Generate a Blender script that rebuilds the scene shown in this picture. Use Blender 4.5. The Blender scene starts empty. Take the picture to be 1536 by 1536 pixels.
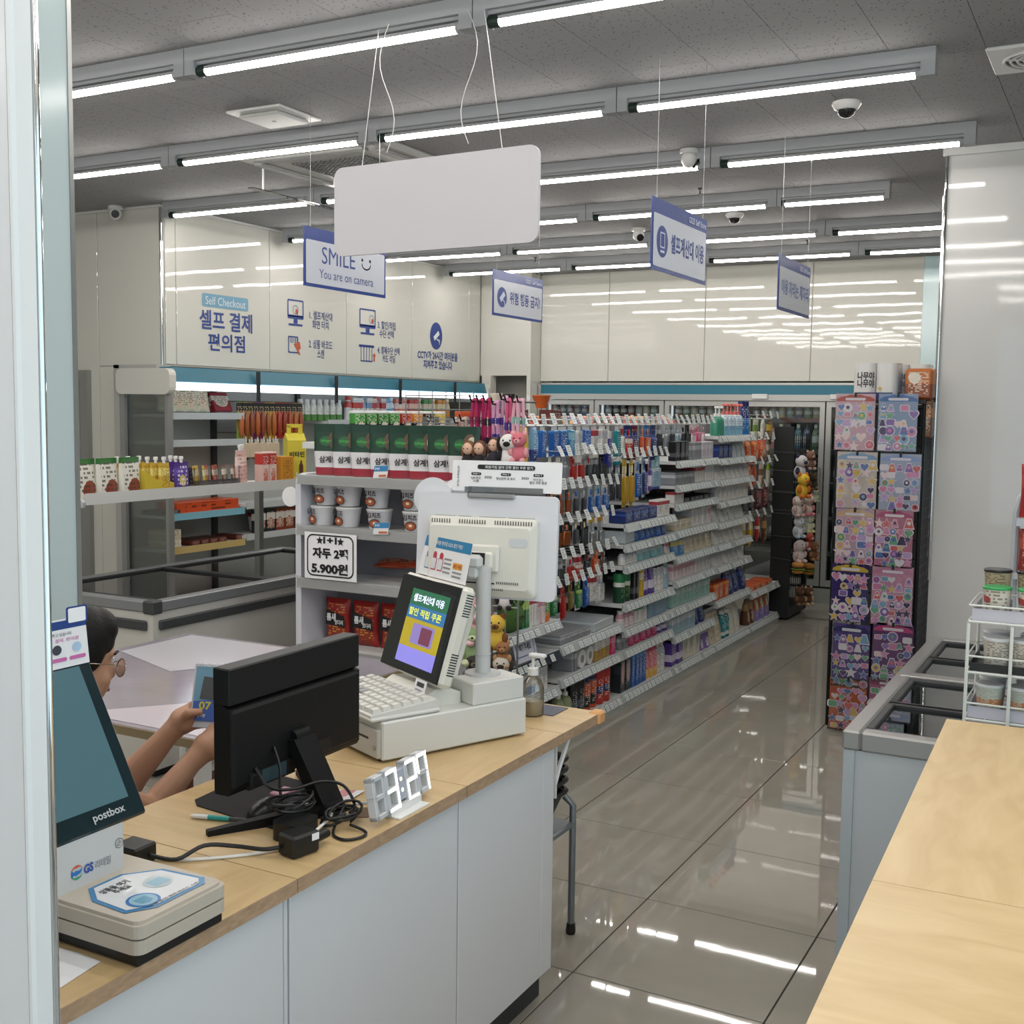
import bpy, math, random
from mathutils import Vector, Matrix
random.seed(7)
SC = bpy.context.scene
COL = SC.collection
# ---------------------------------------------------------------- camera, world, exposure
H = 1.66
RM = ((0.8797, -0.0532, 0.4725), (0.4754, 0.0711, -0.8769), (0.0131, 0.9960, 0.0878))
cam = bpy.data.cameras.new('camera'); camo = bpy.data.objects.new('camera', cam); COL.objects.link(camo)
cam.sensor_width = 36; cam.lens = 36*1728/1536; cam.clip_start = .05
camo.matrix_world = Matrix.Translation((0, 0, H)) @ Matrix(RM).to_4x4()
SC.camera = camo
SC.view_settings.view_transform = 'Standard'; SC.view_settings.look = 'None'
SC.view_settings.gamma = 1; SC.view_settings.use_curve_mapping = False
SC.view_settings.exposure = 0.55
TUBE = 26.0
w = bpy.data.worlds.new('world'); SC.world = w; w.use_nodes = True
w.node_tree.nodes['Background'].inputs[0].default_value = (.72, .86, 1.0, 1)
w.node_tree.nodes['Background'].inputs[1].default_value = 1.6
# ---------------------------------------------------------------- pixel helper (1536 frame)
def ray(px, py):
    return Matrix(RM) @ Vector((px-768, -(py-768), -1728.))
def at(px, py, x=None, y=None, z=None):
    d = ray(px, py)
    t = x/d.x if x is not None else (y/d.y if y is not None else (z-H)/d.z)
    return Vector((0, 0, H)) + d*t
# ---------------------------------------------------------------- materials
def lin(c):
    if isinstance(c, str):
        c = c.lstrip('#'); c = [int(c[i:i+2], 16)/255 for i in (0, 2, 4)]
    return tuple((x/12.92 if x <= .04045 else ((x+.055)/1.055)**2.4) for x in c) + (1,)
MC = {}
def mat(name, col='#cccccc', rough=.5, metal=0, spec=.5, emit=None, es=0, coat=0, bump=None, noise=None):
    if name in MC: return MC[name]
    m = bpy.data.materials.new(name); MC[name] = m; m.use_nodes = True
    nt = m.node_tree; b = nt.nodes['Principled BSDF']
    b.inputs['Base Color'].default_value = lin(col); b.inputs['Roughness'].default_value = rough
    b.inputs['Metallic'].default_value = metal; b.inputs['Specular IOR Level'].default_value = spec
    b.inputs['Coat Weight'].default_value = coat; b.inputs['Coat Roughness'].default_value = .05
    if emit: b.inputs['Emission Color'].default_value = lin(emit); b.inputs['Emission Strength'].default_value = es
    if bump or noise:
        tc = nt.nodes.new('ShaderNodeTexCoord'); 
        if bump:
            n = nt.nodes.new('ShaderNodeTexNoise'); n.inputs['Scale'].default_value = bump[0]; n.inputs['Detail'].default_value = 3
            bp = nt.nodes.new('ShaderNodeBump'); bp.inputs['Strength'].default_value = bump[1]; bp.inputs['Distance'].default_value = bump[2] if len(bump) > 2 else .01
            nt.links.new(tc.outputs['Object'], n.inputs['Vector']); nt.links.new(n.outputs['Fac'], bp.inputs['Height']); nt.links.new(bp.outputs[0], b.inputs['Normal'])
        if noise:
            n = nt.nodes.new('ShaderNodeTexNoise'); n.inputs['Scale'].default_value = noise[0]; n.inputs['Detail'].default_value = 4
            mx = nt.nodes.new('ShaderNodeMix'); mx.data_type = 'RGBA'
            mx.inputs[6].default_value = lin(col); mx.inputs[7].default_value = lin(noise[1])
            nt.links.new(tc.outputs['Object'], n.inputs['Vector']); nt.links.new(n.outputs['Fac'], mx.inputs[0]); nt.links.new(mx.outputs[2], b.inputs['Base Color'])
    return m
def node(nt, t, **kw):
    n = nt.nodes.new('ShaderNode'+t)
    for k, v in kw.items():
        if k == 'op': n.operation = v
        else: n.inputs[int(k[1:]) if k[1:].isdigit() else k].default_value = v
    return n
def pm(c1, c2=None, c3=None, c4=None, band=(.55, .8), pic=(.5, .3, .22), txt=18., rough=.35, seed=0):
    """printed packaging: ground colour, a colour band, lines of small print and a picture blob"""
    key = 'print_%s_%s_%s_%s_%s_%s_%s' % (c1, c2, c3, c4, band, pic, txt)
    if key in MC: return MC[key]
    m = bpy.data.materials.new('packaging_print'); MC[key] = m; m.use_nodes = True
    nt = m.node_tree; L = nt.links.new; b = nt.nodes['Principled BSDF']; b.inputs['Roughness'].default_value = rough
    c2 = c2 or c1; c3 = c3 or c2
    tc = node(nt, 'TexCoord'); sp = node(nt, 'SeparateXYZ'); L(tc.outputs['Generated'], sp.inputs[0])
    def math_(op, a, bb=None, cl=False):
        n = node(nt, 'Math', op=op); n.use_clamp = cl
        for i, v in enumerate((a, bb)):
            if v is None: continue
            if isinstance(v, (int, float)): n.inputs[i].default_value = v
            else: L(v, n.inputs[i])
        return n.outputs[0]
    def mix(f, a, bb):
        n = nt.nodes.new('ShaderNodeMix'); n.data_type = 'RGBA'; L(f, n.inputs[0])
        for i, v in ((6, a), (7, bb)):
            if isinstance(v, tuple): n.inputs[i].default_value = v
            else: L(v, n.inputs[i])
        return n.outputs[2]
    X, Y, Z = sp.outputs
    col = lin(c1)
    f = math_('MULTIPLY', math_('GREATER_THAN', Z, band[0]), math_('LESS_THAN', Z, band[1]))
    col = mix(f, col, lin(c2))
    if c4:
        dx = math_('MULTIPLY', math_('SUBTRACT', X, pic[0]), .8); dz = math_('SUBTRACT', Z, pic[1])
        d = math_('SQRT', math_('ADD', math_('MULTIPLY', dx, dx), math_('MULTIPLY', dz, dz)))
        nz = node(nt, 'TexNoise'); nz.inputs['Scale'].default_value = 9; L(tc.outputs['Generated'], nz.inputs[0])
        d2 = math_('ADD', d, math_('MULTIPLY', math_('SUBTRACT', nz.outputs[0], .5), .12))
        f = math_('LESS_THAN', d2, pic[2]); col = mix(f, col, lin(c4))
    # small print: rows broken into blocks
    mp = node(nt, 'Mapping'); mp.inputs['Scale'].default_value = (13, .01, txt); L(tc.outputs['Generated'], mp.inputs[0])
    wn = node(nt, 'TexWhiteNoise'); wn.noise_dimensions = '3D'
    fl = nt.nodes.new('ShaderNodeVectorMath'); fl.operation = 'FLOOR'; L(mp.outputs[0], fl.inputs[0]); L(fl.outputs[0], wn.inputs['Vector'])
    rowf = math_('FRACT', math_('MULTIPLY', Z, txt)); f = math_('MULTIPLY', math_('GREATER_THAN', wn.outputs[0], .52), math_('GREATER_THAN', rowf, .45))
    f = math_('MULTIPLY', f, math_('MULTIPLY', math_('LESS_THAN', math_('ABSOLUTE', math_('SUBTRACT', X, .5)), .36), math_('LESS_THAN', math_('ABSOLUTE', math_('SUBTRACT', Z, .52)), .36)))
    col = mix(math_('MULTIPLY', f, .8), col, lin(c3))
    L(col, b.inputs['Base Color'])
    return m
def glass(name='clear_glass', tint=(.93, .97, .96), base=.06, rough=.02):
    if name in MC: return MC[name]
    m = bpy.data.materials.new(name); MC[name] = m; m.use_nodes = True; nt = m.node_tree
    nt.nodes.remove(nt.nodes['Principled BSDF']); out = nt.nodes['Material Output']
    t = node(nt, 'BsdfTransparent'); t.inputs[0].default_value = tint+(1,)
    g = node(nt, 'BsdfGlossy'); g.inputs['Roughness'].default_value = rough
    fr = node(nt, 'Fresnel'); fr.inputs[0].default_value = 1.45
    ad = node(nt, 'Math', op='MULTIPLY_ADD'); ad.inputs[1].default_value = .8; ad.inputs[2].default_value = base
    mx = node(nt, 'MixShader'); nt.links.new(fr.outputs[0], ad.inputs[0]); nt.links.new(ad.outputs[0], mx.inputs[0])
    nt.links.new(t.outputs[0], mx.inputs[1]); nt.links.new(g.outputs[0], mx.inputs[2]); nt.links.new(mx.outputs[0], out.inputs[0])
    return m
# ---------------------------------------------------------------- mesh builder
class MB:
    def __init__(s): s.v = []; s.f = []; s.m = []; s.s = []
    def add(s, vs, fs, m=0, smooth=False, M=None):
        o = len(s.v)
        s.v += [tuple(M @ Vector(p)) if M else tuple(p) for p in vs]
        s.f += [tuple(i+o for i in q) for q in fs]; s.m += [m]*len(fs); s.s += [smooth]*len(fs); return s
    def box(s, a, b, m=0, M=None):
        x0, y0, z0 = a; x1, y1, z1 = b
        return s.add([(x0,y0,z0),(x1,y0,z0),(x1,y1,z0),(x0,y1,z0),(x0,y0,z1),(x1,y0,z1),(x1,y1,z1),(x0,y1,z1)],
            [(0,3,2,1),(4,5,6,7),(0,1,5,4),(1,2,6,5),(2,3,7,6),(3,0,4,7)], m, False, M)
    def cbox(s, a, b, c=.005, m=0, M=None):
        """box with chamfered edges"""
        x0, y0, z0 = a; x1, y1, z1 = b; c = min(c, .45*min(x1-x0, y1-y0, z1-z0))
        vs = []; idx = {}
        for ix, X in ((0, x0), (1, x1)):
            for iy, Y in ((0, y0), (1, y1)):
                for iz, Z in ((0, z0), (1, z1)):
                    sx, sy, sz = (1-2*ix)*c, (1-2*iy)*c, (1-2*iz)*c
                    for k, p in enumerate(((X, Y+sy, Z+sz), (X+sx, Y, Z+sz), (X+sx, Y+sy, Z))):
                        idx[ix, iy, iz, k] = len(vs); vs.append(p)
        I = lambda *q: idx[q]; fs = []
        for i in (0, 1):
            fs += [(I(i,0,0,0), I(i,1,0,0), I(i,1,1,0), I(i,0,1,0)), (I(0,i,0,1), I(1,i,0,1), I(1,i,1,1), I(0,i,1,1)), (I(0,0,i,2), I(1,0,i,2), I(1,1,i,2), I(0,1,i,2))]
            for j in (0, 1):
                fs += [(I(i,j,0,0), I(i,j,1,0), I(i,j,1,1), I(i,j,0,1)), (I(i,0,j,0), I(i,1,j,0), I(i,1,j,2), I(i,0,j,2)), (I(0,i,j,1), I(1,i,j,1), I(1,i,j,2), I(0,i,j,2))]
                for k in (0, 1): fs.append((I(i,j,k,0), I(i,j,k,1), I(i,j,k,2)))
        ce = Vector(((x0+x1)/2, (y0+y1)/2, (z0+z1)/2)); out = []
        for q in fs:
            p = [Vector(vs[i]) for i in q]; n = (p[1]-p[0]).cross(p[2]-p[0])
            out.append(q if n.dot(sum(p, Vector())/len(p)-ce) > 0 else q[::-1])
        return s.add(vs, out, m, False, M)
    def tube(s, path, r, n=8, m=0, cap=True, M=None, smooth=True, rs=None):
        P = [Vector(p) for p in path]; vs = []; fs = []
        up = None
        for i, p in enumerate(P):
            d = (P[min(i+1, len(P)-1)]-P[max(i-1, 0)]).normalized()
            if up is None:
                up = d.cross(Vector((0, 0, 1)) if abs(d.z) < .9 else Vector((1, 0, 0))).normalized()
            up = (up-d*up.dot(d)).normalized(); q = d.cross(up); R = rs[i] if rs else r
            for k in range(n):
                a = 2*math.pi*k/n; vs.append(p+(up*math.cos(a)+q*math.sin(a))*R)
        for i in range(len(P)-1):
            for k in range(n):
                a, b = i*n+k, i*n+(k+1) % n; fs.append((a, b, b+n, a+n))
        s.add(vs, fs, m, smooth, M)
        if cap:
            s.add(vs[:n], [tuple(range(n))[::-1]], m, False, M); s.add(vs[-n:], [tuple(range(n))], m, False, M)
        return s
    def cable(s, path, r, n=7, m=0):
        P = [Vector(p) for p in path]; out = []
        for i in range(len(P)-1):
            a, b, c, d = P[max(i-1, 0)], P[i], P[i+1], P[min(i+2, len(P)-1)]
            for k in range(5):
                t = k/5; out.append(.5*((2*b)+(c-a)*t+(2*a-5*b+4*c-d)*t*t+(3*b-a-3*c+d)*t**3))
        return s.tube(out+[P[-1]], r, n, m)
    def cyl(s, p0, p1, r, r1=None, n=16, m=0, M=None):
        return s.tube([p0, p1], r, n, m, True, M, True, [r, r if r1 is None else r1])
    def lathe(s, prof, n=16, m=0, o=(0, 0, 0), M=None, ms=None):
        vs = []; fs = []; mm = []
        for r, z in prof:
            for k in range(n):
                a = 2*math.pi*k/n; vs.append((o[0]+r*math.cos(a), o[1]+r*math.sin(a), o[2]+z))
        base = len(s.v)
        for i in range(len(prof)-1):
            q = [(i*n+k, i*n+(k+1) % n, (i+1)*n+(k+1) % n, (i+1)*n+k) for k in range(n)]
            s.f += [tuple(j+base for j in t) for t in q]; s.m += [ms[i] if ms else m]*n; s.s += [True]*n
        s.v += [tuple(M @ Vector(p)) if M else p for p in vs]
        if prof[0][0] > 1e-6: s.f.append(tuple(base+k for k in range(n))[::-1]); s.m.append(ms[0] if ms else m); s.s.append(False)
        if prof[-1][0] > 1e-6: s.f.append(tuple(base+(len(prof)-1)*n+k for k in range(n))); s.m.append(ms[-1] if ms else m); s.s.append(False)
        return s
    def ell(s, c, r, nu=12, nv=8, m=0, M=None):
        vs = []; fs = []; c = Vector(c)
        if isinstance(r, (int, float)): r = (r, r, r)
        for i in range(nv+1):
            t = math.pi*i/nv
            for k in range(nu):
                a = 2*math.pi*k/nu; vs.append((c.x+r[0]*math.sin(t)*math.cos(a), c.y+r[1]*math.sin(t)*math.sin(a), c.z-r[2]*math.cos(t)))
        for i in range(nv):
            for k in range(nu): fs.append((i*nu+k, i*nu+(k+1) % nu, (i+1)*nu+(k+1) % nu, (i+1)*nu+k))
        return s.add(vs, fs, m, True, M)
    def prism(s, poly, a, b, axis='z', m=0, M=None, smooth=False):
        """poly in the two other axes (order: z->xy, y->xz, x->yz), extruded from a to b"""
        f = {'z': lambda p, t: (p[0], p[1], t), 'y': lambda p, t: (p[0], t, p[1]), 'x': lambda p, t: (t, p[0], p[1])}[axis]
        n = len(poly); vs = [f(p, a) for p in poly]+[f(p, b) for p in poly]
        area = sum(poly[i][0]*poly[(i+1) % n][1]-poly[(i+1) % n][0]*poly[i][1] for i in range(n))
        flip = (area > 0) == (axis == 'y')
        if b < a: flip = not flip
        fs = [tuple(range(n))[::-1], tuple(range(n, 2*n))]+[(i, (i+1) % n, n+(i+1) % n, n+i) for i in range(n)]
        if flip: fs = [q[::-1] for q in fs]
        o = len(s.v); s.add(vs, fs, m, False, M)
        if smooth:
            for i in range(n): s.s[-1-i] = True
        return s
    def poly(s, pts, m=0, M=None): return s.add(pts, [tuple(range(len(pts)))], m, False, M)
    def mesh(s, name, sharp=40):
        me = bpy.data.meshes.new(name); me.from_pydata(s.v, [], s.f)
        me.polygons.foreach_set('material_index', s.m); me.polygons.foreach_set('use_smooth', s.s)
        if any(s.s): me.set_sharp_from_angle(angle=math.radians(sharp))
        me.update(); return me
def rrect(x0, y0, x1, y1, r, n=4):
    out = []
    for cx, cy, a0 in ((x1-r, y1-r, 0), (x0+r, y1-r, 90), (x0+r, y0+r, 180), (x1-r, y0+r, 270)):
        for k in range(n+1):
            a = math.radians(a0+90*k/n); out.append((cx+r*math.cos(a), cy+r*math.sin(a)))
    return out
# ---------------------------------------------------------------- objects
WM = {}
def wm(o): return WM.get(o.name, Matrix())
def obj(name, mb, mats, parent=None, M=None, world=True, sharp=40):
    """one mesh object. world: geometry is in world space, else local to parent"""
    me = mb.mesh(name, sharp) if isinstance(mb, MB) else mb
    if mats is not None:
        for m in (mats if isinstance(mats, (list, tuple)) else [mats]): me.materials.append(m)
    o = bpy.data.objects.new(name, me); COL.objects.link(o)
    if parent is not None:
        o.parent = parent
        if world: o.matrix_parent_inverse = wm(parent).inverted()
    if M is not None: o.matrix_basis = M
    WM[o.name] = (Matrix() if (parent is None or world) else wm(parent)) @ (M or Matrix())
    return o
def tag(o, label=None, cat=None, group=None, kind=None):
    if label: o['label'] = label
    if cat: o['category'] = cat
    if group: o['group'] = group
    if kind: o['kind'] = kind
    return o
def thing(name, label, cat, loc=(0, 0, 0), rz=0, group=None):
    o = bpy.data.objects.new(name, None); COL.objects.link(o); o.empty_display_size = .05
    o.location = loc; o.rotation_euler = (0, 0, rz)
    WM[o.name] = Matrix.Translation(loc) @ Matrix.Rotation(rz, 4, 'Z')
    return tag(o, label, cat, group)
def inst(name, me, mats, loc, rz=0, parent=None, rot=None):
    """object sharing mesh data, with its own materials"""
    o = bpy.data.objects.new(name, me); COL.objects.link(o)
    if mats is not None:
        mats = mats if isinstance(mats, (list, tuple)) else [mats]
        while len(me.materials) < len(mats): me.materials.append(None)
        for i, m in enumerate(mats): o.material_slots[i].link = 'OBJECT'; o.material_slots[i].material = m
    o.location = loc; o.rotation_euler = rot if rot else (0, 0, rz)
    if parent is not None:
        o.parent = parent; o.matrix_parent_inverse = wm(parent).inverted()
    WM[o.name] = Matrix.Translation(loc) @ Matrix.Rotation(rz, 4, 'Z')
    return o
ORD = ['', 'first', 'second', 'third', 'fourth', 'fifth', 'sixth', 'seventh', 'eighth', 'ninth', 'tenth', 'eleventh', 'twelfth', 'thirteenth', 'fourteenth', 'fifteenth', 'sixteenth', 'seventeenth', 'eighteenth', 'nineteenth', 'twentieth', 'twenty-first', 'twenty-second', 'twenty-third']
def nth(i, n):
    if n == 1: return ''
    if i == n-1: return 'last'
    return ORD[i+1] if i+1 < len(ORD) else 'number %d' % (i+1)
class Fr:
    """a flat frame: origin, unit right vector, unit up vector, normal"""
    def __init__(s, o, u, v):
        s.o = Vector(o); s.u = Vector(u).normalized(); s.v = Vector(v).normalized(); s.n = s.u.cross(s.v)
    def p(s, a, b, c=.0015): return tuple(s.o+s.u*a+s.v*b+s.n*c)
    def M(s): return Matrix(((s.u.x, s.v.x, s.n.x, s.o.x), (s.u.y, s.v.y, s.n.y, s.o.y), (s.u.z, s.v.z, s.n.z, s.o.z), (0, 0, 0, 1)))
def flat(mb, fr, pts, m=0, c=.0015): return mb.poly([fr.p(a, b, c) for a, b in pts], m)
def disc(r, n=20, cx=0, cy=0, ry=None):
    ry = ry or r; return [(cx+r*math.cos(2*math.pi*k/n), cy+ry*math.sin(2*math.pi*k/n)) for k in range(n)]
def ring2(mb, fr, outer, inner, m=0, c=.0015):
    n = len(outer)
    for i in range(n):
        j = (i+1) % n; flat(mb, fr, [outer[i], outer[j], inner[j], inner[i]], m, c)
def line2(mb, fr, pts, wd, m=0, c=.0015):
    for (ax, ay), (bx, by) in zip(pts, pts[1:]):
        d = Vector((bx-ax, by-ay)); 
        if d.length < 1e-9: continue
        d.normalize(); nx, ny = -d.y*wd/2, d.x*wd/2; ex, ey = d.x*wd*.35, d.y*wd*.35
        flat(mb, fr, [(ax-ex-nx, ay-ey-ny), (bx+ex-nx, by+ey-ny), (bx+ex+nx, by+ey+ny), (ax-ex+nx, ay-ey+ny)], m, c)
# ---------------------------------------------------------------- lettering (built-in font, made once at the start)
TEXTS = {}
def prep_texts(specs):
    objs = {}
    for k, (body, bold, sp) in specs.items():
        c = bpy.data.curves.new('lettering', 'FONT'); c.body = body; c.size = 1; c.offset = bold; c.space_line = sp; c.align_x = 'CENTER' if '\n' in body else 'LEFT'
        c.resolution_u = 3
        o = bpy.data.objects.new('lettering_source', c); COL.objects.link(o); objs[k] = o
    dg = bpy.context.evaluated_depsgraph_get(); dg.update()
    for k, o in objs.items():
        me = bpy.data.meshes.new_from_object(o.evaluated_get(dg))
        vs = [v.co.copy() for v in me.vertices]; fs = [tuple(p.vertices) for p in me.polygons]
        x0 = min(v.x for v in vs); x1 = max(v.x for v in vs); y0 = min(v.y for v in vs); y1 = max(v.y for v in vs)
        TEXTS[k] = ([((v.x-x0), (v.y-y0)) for v in vs], fs, x1-x0, y1-y0)
        c = o.data; bpy.data.objects.remove(o); bpy.data.curves.remove(c); bpy.data.meshes.remove(me)
def lettering(key, fr, a, b, wd, ht, m, parent, name='lettering', c=.002, mb=None, mi=0):
    """lettering fitted into the box a..a+wd, b..b+ht of a frame"""
    vs, fs, W0, H0 = TEXTS[key]
    own = mb is None; mb = mb or MB()
    mb.add([fr.p(a+x/W0*wd, b+y/H0*ht, c) for x, y in vs], fs, mi)
    return obj(name, mb, m, parent) if own else None
prep_texts({
 'selfcheckout': ('Self Checkout', .0, 1), 'big1': ('셀프 결제', .018, 1), 'big2': ('편의점', .018, 1),
 's1': ('1. 셀프계산대\n화면 터치', .012, 1), 's2': ('2. 상품 바코드\n스캔', .012, 1), 's3': ('3. 할인/적립\n수단 선택', .012, 1), 's4': ('4. 결제수단 선택\n카드 리딩', .012, 1),
 'cctv': ('CCTV가 24시간 여러분을\n지켜주고 있습니다', .022, 1), 'smile': ('SMILE', .0, 1), 'oncam': ('You are on camera', .0, 1),
 'danger': ('위험 행동 금지!', .03, 1), 'selfuse': ('셀프계산대 이용', .03, 1), 'third': ('이용 자리는 제자리', .03, 1), 'store': ('GS25 Self Store', .02, 1),
 'rest': ('화장실', .02, 1), 'p1': ('1+1', .045, 1), 'p2': ('자두 2팩', .045, 1), 'p3': ('5.900원', .045, 1),
 'samgye': ('삼계탕', .03, 1), 'bibigo': ('bibigo', .01, 1), 'kimchi': ('김치즈', .03, 1), 'teum': ('틈새', .04, 1), 'teum2': ('핫다리', .03, 1),
 'vita': ('비타민', .03, 1), 'namu': ('나무야\n나무야', .03, .9), 'postbox': ('postbox', .02, 1), 'gs': ('GS', .04, 1), 'retail': ('리테일', .0, 1),
 'coupon': ('회원가입 없이 간편 할인 쿠폰 받기', .012, 1), 'step1': ('Step 1', .02, 1), 'step2': ('Step 2', .02, 1), 'step3': ('Step 3', .02, 1),
 'q1': ('QR코드\n스캔', .012, 1), 'q2': ('정보입력 및 동의', .012, 1), 'q3': ('아이코스\n할인 쿠폰 발급', .012, 1), 'poscap': ('보이는 PI POSCAP', .012, 1),
 'scale1': ('상품을 여기\n주세요', .02, 1), 'scale2': ('상품 할인 결제 바코드 스캔', .01, 1), 'askus': ('여기 주세요', .015, 1),
 'm07': ('07', .03, 1), 'jul': ('July', .01, 1), 'gsapp': ('여러분 편의점 GS25 할인 적립!', .01, 1), 'event': ('할인 적립', .02, 1),
 'lab': ('LABNOSH', .03, 1), 'pouch': ('편의 상품', .03, 1), 'won': ('셀프계산대 이용', .02, 1), 'won2': ('할인 적립 쿠폰', .02, 1),
 'bag': ('상품 쿠폰, 카드 결제, 편의점', .005, 1), 'bag2': ('여러분을 지켜주고 있습니다', .005, 1),
})
Q = 'structure'
M_tile = None
def floor_mat():
    m = mat('polished_porcelain_tile', '#8d867b', .025, spec=.6); nt = m.node_tree; b = nt.nodes['Principled BSDF']; L = nt.links.new
    tc = node(nt, 'TexCoord'); n = node(nt, 'TexNoise'); n.inputs['Scale'].default_value = 2.2; n.inputs['Detail'].default_value = 8; n.inputs['Roughness'].default_value = .65
    L(tc.outputs['Object'], n.inputs[0])
    oi = node(nt, 'ObjectInfo'); ad = nt.nodes.new('ShaderNodeVectorMath'); ad.operation = 'ADD'; L(tc.outputs['Object'], ad.inputs[0]); L(oi.outputs['Location'], ad.inputs[1]); L(ad.outputs[0], n.inputs[0])
    mx = nt.nodes.new('ShaderNodeMix'); mx.data_type = 'RGBA'; mx.inputs[6].default_value = lin('#8c877c'); mx.inputs[7].default_value = lin('#a6a196')
    L(n.outputs[0], mx.inputs[0]); L(mx.outputs[2], b.inputs['Base Color'])
    n2 = node(nt, 'TexNoise'); n2.inputs['Scale'].default_value = 5; L(ad.outputs[0], n2.inputs[0])
    bp = node(nt, 'Bump'); bp.inputs['Strength'].default_value = .012; bp.inputs['Distance'].default_value = .01; L(n2.outputs[0], bp.inputs['Height']); L(bp.outputs[0], b.inputs['Normal'])
    return m
MF = floor_mat()
M_grout = mat('dark_grout', '#332f2a', .8)
M_panel = mat('glossy_white_wall_panel', '#d5d4cc', .03, spec=.42, bump=(1.6, .02, .05))
M_wall = mat('white_painted_wall', '#d6d4cc', .55, bump=(60, .03, .002))
M_alu = mat('aluminium', '#a8aaa9', .3, metal=.9)
M_chrome = mat('polished_chrome', '#d8dada', .06, metal=1)
M_white = mat('white_powder_coat', '#dddddb', .4)
M_whiteg = mat('white_gloss_plastic', '#e4e4e2', .25)
M_grey = mat('grey_plastic', '#8c8e8e', .45)
M_dgrey = mat('dark_grey_plastic', '#3b3d3f', .5)
M_black = mat('black_plastic', '#101112', .4)
M_teal = mat('teal_band', '#236f86', .35)
M_navy = mat('navy_print', '#2c4288', .4)
M_ink = mat('black_ink', '#17171a', .5)
M_paper = mat('white_paper', '#e8e8ea', .6)
G = glass()
# floor -------------------------------------------------------
X0, X1, Y0, Y1, ZC = -7.6, 1.8, -1.9, 11.2, 3.0
TX, TY = .578, .594
fl = tag(obj('floor', MB().box((X0, Y0, -.06), (X1, Y1, -.004)), M_grout), 'polished beige grey porcelain tile floor of the aisle', kind=Q)
tm = MB().cbox((-TX/2+.0024, -TY/2+.0024, -.012), (TX/2-.0024, TY/2-.0024, 0), .001).mesh('floor_tile')
rest = MB()
i0 = -1.387; j0 = 2.992
for i in range(-11, 6):
    for j in range(-8, 15):
        cx = i0+(i+.5)*TX; cy = j0+(j+.5)*TY
        if cx-TX/2 < X0 or cx+TX/2 > X1 or cy+TY/2 > Y1 or cy-TY/2 < Y0: continue
        if -3 < i < 2 and j > -3: inst('floor_tile', tm, MF, (cx, cy, 0), 0, fl)
        else: rest.box((cx-TX/2+.0015, cy-TY/2+.0015, -.012), (cx+TX/2-.0015, cy+TY/2-.0015, 0))
tag(obj('floor_tile_field', rest, MF, fl), kind='stuff')
# ceiling -----------------------------------------------------
def ceil_mat():
    m = mat('fissured_ceiling_board', '#a9a9a8', .85); nt = m.node_tree; b = nt.nodes['Principled BSDF']; L = nt.links.new
    tc = node(nt, 'TexCoord'); oi = node(nt, 'ObjectInfo'); ad = nt.nodes.new('ShaderNodeVectorMath'); ad.operation = 'ADD'; L(tc.outputs['Object'], ad.inputs[0]); L(oi.outputs['Location'], ad.inputs[1])
    n = node(nt, 'TexNoise'); n.inputs['Scale'].default_value = 3; L(ad.outputs[0], n.inputs[0])
    sc = nt.nodes.new('ShaderNodeVectorMath'); sc.operation = 'MULTIPLY_ADD'; L(n.outputs['Color'], sc.inputs[0]); sc.inputs[1].default_value = (.02, .02, 0); L(ad.outputs[0], sc.inputs[2])
    mp = node(nt, 'Mapping'); mp.inputs['Scale'].default_value = (75, 38, 1); L(sc.outputs[0], mp.inputs[0])
    vo = node(nt, 'TexVoronoi'); vo.inputs['Scale'].default_value = 1; L(mp.outputs[0], vo.inputs[0])
    lt = node(nt, 'Math', op='LESS_THAN'); lt.inputs[1].default_value = .2; L(vo.outputs['Distance'], lt.inputs[0])
    mx = nt.nodes.new('ShaderNodeMix'); mx.data_type = 'RGBA'; mx.inputs[6].default_value = lin('#949495'); mx.inputs[7].default_value = lin('#626264')
    L(lt.outputs[0], mx.inputs[0]); L(mx.outputs[2], b.inputs['Base Color'])
    return m
MCE = ceil_mat()
ce = tag(obj('ceiling', MB().box((X0, Y0, ZC-.002), (X1, Y1, ZC+.05)), mat('ceiling_joint', '#55565a', .9)), 'grey fissured acoustic board ceiling', kind=Q)
CX, CY = .318, .602
cm = MB().box((-CX/2+.001, -CY/2+.001, -.012), (CX/2-.001, CY/2-.001, 0)).mesh('ceiling_board')
rest = MB()
for i in range(-23, 8):
    for j in range(-10, 18):
        cx = -.866+(i+.5)*CX; cy = 3.69+(j+.5)*CY+(CY/2 if i % 2 == 0 else 0)
        if cx-CX/2 < X0 or cx+CX/2 > X1 or cy+CY/2 > Y1 or cy-CY/2 < Y0: continue
        if -15 <= i <= 2 and -2 <= j <= 10 : inst('ceiling_board', cm, MCE, (cx, cy, ZC-.002), 0, ce)
        else: rest.box((cx-CX/2+.001, cy-CY/2+.001, ZC-.014), (cx+CX/2-.001, cy+CY/2-.001, ZC-.002))
tag(obj('ceiling_board_field', rest, MCE, ce), kind='stuff')
ZK = ZC-.014
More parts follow.
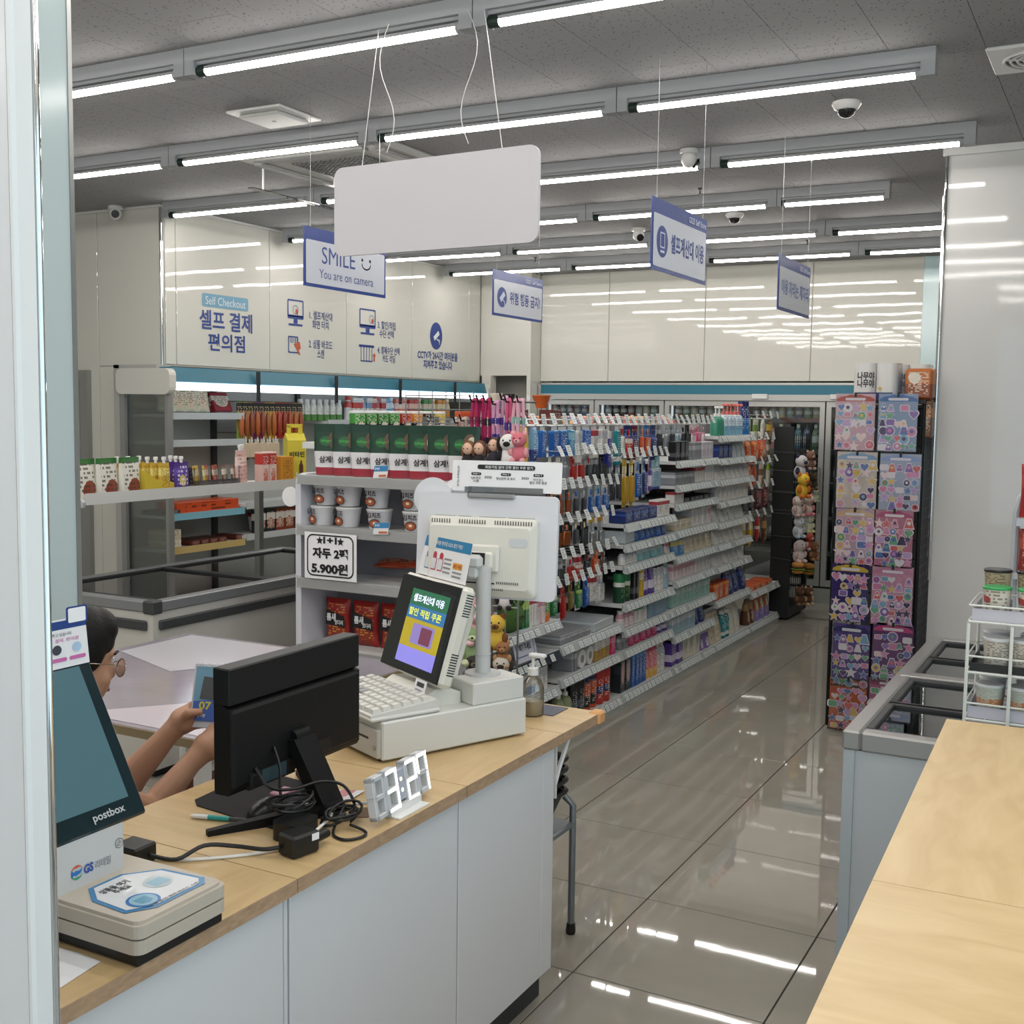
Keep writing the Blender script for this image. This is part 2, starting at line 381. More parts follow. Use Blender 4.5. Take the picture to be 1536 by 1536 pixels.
# walls -------------------------------------------------------
XL, YL, YB = -5.75, 5.72, 10.2
def wall(name, label, a, b, m=M_wall): return tag(obj(name, MB().box(a, b), m), label, kind=Q)
wl = wall('wall_left', 'glossy white panelled wall with self checkout lettering above the open cooler', (X0, YL+.06, 1.93), (XL-.012, 9.98, ZC))
ys = [YL+.03]+[at(px, 500, x=XL).y for px in (265, 405, 520, 618, 703)]+[9.95]
for a, b in zip(ys, ys[1:]): obj('wall_panel', MB().cbox((XL-.011, a+.003, 1.94), (XL, b-.003, ZC-.03), .003), M_panel, wl)
obj('top_trim', MB().box((XL-.011, YL, ZC-.03), (XL+.006, 9.95, ZC-.014)), M_white, wl)
ws = wall('wall_corner_left', 'white wall left of the open cooler with a chrome corner edge', (X0, YL+.012, 0), (-6.05, YL+.1, ZC))
obj('wall_panel', MB().cbox((-6.35, YL, 1.93), (XL-.02, YL+.011, ZC-.03), .003), M_panel, ws)
obj('wall_panel', MB().cbox((X0, YL, 0), (-6.355, YL+.011, ZC-.03), .003), M_panel, ws)
obj('wall_panel', MB().cbox((-6.35, YL, 0), (-6.055, YL+.011, 1.925), .003), M_panel, ws)
obj('wall_body', MB().box((-6.05, YL+.012, 1.93), (XL-.012, YL+.06, ZC)), M_wall, ws)
obj('top_trim', MB().box((X0, YL-.012, ZC-.03), (XL, YL+.012, ZC-.014)), M_white, ws)
obj('corner_trim', MB().tube([(XL-.008, YL+.004, 1.93), (XL-.008, YL+.004, ZC-.03)], .012, 10), M_chrome, ws)
# doorway next to the corner, far left
d1 = tag(obj('door_1', MB().box((-6.85, YL-.02, 0), (-6.5, YL-.004, 1.84)), mat('grey_door_leaf', '#8f9396', .35)), 'grey metal door at the far left', kind=Q)
obj('door_frame', MB().box((-6.5, YL-.04, 0), (-6.43, YL-.002, 1.9)).box((-6.9, YL-.04, 1.84), (-6.5, YL-.002, 1.9)), M_alu, d1)
# back wall
wb = wall('wall_back', 'glossy white panelled wall above the glass door coolers', (-5.2, YB+.012, 1.95), (X1, YB+.1, ZC))
xs = [-5.2]+[at(px, 500, y=YB).x for px in (913, 1057, 1217)]+[-1.62]
for a, b in zip(xs, xs[1:]): obj('wall_panel', MB().cbox((a+.003, YB, 1.95), (b-.003, YB+.011, ZC-.02), .003), M_panel, wb)
obj('side_panel', MB().box((-1.62, YB-.02, 0), (-1.25, YB+.011, ZC-.02)), mat('pale_cyan_panel', '#c4dcdf', .15), wb)
# passage between left wall and back wall
wp = wall('wall_passage', 'white glossy wall strip above the passage in the back corner', (XL-.012, 9.99, 2.0), (-5.2, 10.08, ZC), M_panel)
obj('wall_panel', MB().box((-5.72, 9.95, 0), (-5.62, 10.06, 2.0)), M_panel, wp)
obj('wall_panel', MB().box((-5.24, 9.99, 0), (-5.2, 10.3, 2.0)), M_panel, wp)
obj('wall_return', MB().box((-5.215, 10.08, 2.0), (-5.2, 10.215, ZC-.02)), M_panel, wp)
obj('back_panel', MB().box((-6.6, 10.5, 0), (-5.21, 10.55, 2.4)), M_wall, wp)
# outer shell
wall('wall_outer_left', 'white wall at the far left end of the shop', (X0-.1, Y0, 0), (X0, Y1, ZC))
wall('wall_outer_back', 'white wall behind the coolers', (X0, Y1, 0), (X1, Y1+.1, ZC))
wr = wall('wall_right', 'white wall on the right of the shop', (X1, 3.2, 0), (X1+.1, Y1, ZC))
obj('lintel', MB().box((X1, Y0, 2.75), (X1+.1, 3.2, ZC)), M_wall, wr); obj('sill', MB().box((X1, Y0, 0), (X1+.1, 3.2, .35)), M_wall, wr)
for k in range(3):
    a = Y0+k*1.7; b = a+1.7
    wn_ = tag(obj('window_%d' % (k+3), MB().box((X1+.05, a+.05, .4), (X1+.06, b-.05, 2.7)), G), 'tall shop side window pane', kind=Q)
    fm = MB()
    for q in (((a, .35), (a+.05, 2.75)), ((b-.05, .35), (b, 2.75)), ((a, .35), (b, .4)), ((a, 2.7), (b, 2.75))): fm.box((X1, q[0][0], q[0][1]), (X1+.1, q[1][0], q[1][1]))
    obj('window_frame', fm, M_alu, wn_)
# shop window behind the viewer
wf = wall('wall_front', 'shop front wall below the large windows', (X0, Y0-.1, 0), (X1, Y0, .35))
obj('lintel', MB().box((X0, Y0-.1, 2.75), (X1, Y0, ZC)), M_wall, wf)
obj('wall_body', MB().box((X0, Y0-.1, .35), (X0+.1+3*1.86, Y0, 2.75)), M_wall, wf)
for k in range(3, 5):
    a = X0+.1+k*1.86; b = a+1.76
    wn_ = tag(obj('window_%d' % (k-2), MB().box((a+.05, Y0-.06, .4), (b-.05, Y0-.05, 2.7)), G), 'tall shop front window pane', kind=Q)
    fm = MB()
    for q in (((a, Y0-.1, .35), (a+.05, Y0, 2.75)), ((b-.05, Y0-.1, .35), (b, Y0, 2.75)), ((a, Y0-.1, .35), (b, Y0, .4)), ((a, Y0-.1, 2.7), (b, Y0, 2.75))): fm.box(*q)
    fm.box((b, Y0-.1, .35), (b+.1, Y0, 2.75)); obj('window_frame', fm, M_alu, wn_)
# right pillar behind the freezer
PX, PYF = -.897, 6.2
pr = wall('wall_pillar_right', 'wide white pillar wall behind the chest freezer', (PX, PYF, 0), (X1, PYF+.6, ZC), mat('pillar_white_panel', '#cfcfcd', .05, spec=.42, bump=(1.6, .02, .05)))
obj('corner_trim', MB().tube([(PX-.002, PYF-.004, .82), (PX-.002, PYF-.004, ZC-.02)], .013, 10), M_chrome, pr)
obj('top_trim', MB().box((PX-.02, PYF-.025, ZC-.05), (X1, PYF, ZC-.014)), M_white, pr)
# partition at the left edge and column behind the kiosk
pt = wall('wall_partition', 'white partition panel edge at the left border', (-2.2, .93, 0), (-1.176, .953, ZC), mat('partition_white', '#d9d8d8', .22, bump=(3, .06, .05)))
obj('edge_trim', MB().cbox((-1.174, .926, 0), (-1.161, .957, ZC-.02), .004), M_white, pt)
obj('corner_trim', MB().tube([(-1.166, .962, 0), (-1.166, .962, ZC-.02)], .005, 10), M_chrome, pt)
cl = wall('wall_column', 'pale glossy column behind the parcel kiosk', (-1.96, 1.12, 0), (-1.86, 1.615, ZC), mat('pale_glossy_column', '#b3c0c0', .12, bump=(2, .03, .05)))
obj('corner_trim', MB().box((-1.863, 1.609, 0), (-1.857, 1.619, ZC-.02)), M_alu, cl)
# baseboards
tag(obj('baseboard_back', MB().box((-1.62, YB-.03, 0), (-.7, YB-.02, .09)), M_grey), 'grey baseboard along the back wall', kind=Q)
# ceiling lights ----------------------------------------------
M_tubeE = mat('lit_led_tube', '#ffffff', .3, emit='#fffaf3', es=TUBE)
M_house = mat('light_housing', '#a2a5a8', .45)
M_gcap = mat('dark_green_tube_cap', '#0f2b22', .5)
U = 1.245
hs = MB().box((0, -.03, -.05), (U-.004, .03, 0)).box((.01, -.012, -.062), (U-.014, .012, -.05))
hs.box((0, -.03, -.1), (.045, .03, -.05)).box((U-.055, -.03, -.1), (U-.004, .03, -.05)); hs = hs.mesh('light_housing')
tb = MB(); n = 8
for a, b in (((.085), (U-.075)),):
    vs = []
    for X in (a, b):
        for k in range(n+1):
            t = math.pi+math.pi*k/n; vs.append((X, .018*math.cos(t), -.083+.018*math.sin(t)))
    tb.add(vs, [(k, k+1, n+2+k, n+1+k) for k in range(n)], 0, True)
tb = tb.mesh('led_tube')
tbk = MB().box((.085, -.018, -.083), (U-.075, .018, -.072)).mesh('tube_back')
cpm = MB().cyl((.045, 0, -.083), (.085, 0, -.083), .02, n=12).mesh('tube_cap')
cpw = MB().cyl((U-.075, 0, -.083), (U-.055, 0, -.083), .02, n=12).mesh('tube_socket')
LX = -.70
ROWS = [(-.9, 1.8), (.3, 1.8), (1.5, 1.8), (2.4, 1.8), (3.33, .6), (4.50, LX), (5.69, LX), (6.90, -1.335), (8.12, LX), (9.2, LX)]
def ordrow(k): return ['', 'nearest', 'second', 'third', 'fourth', 'fifth', 'sixth'][k]
ri = 0
for (y, xe) in ROWS:
    ri = ri+1 if y > 3 else 0
    x = LX-4*U; k = 0
    while x+U < xe+.05 or (y == 6.90 and x < -1.9+.03):
        uu = U
        ww = (['', 'in the nearest visible row', 'in the second row from the viewer', 'in the third row, by the turret camera', 'in the fourth row', 'in the fifth row', 'in the sixth row by the back wall'][ri] if ri else 'in the %s row over the entrance' % {-.9: 'rearmost', .3: 'second', 1.5: 'third', 2.4: 'innermost'}[y])
        lx = x if x > -5.7 else x
        t = thing('ceiling_light', '%s LED tube light from the left %s' % (['leftmost', 'second', 'third', 'fourth', 'fifth', 'sixth'][k], ww), 'light', (x, y, ZK), 0, 'batten lights on the ceiling')
        s = 1 if not (y == 6.90 and x > -2) else .52
        for nm, me, mt in (('housing', hs, M_house), ('led_tube', tb, M_tubeE), ('tube_back', tbk, M_house), ('tube_cap', cpm, M_gcap), ('socket', cpw, M_house)):
            o = inst(nm, me, mt, (0, 0, 0)); o.parent = t; o.scale = (s, 1, 1)
        x += U; k += 1
# ---------------------------------------------------------------- product meshes (front faces -Y locally, base at z=0)
PMC = {}
def cached(f):
    def g(*a):
        k = (f.__name__,)+a
        if k not in PMC: PMC[k] = f(*a)
        return PMC[k]
    return g
@cached
def m_box(w, d, h): return MB().cbox((-w/2, -d, 0), (w/2, 0, h), .003).mesh('carton')
@cached
def m_pouch(w, d, h):
    """stand-up pouch: gusseted base, flat top seal"""
    mb = MB(); n = 6; rows = [(0, .86, 1.0), (.12, .95, 1.0), (.45, 1.0, .8), (.75, 1.0, .45), (.92, 1.0, .1), (1.0, 1.0, .06)]
    vs = []; N = 2*n
    for t, sw, sd in rows:
        for k in range(N):
            a = 2*math.pi*k/N; c, s = math.cos(a), math.sin(a)
            x = w/2*sw*(abs(c)**.6)*(1 if c > 0 else -1); y = d/2*sd*s*(abs(s)**-.3 if abs(s) > .01 else 0)
            vs.append((x, -d/2+y, h*t))
    fs = []
    for i in range(len(rows)-1):
        for k in range(N): fs.append((i*N+k, i*N+(k+1) % N, (i+1)*N+(k+1) % N, (i+1)*N+k))
    mb.add(vs, fs, 0, True); mb.add(vs[:N], [tuple(range(N))[::-1]]); mb.add(vs[-N:], [tuple(range(N))])
    return mb.mesh('pouch', 60)
@cached
def m_pillow(w, d, h):
    """pillow bag standing/hanging: bulging in the middle with crimped ends"""
    mb = MB(); nx, nz = 6, 8; vs = []
    for side in (-1, 1):
        for j in range(nz+1):
            for i in range(nx+1):
                u = i/nx*2-1; t = j/nz*2-1
                b = max(0, (1-u**4)*(1-abs(t)**3)); vs.append((u*w/2*(1-.05*(1-t*t)), -d/2+side*(d/2*b+.0015), (t+1)*h/2))
    K = (nx+1)*(nz+1); fs = []
    for j in range(nz):
        for i in range(nx):
            q = (j*(nx+1)+i, j*(nx+1)+i+1, (j+1)*(nx+1)+i+1, (j+1)*(nx+1)+i); fs.append(q); fs.append(tuple(x+K for x in q[::-1]))
    ed = [i for i in range(nx+1)]+[j*(nx+1)+nx for j in range(1, nz+1)]+[nz*(nx+1)+i for i in range(nx-1, -1, -1)]+[j*(nx+1) for j in range(nz-1, 0, -1)]
    for a, b in zip(ed, ed[1:]+ed[:1]): fs.append((b, a, a+K, b+K))
    return mb.add(vs, fs, 0, True).mesh('pillow_bag', 70)
@cached
def m_bottle(r, h, neck, ms):
    """bottle: body 0, cap 1"""
    p = [(r*.9, 0), (r, .01), (r, h*.62), (r*.85, h*.72), (neck, h*.84), (neck, h*.88)]
    mb = MB().lathe([(a, b-0) for a, b in p], 14, 0, (0, -r, 0)); mb.lathe([(neck*1.2, h*.86), (neck*1.2, h), ], 12, 1, (0, -r, 0)); return mb.mesh('bottle')
@cached
def m_can(r, h):
    """spray can: body 0, shoulder 1, cap 2"""
    mb = MB().lathe([(r*.96, 0), (r, .006), (r, h*.74)], 16, 0, (0, -r, 0)); mb.lathe([(r, h*.74), (r*.82, h*.79), (r*.7, h*.8)], 16, 1, (0, -r, 0)); mb.lathe([(r*.72, h*.79), (r*.72, h*.96), (r*.62, h)], 14, 2, (0, -r, 0)); return mb.mesh('spray_can')
@cached
def m_capcan(r, h):
    """can with full width cap: body 0, cap 1"""
    mb = MB().lathe([(r*.97, 0), (r, .006), (r, h*.7)], 16, 0, (0, -r, 0)); mb.lathe([(r*1.0, h*.7), (r*1.0, h*.97), (r*.93, h)], 16, 1, (0, -r, 0)); return mb.mesh('capped_can')
@cached
def m_pump(r, h):
    """pump bottle: body 0, pump 1"""
    mb = MB().lathe([(r*.95, 0), (r, .01), (r, h*.5), (r*.8, h*.6), (r*.35, h*.66)], 14, 0, (0, -r, 0))
    mb.lathe([(r*.42, h*.65), (r*.42, h*.75), (r*.14, h*.76), (r*.14, h*.92)], 12, 1, (0, -r, 0)); mb.cbox((-r*.25, -r-r*.9, h*.92), (r*.25, -r+r*.25, h), .004, 1); return mb.mesh('pump_bottle')
@cached
def m_cup(r0, r1, h, lid):
    """tapered cup: wall 0, lid 1"""
    mb = MB().lathe([(r0, 0), (r0+.002, .004), (r1, h*.9), (r1*1.03, h*.92)], 20, 0, (0, -r1, 0))
    mb.lathe([(r1*1.05, h*.91), (r1*1.06, h*.97), (r1*.98, h), (0, h+lid)], 20, 1, (0, -r1, 0)); return mb.mesh('cup')
@cached
def m_card(w, h, bd):
    """hanging card pack: backing card 0 with euro hole strip, blister 1, product 2. top at z=0, hangs down"""
    mb = MB().box((-w/2, -.002, -h), (w/2, 0, 0), 0)
    mb.cbox((-w*.42, -bd-.002, -h*.92), (w*.42, -.002, -h*.36), .004, 1)
    mb.cyl((0, -bd*.5, -h*.3), (0, -bd*.5, -h*.1), bd*.28, n=8, m=2); return mb.mesh('carded_pack')
@cached
def m_hbox(w, d, h):
    """hanging carton: top at z=0"""
    mb = MB().cbox((-w/2, -d, -h), (w/2, 0, -h*.12), .003, 0); mb.box((-w*.45, -d*.55, -h*.12), (w*.45, -d*.5, 0), 1); return mb.mesh('hanging_carton')
@cached
def m_hbag(w, d, h):
    mb = MB(); src = m_pillow(w, d, h)
    mb.add([(v.co.x, v.co.y, v.co.z-h) for v in src.vertices], [tuple(p.vertices) for p in src.polygons], 0, True); return mb.mesh('hanging_bag', 70)
@cached
def m_sausage(r, h):
    """vacuum packed sausage: film 0, sausage 1. top at z=0"""
    mb = MB(); mb.box((-r*1.5, -.003, -h), (r*1.5, 0, 0), 0); p = []
    for k in range(9):
        t = math.pi*k/8; p.append((r*max(math.sin(t), .02)**.5, -h*.95+h*.72*k/8))
    mb.lathe([(a, b) for a, b in p], 10, 1, (0, -r*.7, 0)); return mb.mesh('sausage_pack', 60)
@cached
def m_roll(r, wd):
    mb = MB().cyl((0, -wd, r), (0, 0, r), r, n=20, m=0); mb.cyl((0, -wd-.002, r), (0, -wd, r), r*.42, n=16, m=1); return mb.mesh('tape_roll')
@cached
def m_tag(w, h): return MB().box((-.001, -w/2, -h/2), (.001, w/2, h/2)).mesh('price_tag')
PT = mat('price_tag_paper', '#e6ebea', .3)
PTI = pm('#e4e9e8', '#e4e9e8', '#59606a', txt=6.)
def put(name, label, cat, me, mats, loc, rz=0, group=None, rot=None):
    return tag(inst(name, me, mats, loc, rz, None, rot), label, cat, group)
def count_label(desc, i, n, where, side='left'):
    if n == 1: return '%s %s' % (desc, where)
    o = nth(i, n) if i else 'leftmost'
    if i == n-1: o = 'rightmost'
    return '%s %s %s' % (o, desc, where) if o in ('leftmost', 'rightmost') else '%s from left %s %s' % (o, desc, where)

def dep(me): return -min(v.co.y for v in me.vertices)
# ---------------------------------------------------------------- gondola (long shelving) -----------------
XF, XS = -2.45, -2.96
SEC = [4.28, 5.10, 5.90, 6.70, 7.51, 8.33, 9.12]
M_shelf = mat('white_shelf_steel', '#d4d6d6', .4)
M_pegboard = mat('grey_back_panel', '#8a8c90', .5)
M_rail = mat('clear_price_rail', '#b9bfc0', .2, spec=.6)
gd = thing('gondola_shelving', 'long white double sided shelving unit packed with toiletries along the aisle', 'shelving', ((XF+XS)/2, 6.7, 0))
obj('spine', MB().box((XS-.02, SEC[0]+.05, .1), (XS+.02, SEC[-1], 1.58)), M_pegboard, gd)
for y in SEC[:-1]+[SEC[-1]-.02]:
    obj('upright', MB().box((XS+.02, y-.015, .08), (XS+.045, y+.015, 1.58)), mat('slotted_upright', '#6f7174', .5), gd)
for a, b in zip(SEC, SEC[1:]):
    obj('kick_plate', MB().box((XF-.02, a+.002, 0), (XF-.005, b-.002, .055)), mat('pale_kick_plate', '#c3cbca', .3), gd)
obj('base_deck', MB().box((-3.46, SEC[0], .03), (XF-.02, SEC[-1], .06)), M_shelf, gd)
tgm = MB()
def shelf(y0, y1, z, xf=XF, back=XS+.03, tags=True, header=None):
    """shelf board with a sloped price rail and its row of tags"""
    s = obj('shelf', MB().box((back, y0+.004, z-.045), (xf-.02, y1-.004, z-.025)).box((xf-.024, y0+.004, z-.06), (xf-.018, y1-.004, z-.022)), M_shelf, gd)
    rl = MB().add([(xf-.018, y0+.006, z-.024), (xf+.004, y0+.006, z-.066), (xf+.004, y1-.006, z-.066), (xf-.018, y1-.006, z-.024), (xf-.02, y0+.006, z-.066), (xf-.02, y1-.006, z-.066)],
                  [(0, 1, 2, 3), (1, 4, 5, 2), (0, 4, 1), (3, 2, 5)])
    obj('price_rail', rl, M_rail if not header else mat('navy_rail', '#2a3340', .4), s)
    if tags:
        mb = MB(); y = y0+.03
        while y+.05 < y1-.02:
            if random.random() < .93:
                a, b = y, y+.044
                mb.add([(xf-.0125, a, z-.03), (xf+.0035, a, z-.061), (xf+.0035, b, z-.061), (xf-.0125, b, z-.03)], [(0, 1, 2, 3)], 0, M=Matrix.Translation((.0025, 0, .001)))
                for q in range(3):
                    t0 = .2+q*.25; t1 = t0+.1
                    P = lambda t: (xf-.0125+.016*t, z-.03-.031*t)
                    mb.add([(P(t0)[0], a+.006, P(t0)[1]), (P(t1)[0], a+.006, P(t1)[1]), (P(t1)[0], b-.006-.012*(q % 2), P(t1)[1]), (P(t0)[0], b-.006-.012*(q % 2), P(t0)[1])], [(0, 1, 2, 3)], 1, M=Matrix.Translation((.0032, 0, .0015)))
            y += .05+random.random()*.012
        tag(obj('price_tags', mb, [PT, mat('tag_grey_print', '#aab0b3', .5)], s), kind='stuff')
    return z-.025
SH = {}
for key, y0, y1, z in [
  ('A', 0, 1, .655), ('A', 0, 1, .50), ('A', 0, 1, .32), ('A', 0, 1, .095),
  ('P', 1, 2, .51), ('P', 1, 2, .345), ('P', 1, 2, .095),
  ('B', 2, 3, 1.06), ('B', 2, 3, .945), ('B', 2, 3, .825), ('B', 2, 3, .61), ('B', 2, 3, .465), ('B', 2, 3, .345), ('B', 2, 3, .095),
  ('C', 3, 4, 1.385), ('C', 3, 4, 1.235), ('C', 3, 4, 1.12), ('C', 3, 4, .95), ('C', 3, 4, .79), ('C', 3, 4, .64), ('C', 3, 4, .465), ('C', 3, 4, .29), ('C', 3, 4, .095),
  ('D', 4, 5, 1.53), ('D', 4, 5, 1.375), ('D', 4, 5, 1.23), ('D', 4, 5, 1.08), ('D', 4, 5, .935), ('D', 4, 5, .785), ('D', 4, 5, .635), ('D', 4, 5, .395), ('D', 4, 5, .095),
  ('E', 5, 6, .345), ('E', 5, 6, .095)]:
    SH[key, z] = shelf(SEC[y0], SEC[y1], z, header=(key == 'A' and z == .50))
# other side of the unit (towards the open cooler): top shelf carries crisps
for z in (1.50, 1.15, .8, .45):
    obj('shelf', MB().box((-3.44, SEC[0]+.02, z-.03), (XS-.02, SEC[-1], z)), M_shelf, gd)
# hooks
hk = MB().tube([(0, 0, 0), (.36, 0, 0), (.375, 0, .012)], .0028, 6).tube([(.0, 0, .03), (.40, 0, .03)], .0022, 6)
hk.box((-.004, -.02, -.015), (0, .02, .04)); hk = hk.mesh('hook')
tgmesh = MB().add([(0, -.0225, .028), (.016, -.0225, -.028), (.016, .0225, -.028), (0, .0225, .028)], [(0, 1, 2, 3)]).add([(-.001, -.0225, .028), (.015, -.0225, -.028), (.015, .0225, -.028), (-.001, .0225, .028)], [(3, 2, 1, 0)])
for q in range(4):
    t0 = .15+q*.2; t1 = t0+.08
    P = lambda t: (.0008+.016*t, .028-.056*t)
    tgmesh.add([(P(t0)[0], -.013, P(t0)[1]), (P(t1)[0], -.013, P(t1)[1]), (P(t1)[0], .013-.01*(q % 2), P(t1)[1]), (P(t0)[0], .013-.01*(q % 2), P(t0)[1])], [(0, 1, 2, 3)], 1)
tgmesh = tgmesh.mesh('price_tag')
HX = XS+.045
def hook(y, z):
    h = inst('hook', hk, M_alu, (HX, y, z), 0, gd)
    t = inst('price_tag', tgmesh, [PT, mat('tag_grey_print')], (HX+.405, y, z+.035+random.uniform(-.006, .006)), 0, None)
    t.parent = h; t.matrix_parent_inverse = Matrix.Translation((HX, y, z)).inverted()
    t.rotation_euler = (0, random.uniform(-.25, .1), random.uniform(-.12, .05))
# ---------------------------------------------------------------- end cap facing the counter ---------------
YE = 4.27; EX0, EX1 = -3.215, -2.42
ec = thing('end_cap_shelf', 'white end shelf facing the counter with soup pouches and cup noodles', 'shelving', ((EX0+EX1)/2, YE, 0))
for x in (EX0, EX1-.03):
    obj('side_panel', MB().prism(rrect(YE-.30, .02, YE-.02, 1.375, .05), x, x+.03, 'x'), mat('pale_lilac_white_steel', '#cfd0d8', .4), ec)
obj('back_panel', MB().box((EX0+.03, YE-.04, .05), (EX1-.03, YE-.02, 1.36)), mat('endcap_back', '#8e8f96', .5), ec)
EZ = [1.375, 1.155, .925, .625, .2]
for z in EZ:
    s = obj('shelf', MB().box((EX0+.03, YE-.31, z-.03), (EX1-.03, YE-.04, z-.01)).box((EX0+.03, YE-.325, z-.045), (EX1-.03, YE-.31, z-.004)), M_shelf, ec)
    obj('price_rail', MB().box((EX0+.03, YE-.331, z-.046), (EX1-.03, YE-.327, z+.006)), glass('clear_rail', (.98, .98, .98), .03), s)
obj('kick_plate', MB().box((EX0+.03, YE-.3, 0), (EX1-.03, YE-.28, .09)), M_dgrey, ec)
rc_ = at(435, 745, y=YE-.2)
dk = obj('round_bracket', MB().cyl((rc_.x, YE-.2, rc_.z), (rc_.x, YE-.195, rc_.z), .045, n=24).box((rc_.x, YE-.197, rc_.z-.006), (EX0, YE-.193, rc_.z+.006)), M_paper, ec)
# ---------------------------------------------------------------- shelf above the left freezer ----------------
LSX, LSZ = -4.42, 1.215
ls = thing('overhead_shelf', 'long white shelf above the left freezer carrying snack pouches', 'shelf', (LSX-.15, 4.7, 0))
LY0, LY1 = 3.86, 5.62
obj('shelf_board', MB().box((LSX-.36, LY0, LSZ-.03), (LSX, LY1, LSZ-.006)), M_shelf, ls)
obj('front_lip', MB().box((LSX, LY0+.02, LSZ-.036), (LSX+.006, LY1, LSZ+.02)), mat('pale_lip', '#c9c9c6', .35), ls)
obj('end_bracket', MB().prism([(LSX-.38, LSZ-.045), (LSX+.02, LSZ-.045), (LSX+.028, LSZ-.02), (LSX-.02, LSZ+.012), (LSX-.38, LSZ+.05)], LY0-.015, LY0, 'y'), mat('lip_grey', '#b4b6b8', .35), ls)
for y in (LY0+.03, LY1-.05):
    obj('post', MB().box((LSX-.40, y-.02, 0), (LSX-.36, y+.02, LSZ)), M_alu, ls)
# ---------------------------------------------------------------- left chest freezer -------------------------
M_fz = mat('freezer_white', '#c8c5be', .4); M_frim = mat('freezer_rim_grey', '#8f9193', .35, metal=.4)
def freezer(name, label, x0, x1, y0, y1, zt, panes, bump_strip=True, body=M_fz, rimt=.05, rimw=.045, rim=M_frim, frames=mat('freezer_lid_frame', '#202224', .45)):
    t = thing(name, label, 'freezer', ((x0+x1)/2, (y0+y1)/2, 0))
    b = MB(); i = .05
    b.box((x0, y0, .04), (x0+i, y1, zt-rimt)).box((x1-i, y0, .04), (x1, y1, zt-rimt)).box((x0+i, y0, .04), (x1-i, y0+i, zt-rimt)).box((x0+i, y1-i, .04), (x1-i, y1, zt-rimt)).box((x0+i, y0+i, .04), (x1-i, y1-i, .12))
    obj('body', b, body, t)
    r = MB()
    for q in (((x0-.01, y0-.01), (x0+rimw, y1+.01)), ((x1-rimw, y0-.01), (x1+.01, y1+.01)), ((x0+rimw, y0-.01), (x1-rimw, y0+rimw)), ((x0+rimw, y1-rimw), (x1-rimw, y1+.01))):
        r.cbox((q[0][0], q[0][1], zt-rimt), (q[1][0], q[1][1], zt), .006)
    obj('rim', r, rim, t)
    for (a, bb) in panes:
        p = obj('sliding_lid', MB().box((x0+rimw, a+.02, zt-.02), (x1-rimw, bb-.02, zt-.014)), glass('freezer_glass', (.62, .66, .66), .26), t)
        fm = MB()
        for q in (((x0+rimw, a), (x1-rimw, a+.03)), ((x0+rimw, bb-.03), (x1-rimw, bb)), ((x0+rimw, a+.03), (x0+rimw+.022, bb-.03)), ((x1-rimw-.022, a+.03), (x1-rimw, bb-.03))):
            fm.cbox((q[0][0], q[0][1], zt-.026), (q[1][0], q[1][1], zt-.004), .003)
        obj('lid_frame', fm, frames, p)
    obj('plinth', MB().box((x0+.03, y0+.03, 0), (x1-.03, y1-.03, .04)), M_black, t)
    if bump_strip:
        obj('bumper', MB().cbox((x1, y0+.03, zt-.13), (x1+.018, y1-.02, zt-.085), .006), M_dgrey, t)
        obj('bumper', MB().cbox((x0+.02, y0-.018, zt-.13), (x1-.03, y0, zt-.085), .006), M_dgrey, t)
        obj('corner_cap', MB().cbox((x1-.05, y0-.014, zt-.055), (x1+.014, y0+.05, zt+.004), .006), M_dgrey, t)
    return t
FL = freezer('chest_freezer', 'white chest freezer with sliding glass lids left of the end shelf', -4.62, -3.76, 3.66, 5.56, .80, [(3.72, 4.55), (4.5, 5.52)])
FR = freezer('chest_freezer', 'white chest freezer with sliding glass lids beside the right counter', -.655, .20, 3.17, 4.70, .80,
   [(3.20, 3.57), (3.55, 3.93), (3.99, 4.32), (4.30, 4.66)], False, mat('freezer_side_metallic', '#b4b8ba', .22, metal=.25), .055, .04, mat('freezer_rim_steel', '#9b9a97', .3, metal=.5))
obj('divider', MB().cbox((-.65, 3.93, .765), (.19, 3.99, .803), .004), mat('freezer_rim_steel'), FR)
obj('corner_strip', MB().box((-.66, 3.165, .05), (-.63, 3.17, .745)), mat('freezer_edge', '#a6aeb2', .3), FR)
# frozen goods seen through the lids
M_ice = [pm('#3f6aa0', '#d8d8d8', '#e8e8e8'), pm('#9a4a3a', '#d8c0a0', '#e8e0d0'), pm('#c8c4bc', '#4a7a50', '#334'.replace('#334', '#333344')), pm('#3a3d44', '#777777', '#cccccc'), pm('#b8a070', '#e8e0d0', '#553322')]
for i in range(10):
    put('frozen_bag', '%s frozen food bag from the near end inside the right chest freezer' % (ORD[i+1] if i else 'nearest'), 'frozen food', m_pillow(.19, .05, .25), M_ice[i % 5], (-.46+.23*(i % 2)+random.uniform(-.01, .01), 3.26+.275*(i//2), .60), 0, 'bags in the right freezer', rot=(-1.5, 0, random.uniform(-.1, .1)))
for i in range(10):
    put('frozen_bag', '%s frozen food bag from the near end inside the left chest freezer' % (ORD[i+1] if i else 'nearest'), 'frozen food', m_pillow(.24, .05, .3), M_ice[(i*3+2) % 5], (-4.0-.3*(i % 2)+random.uniform(-.02, .02), 3.76+.33*(i//2), .62), 0, 'bags in the left freezer', rot=(-1.5, 0, random.uniform(-.1, .1)))
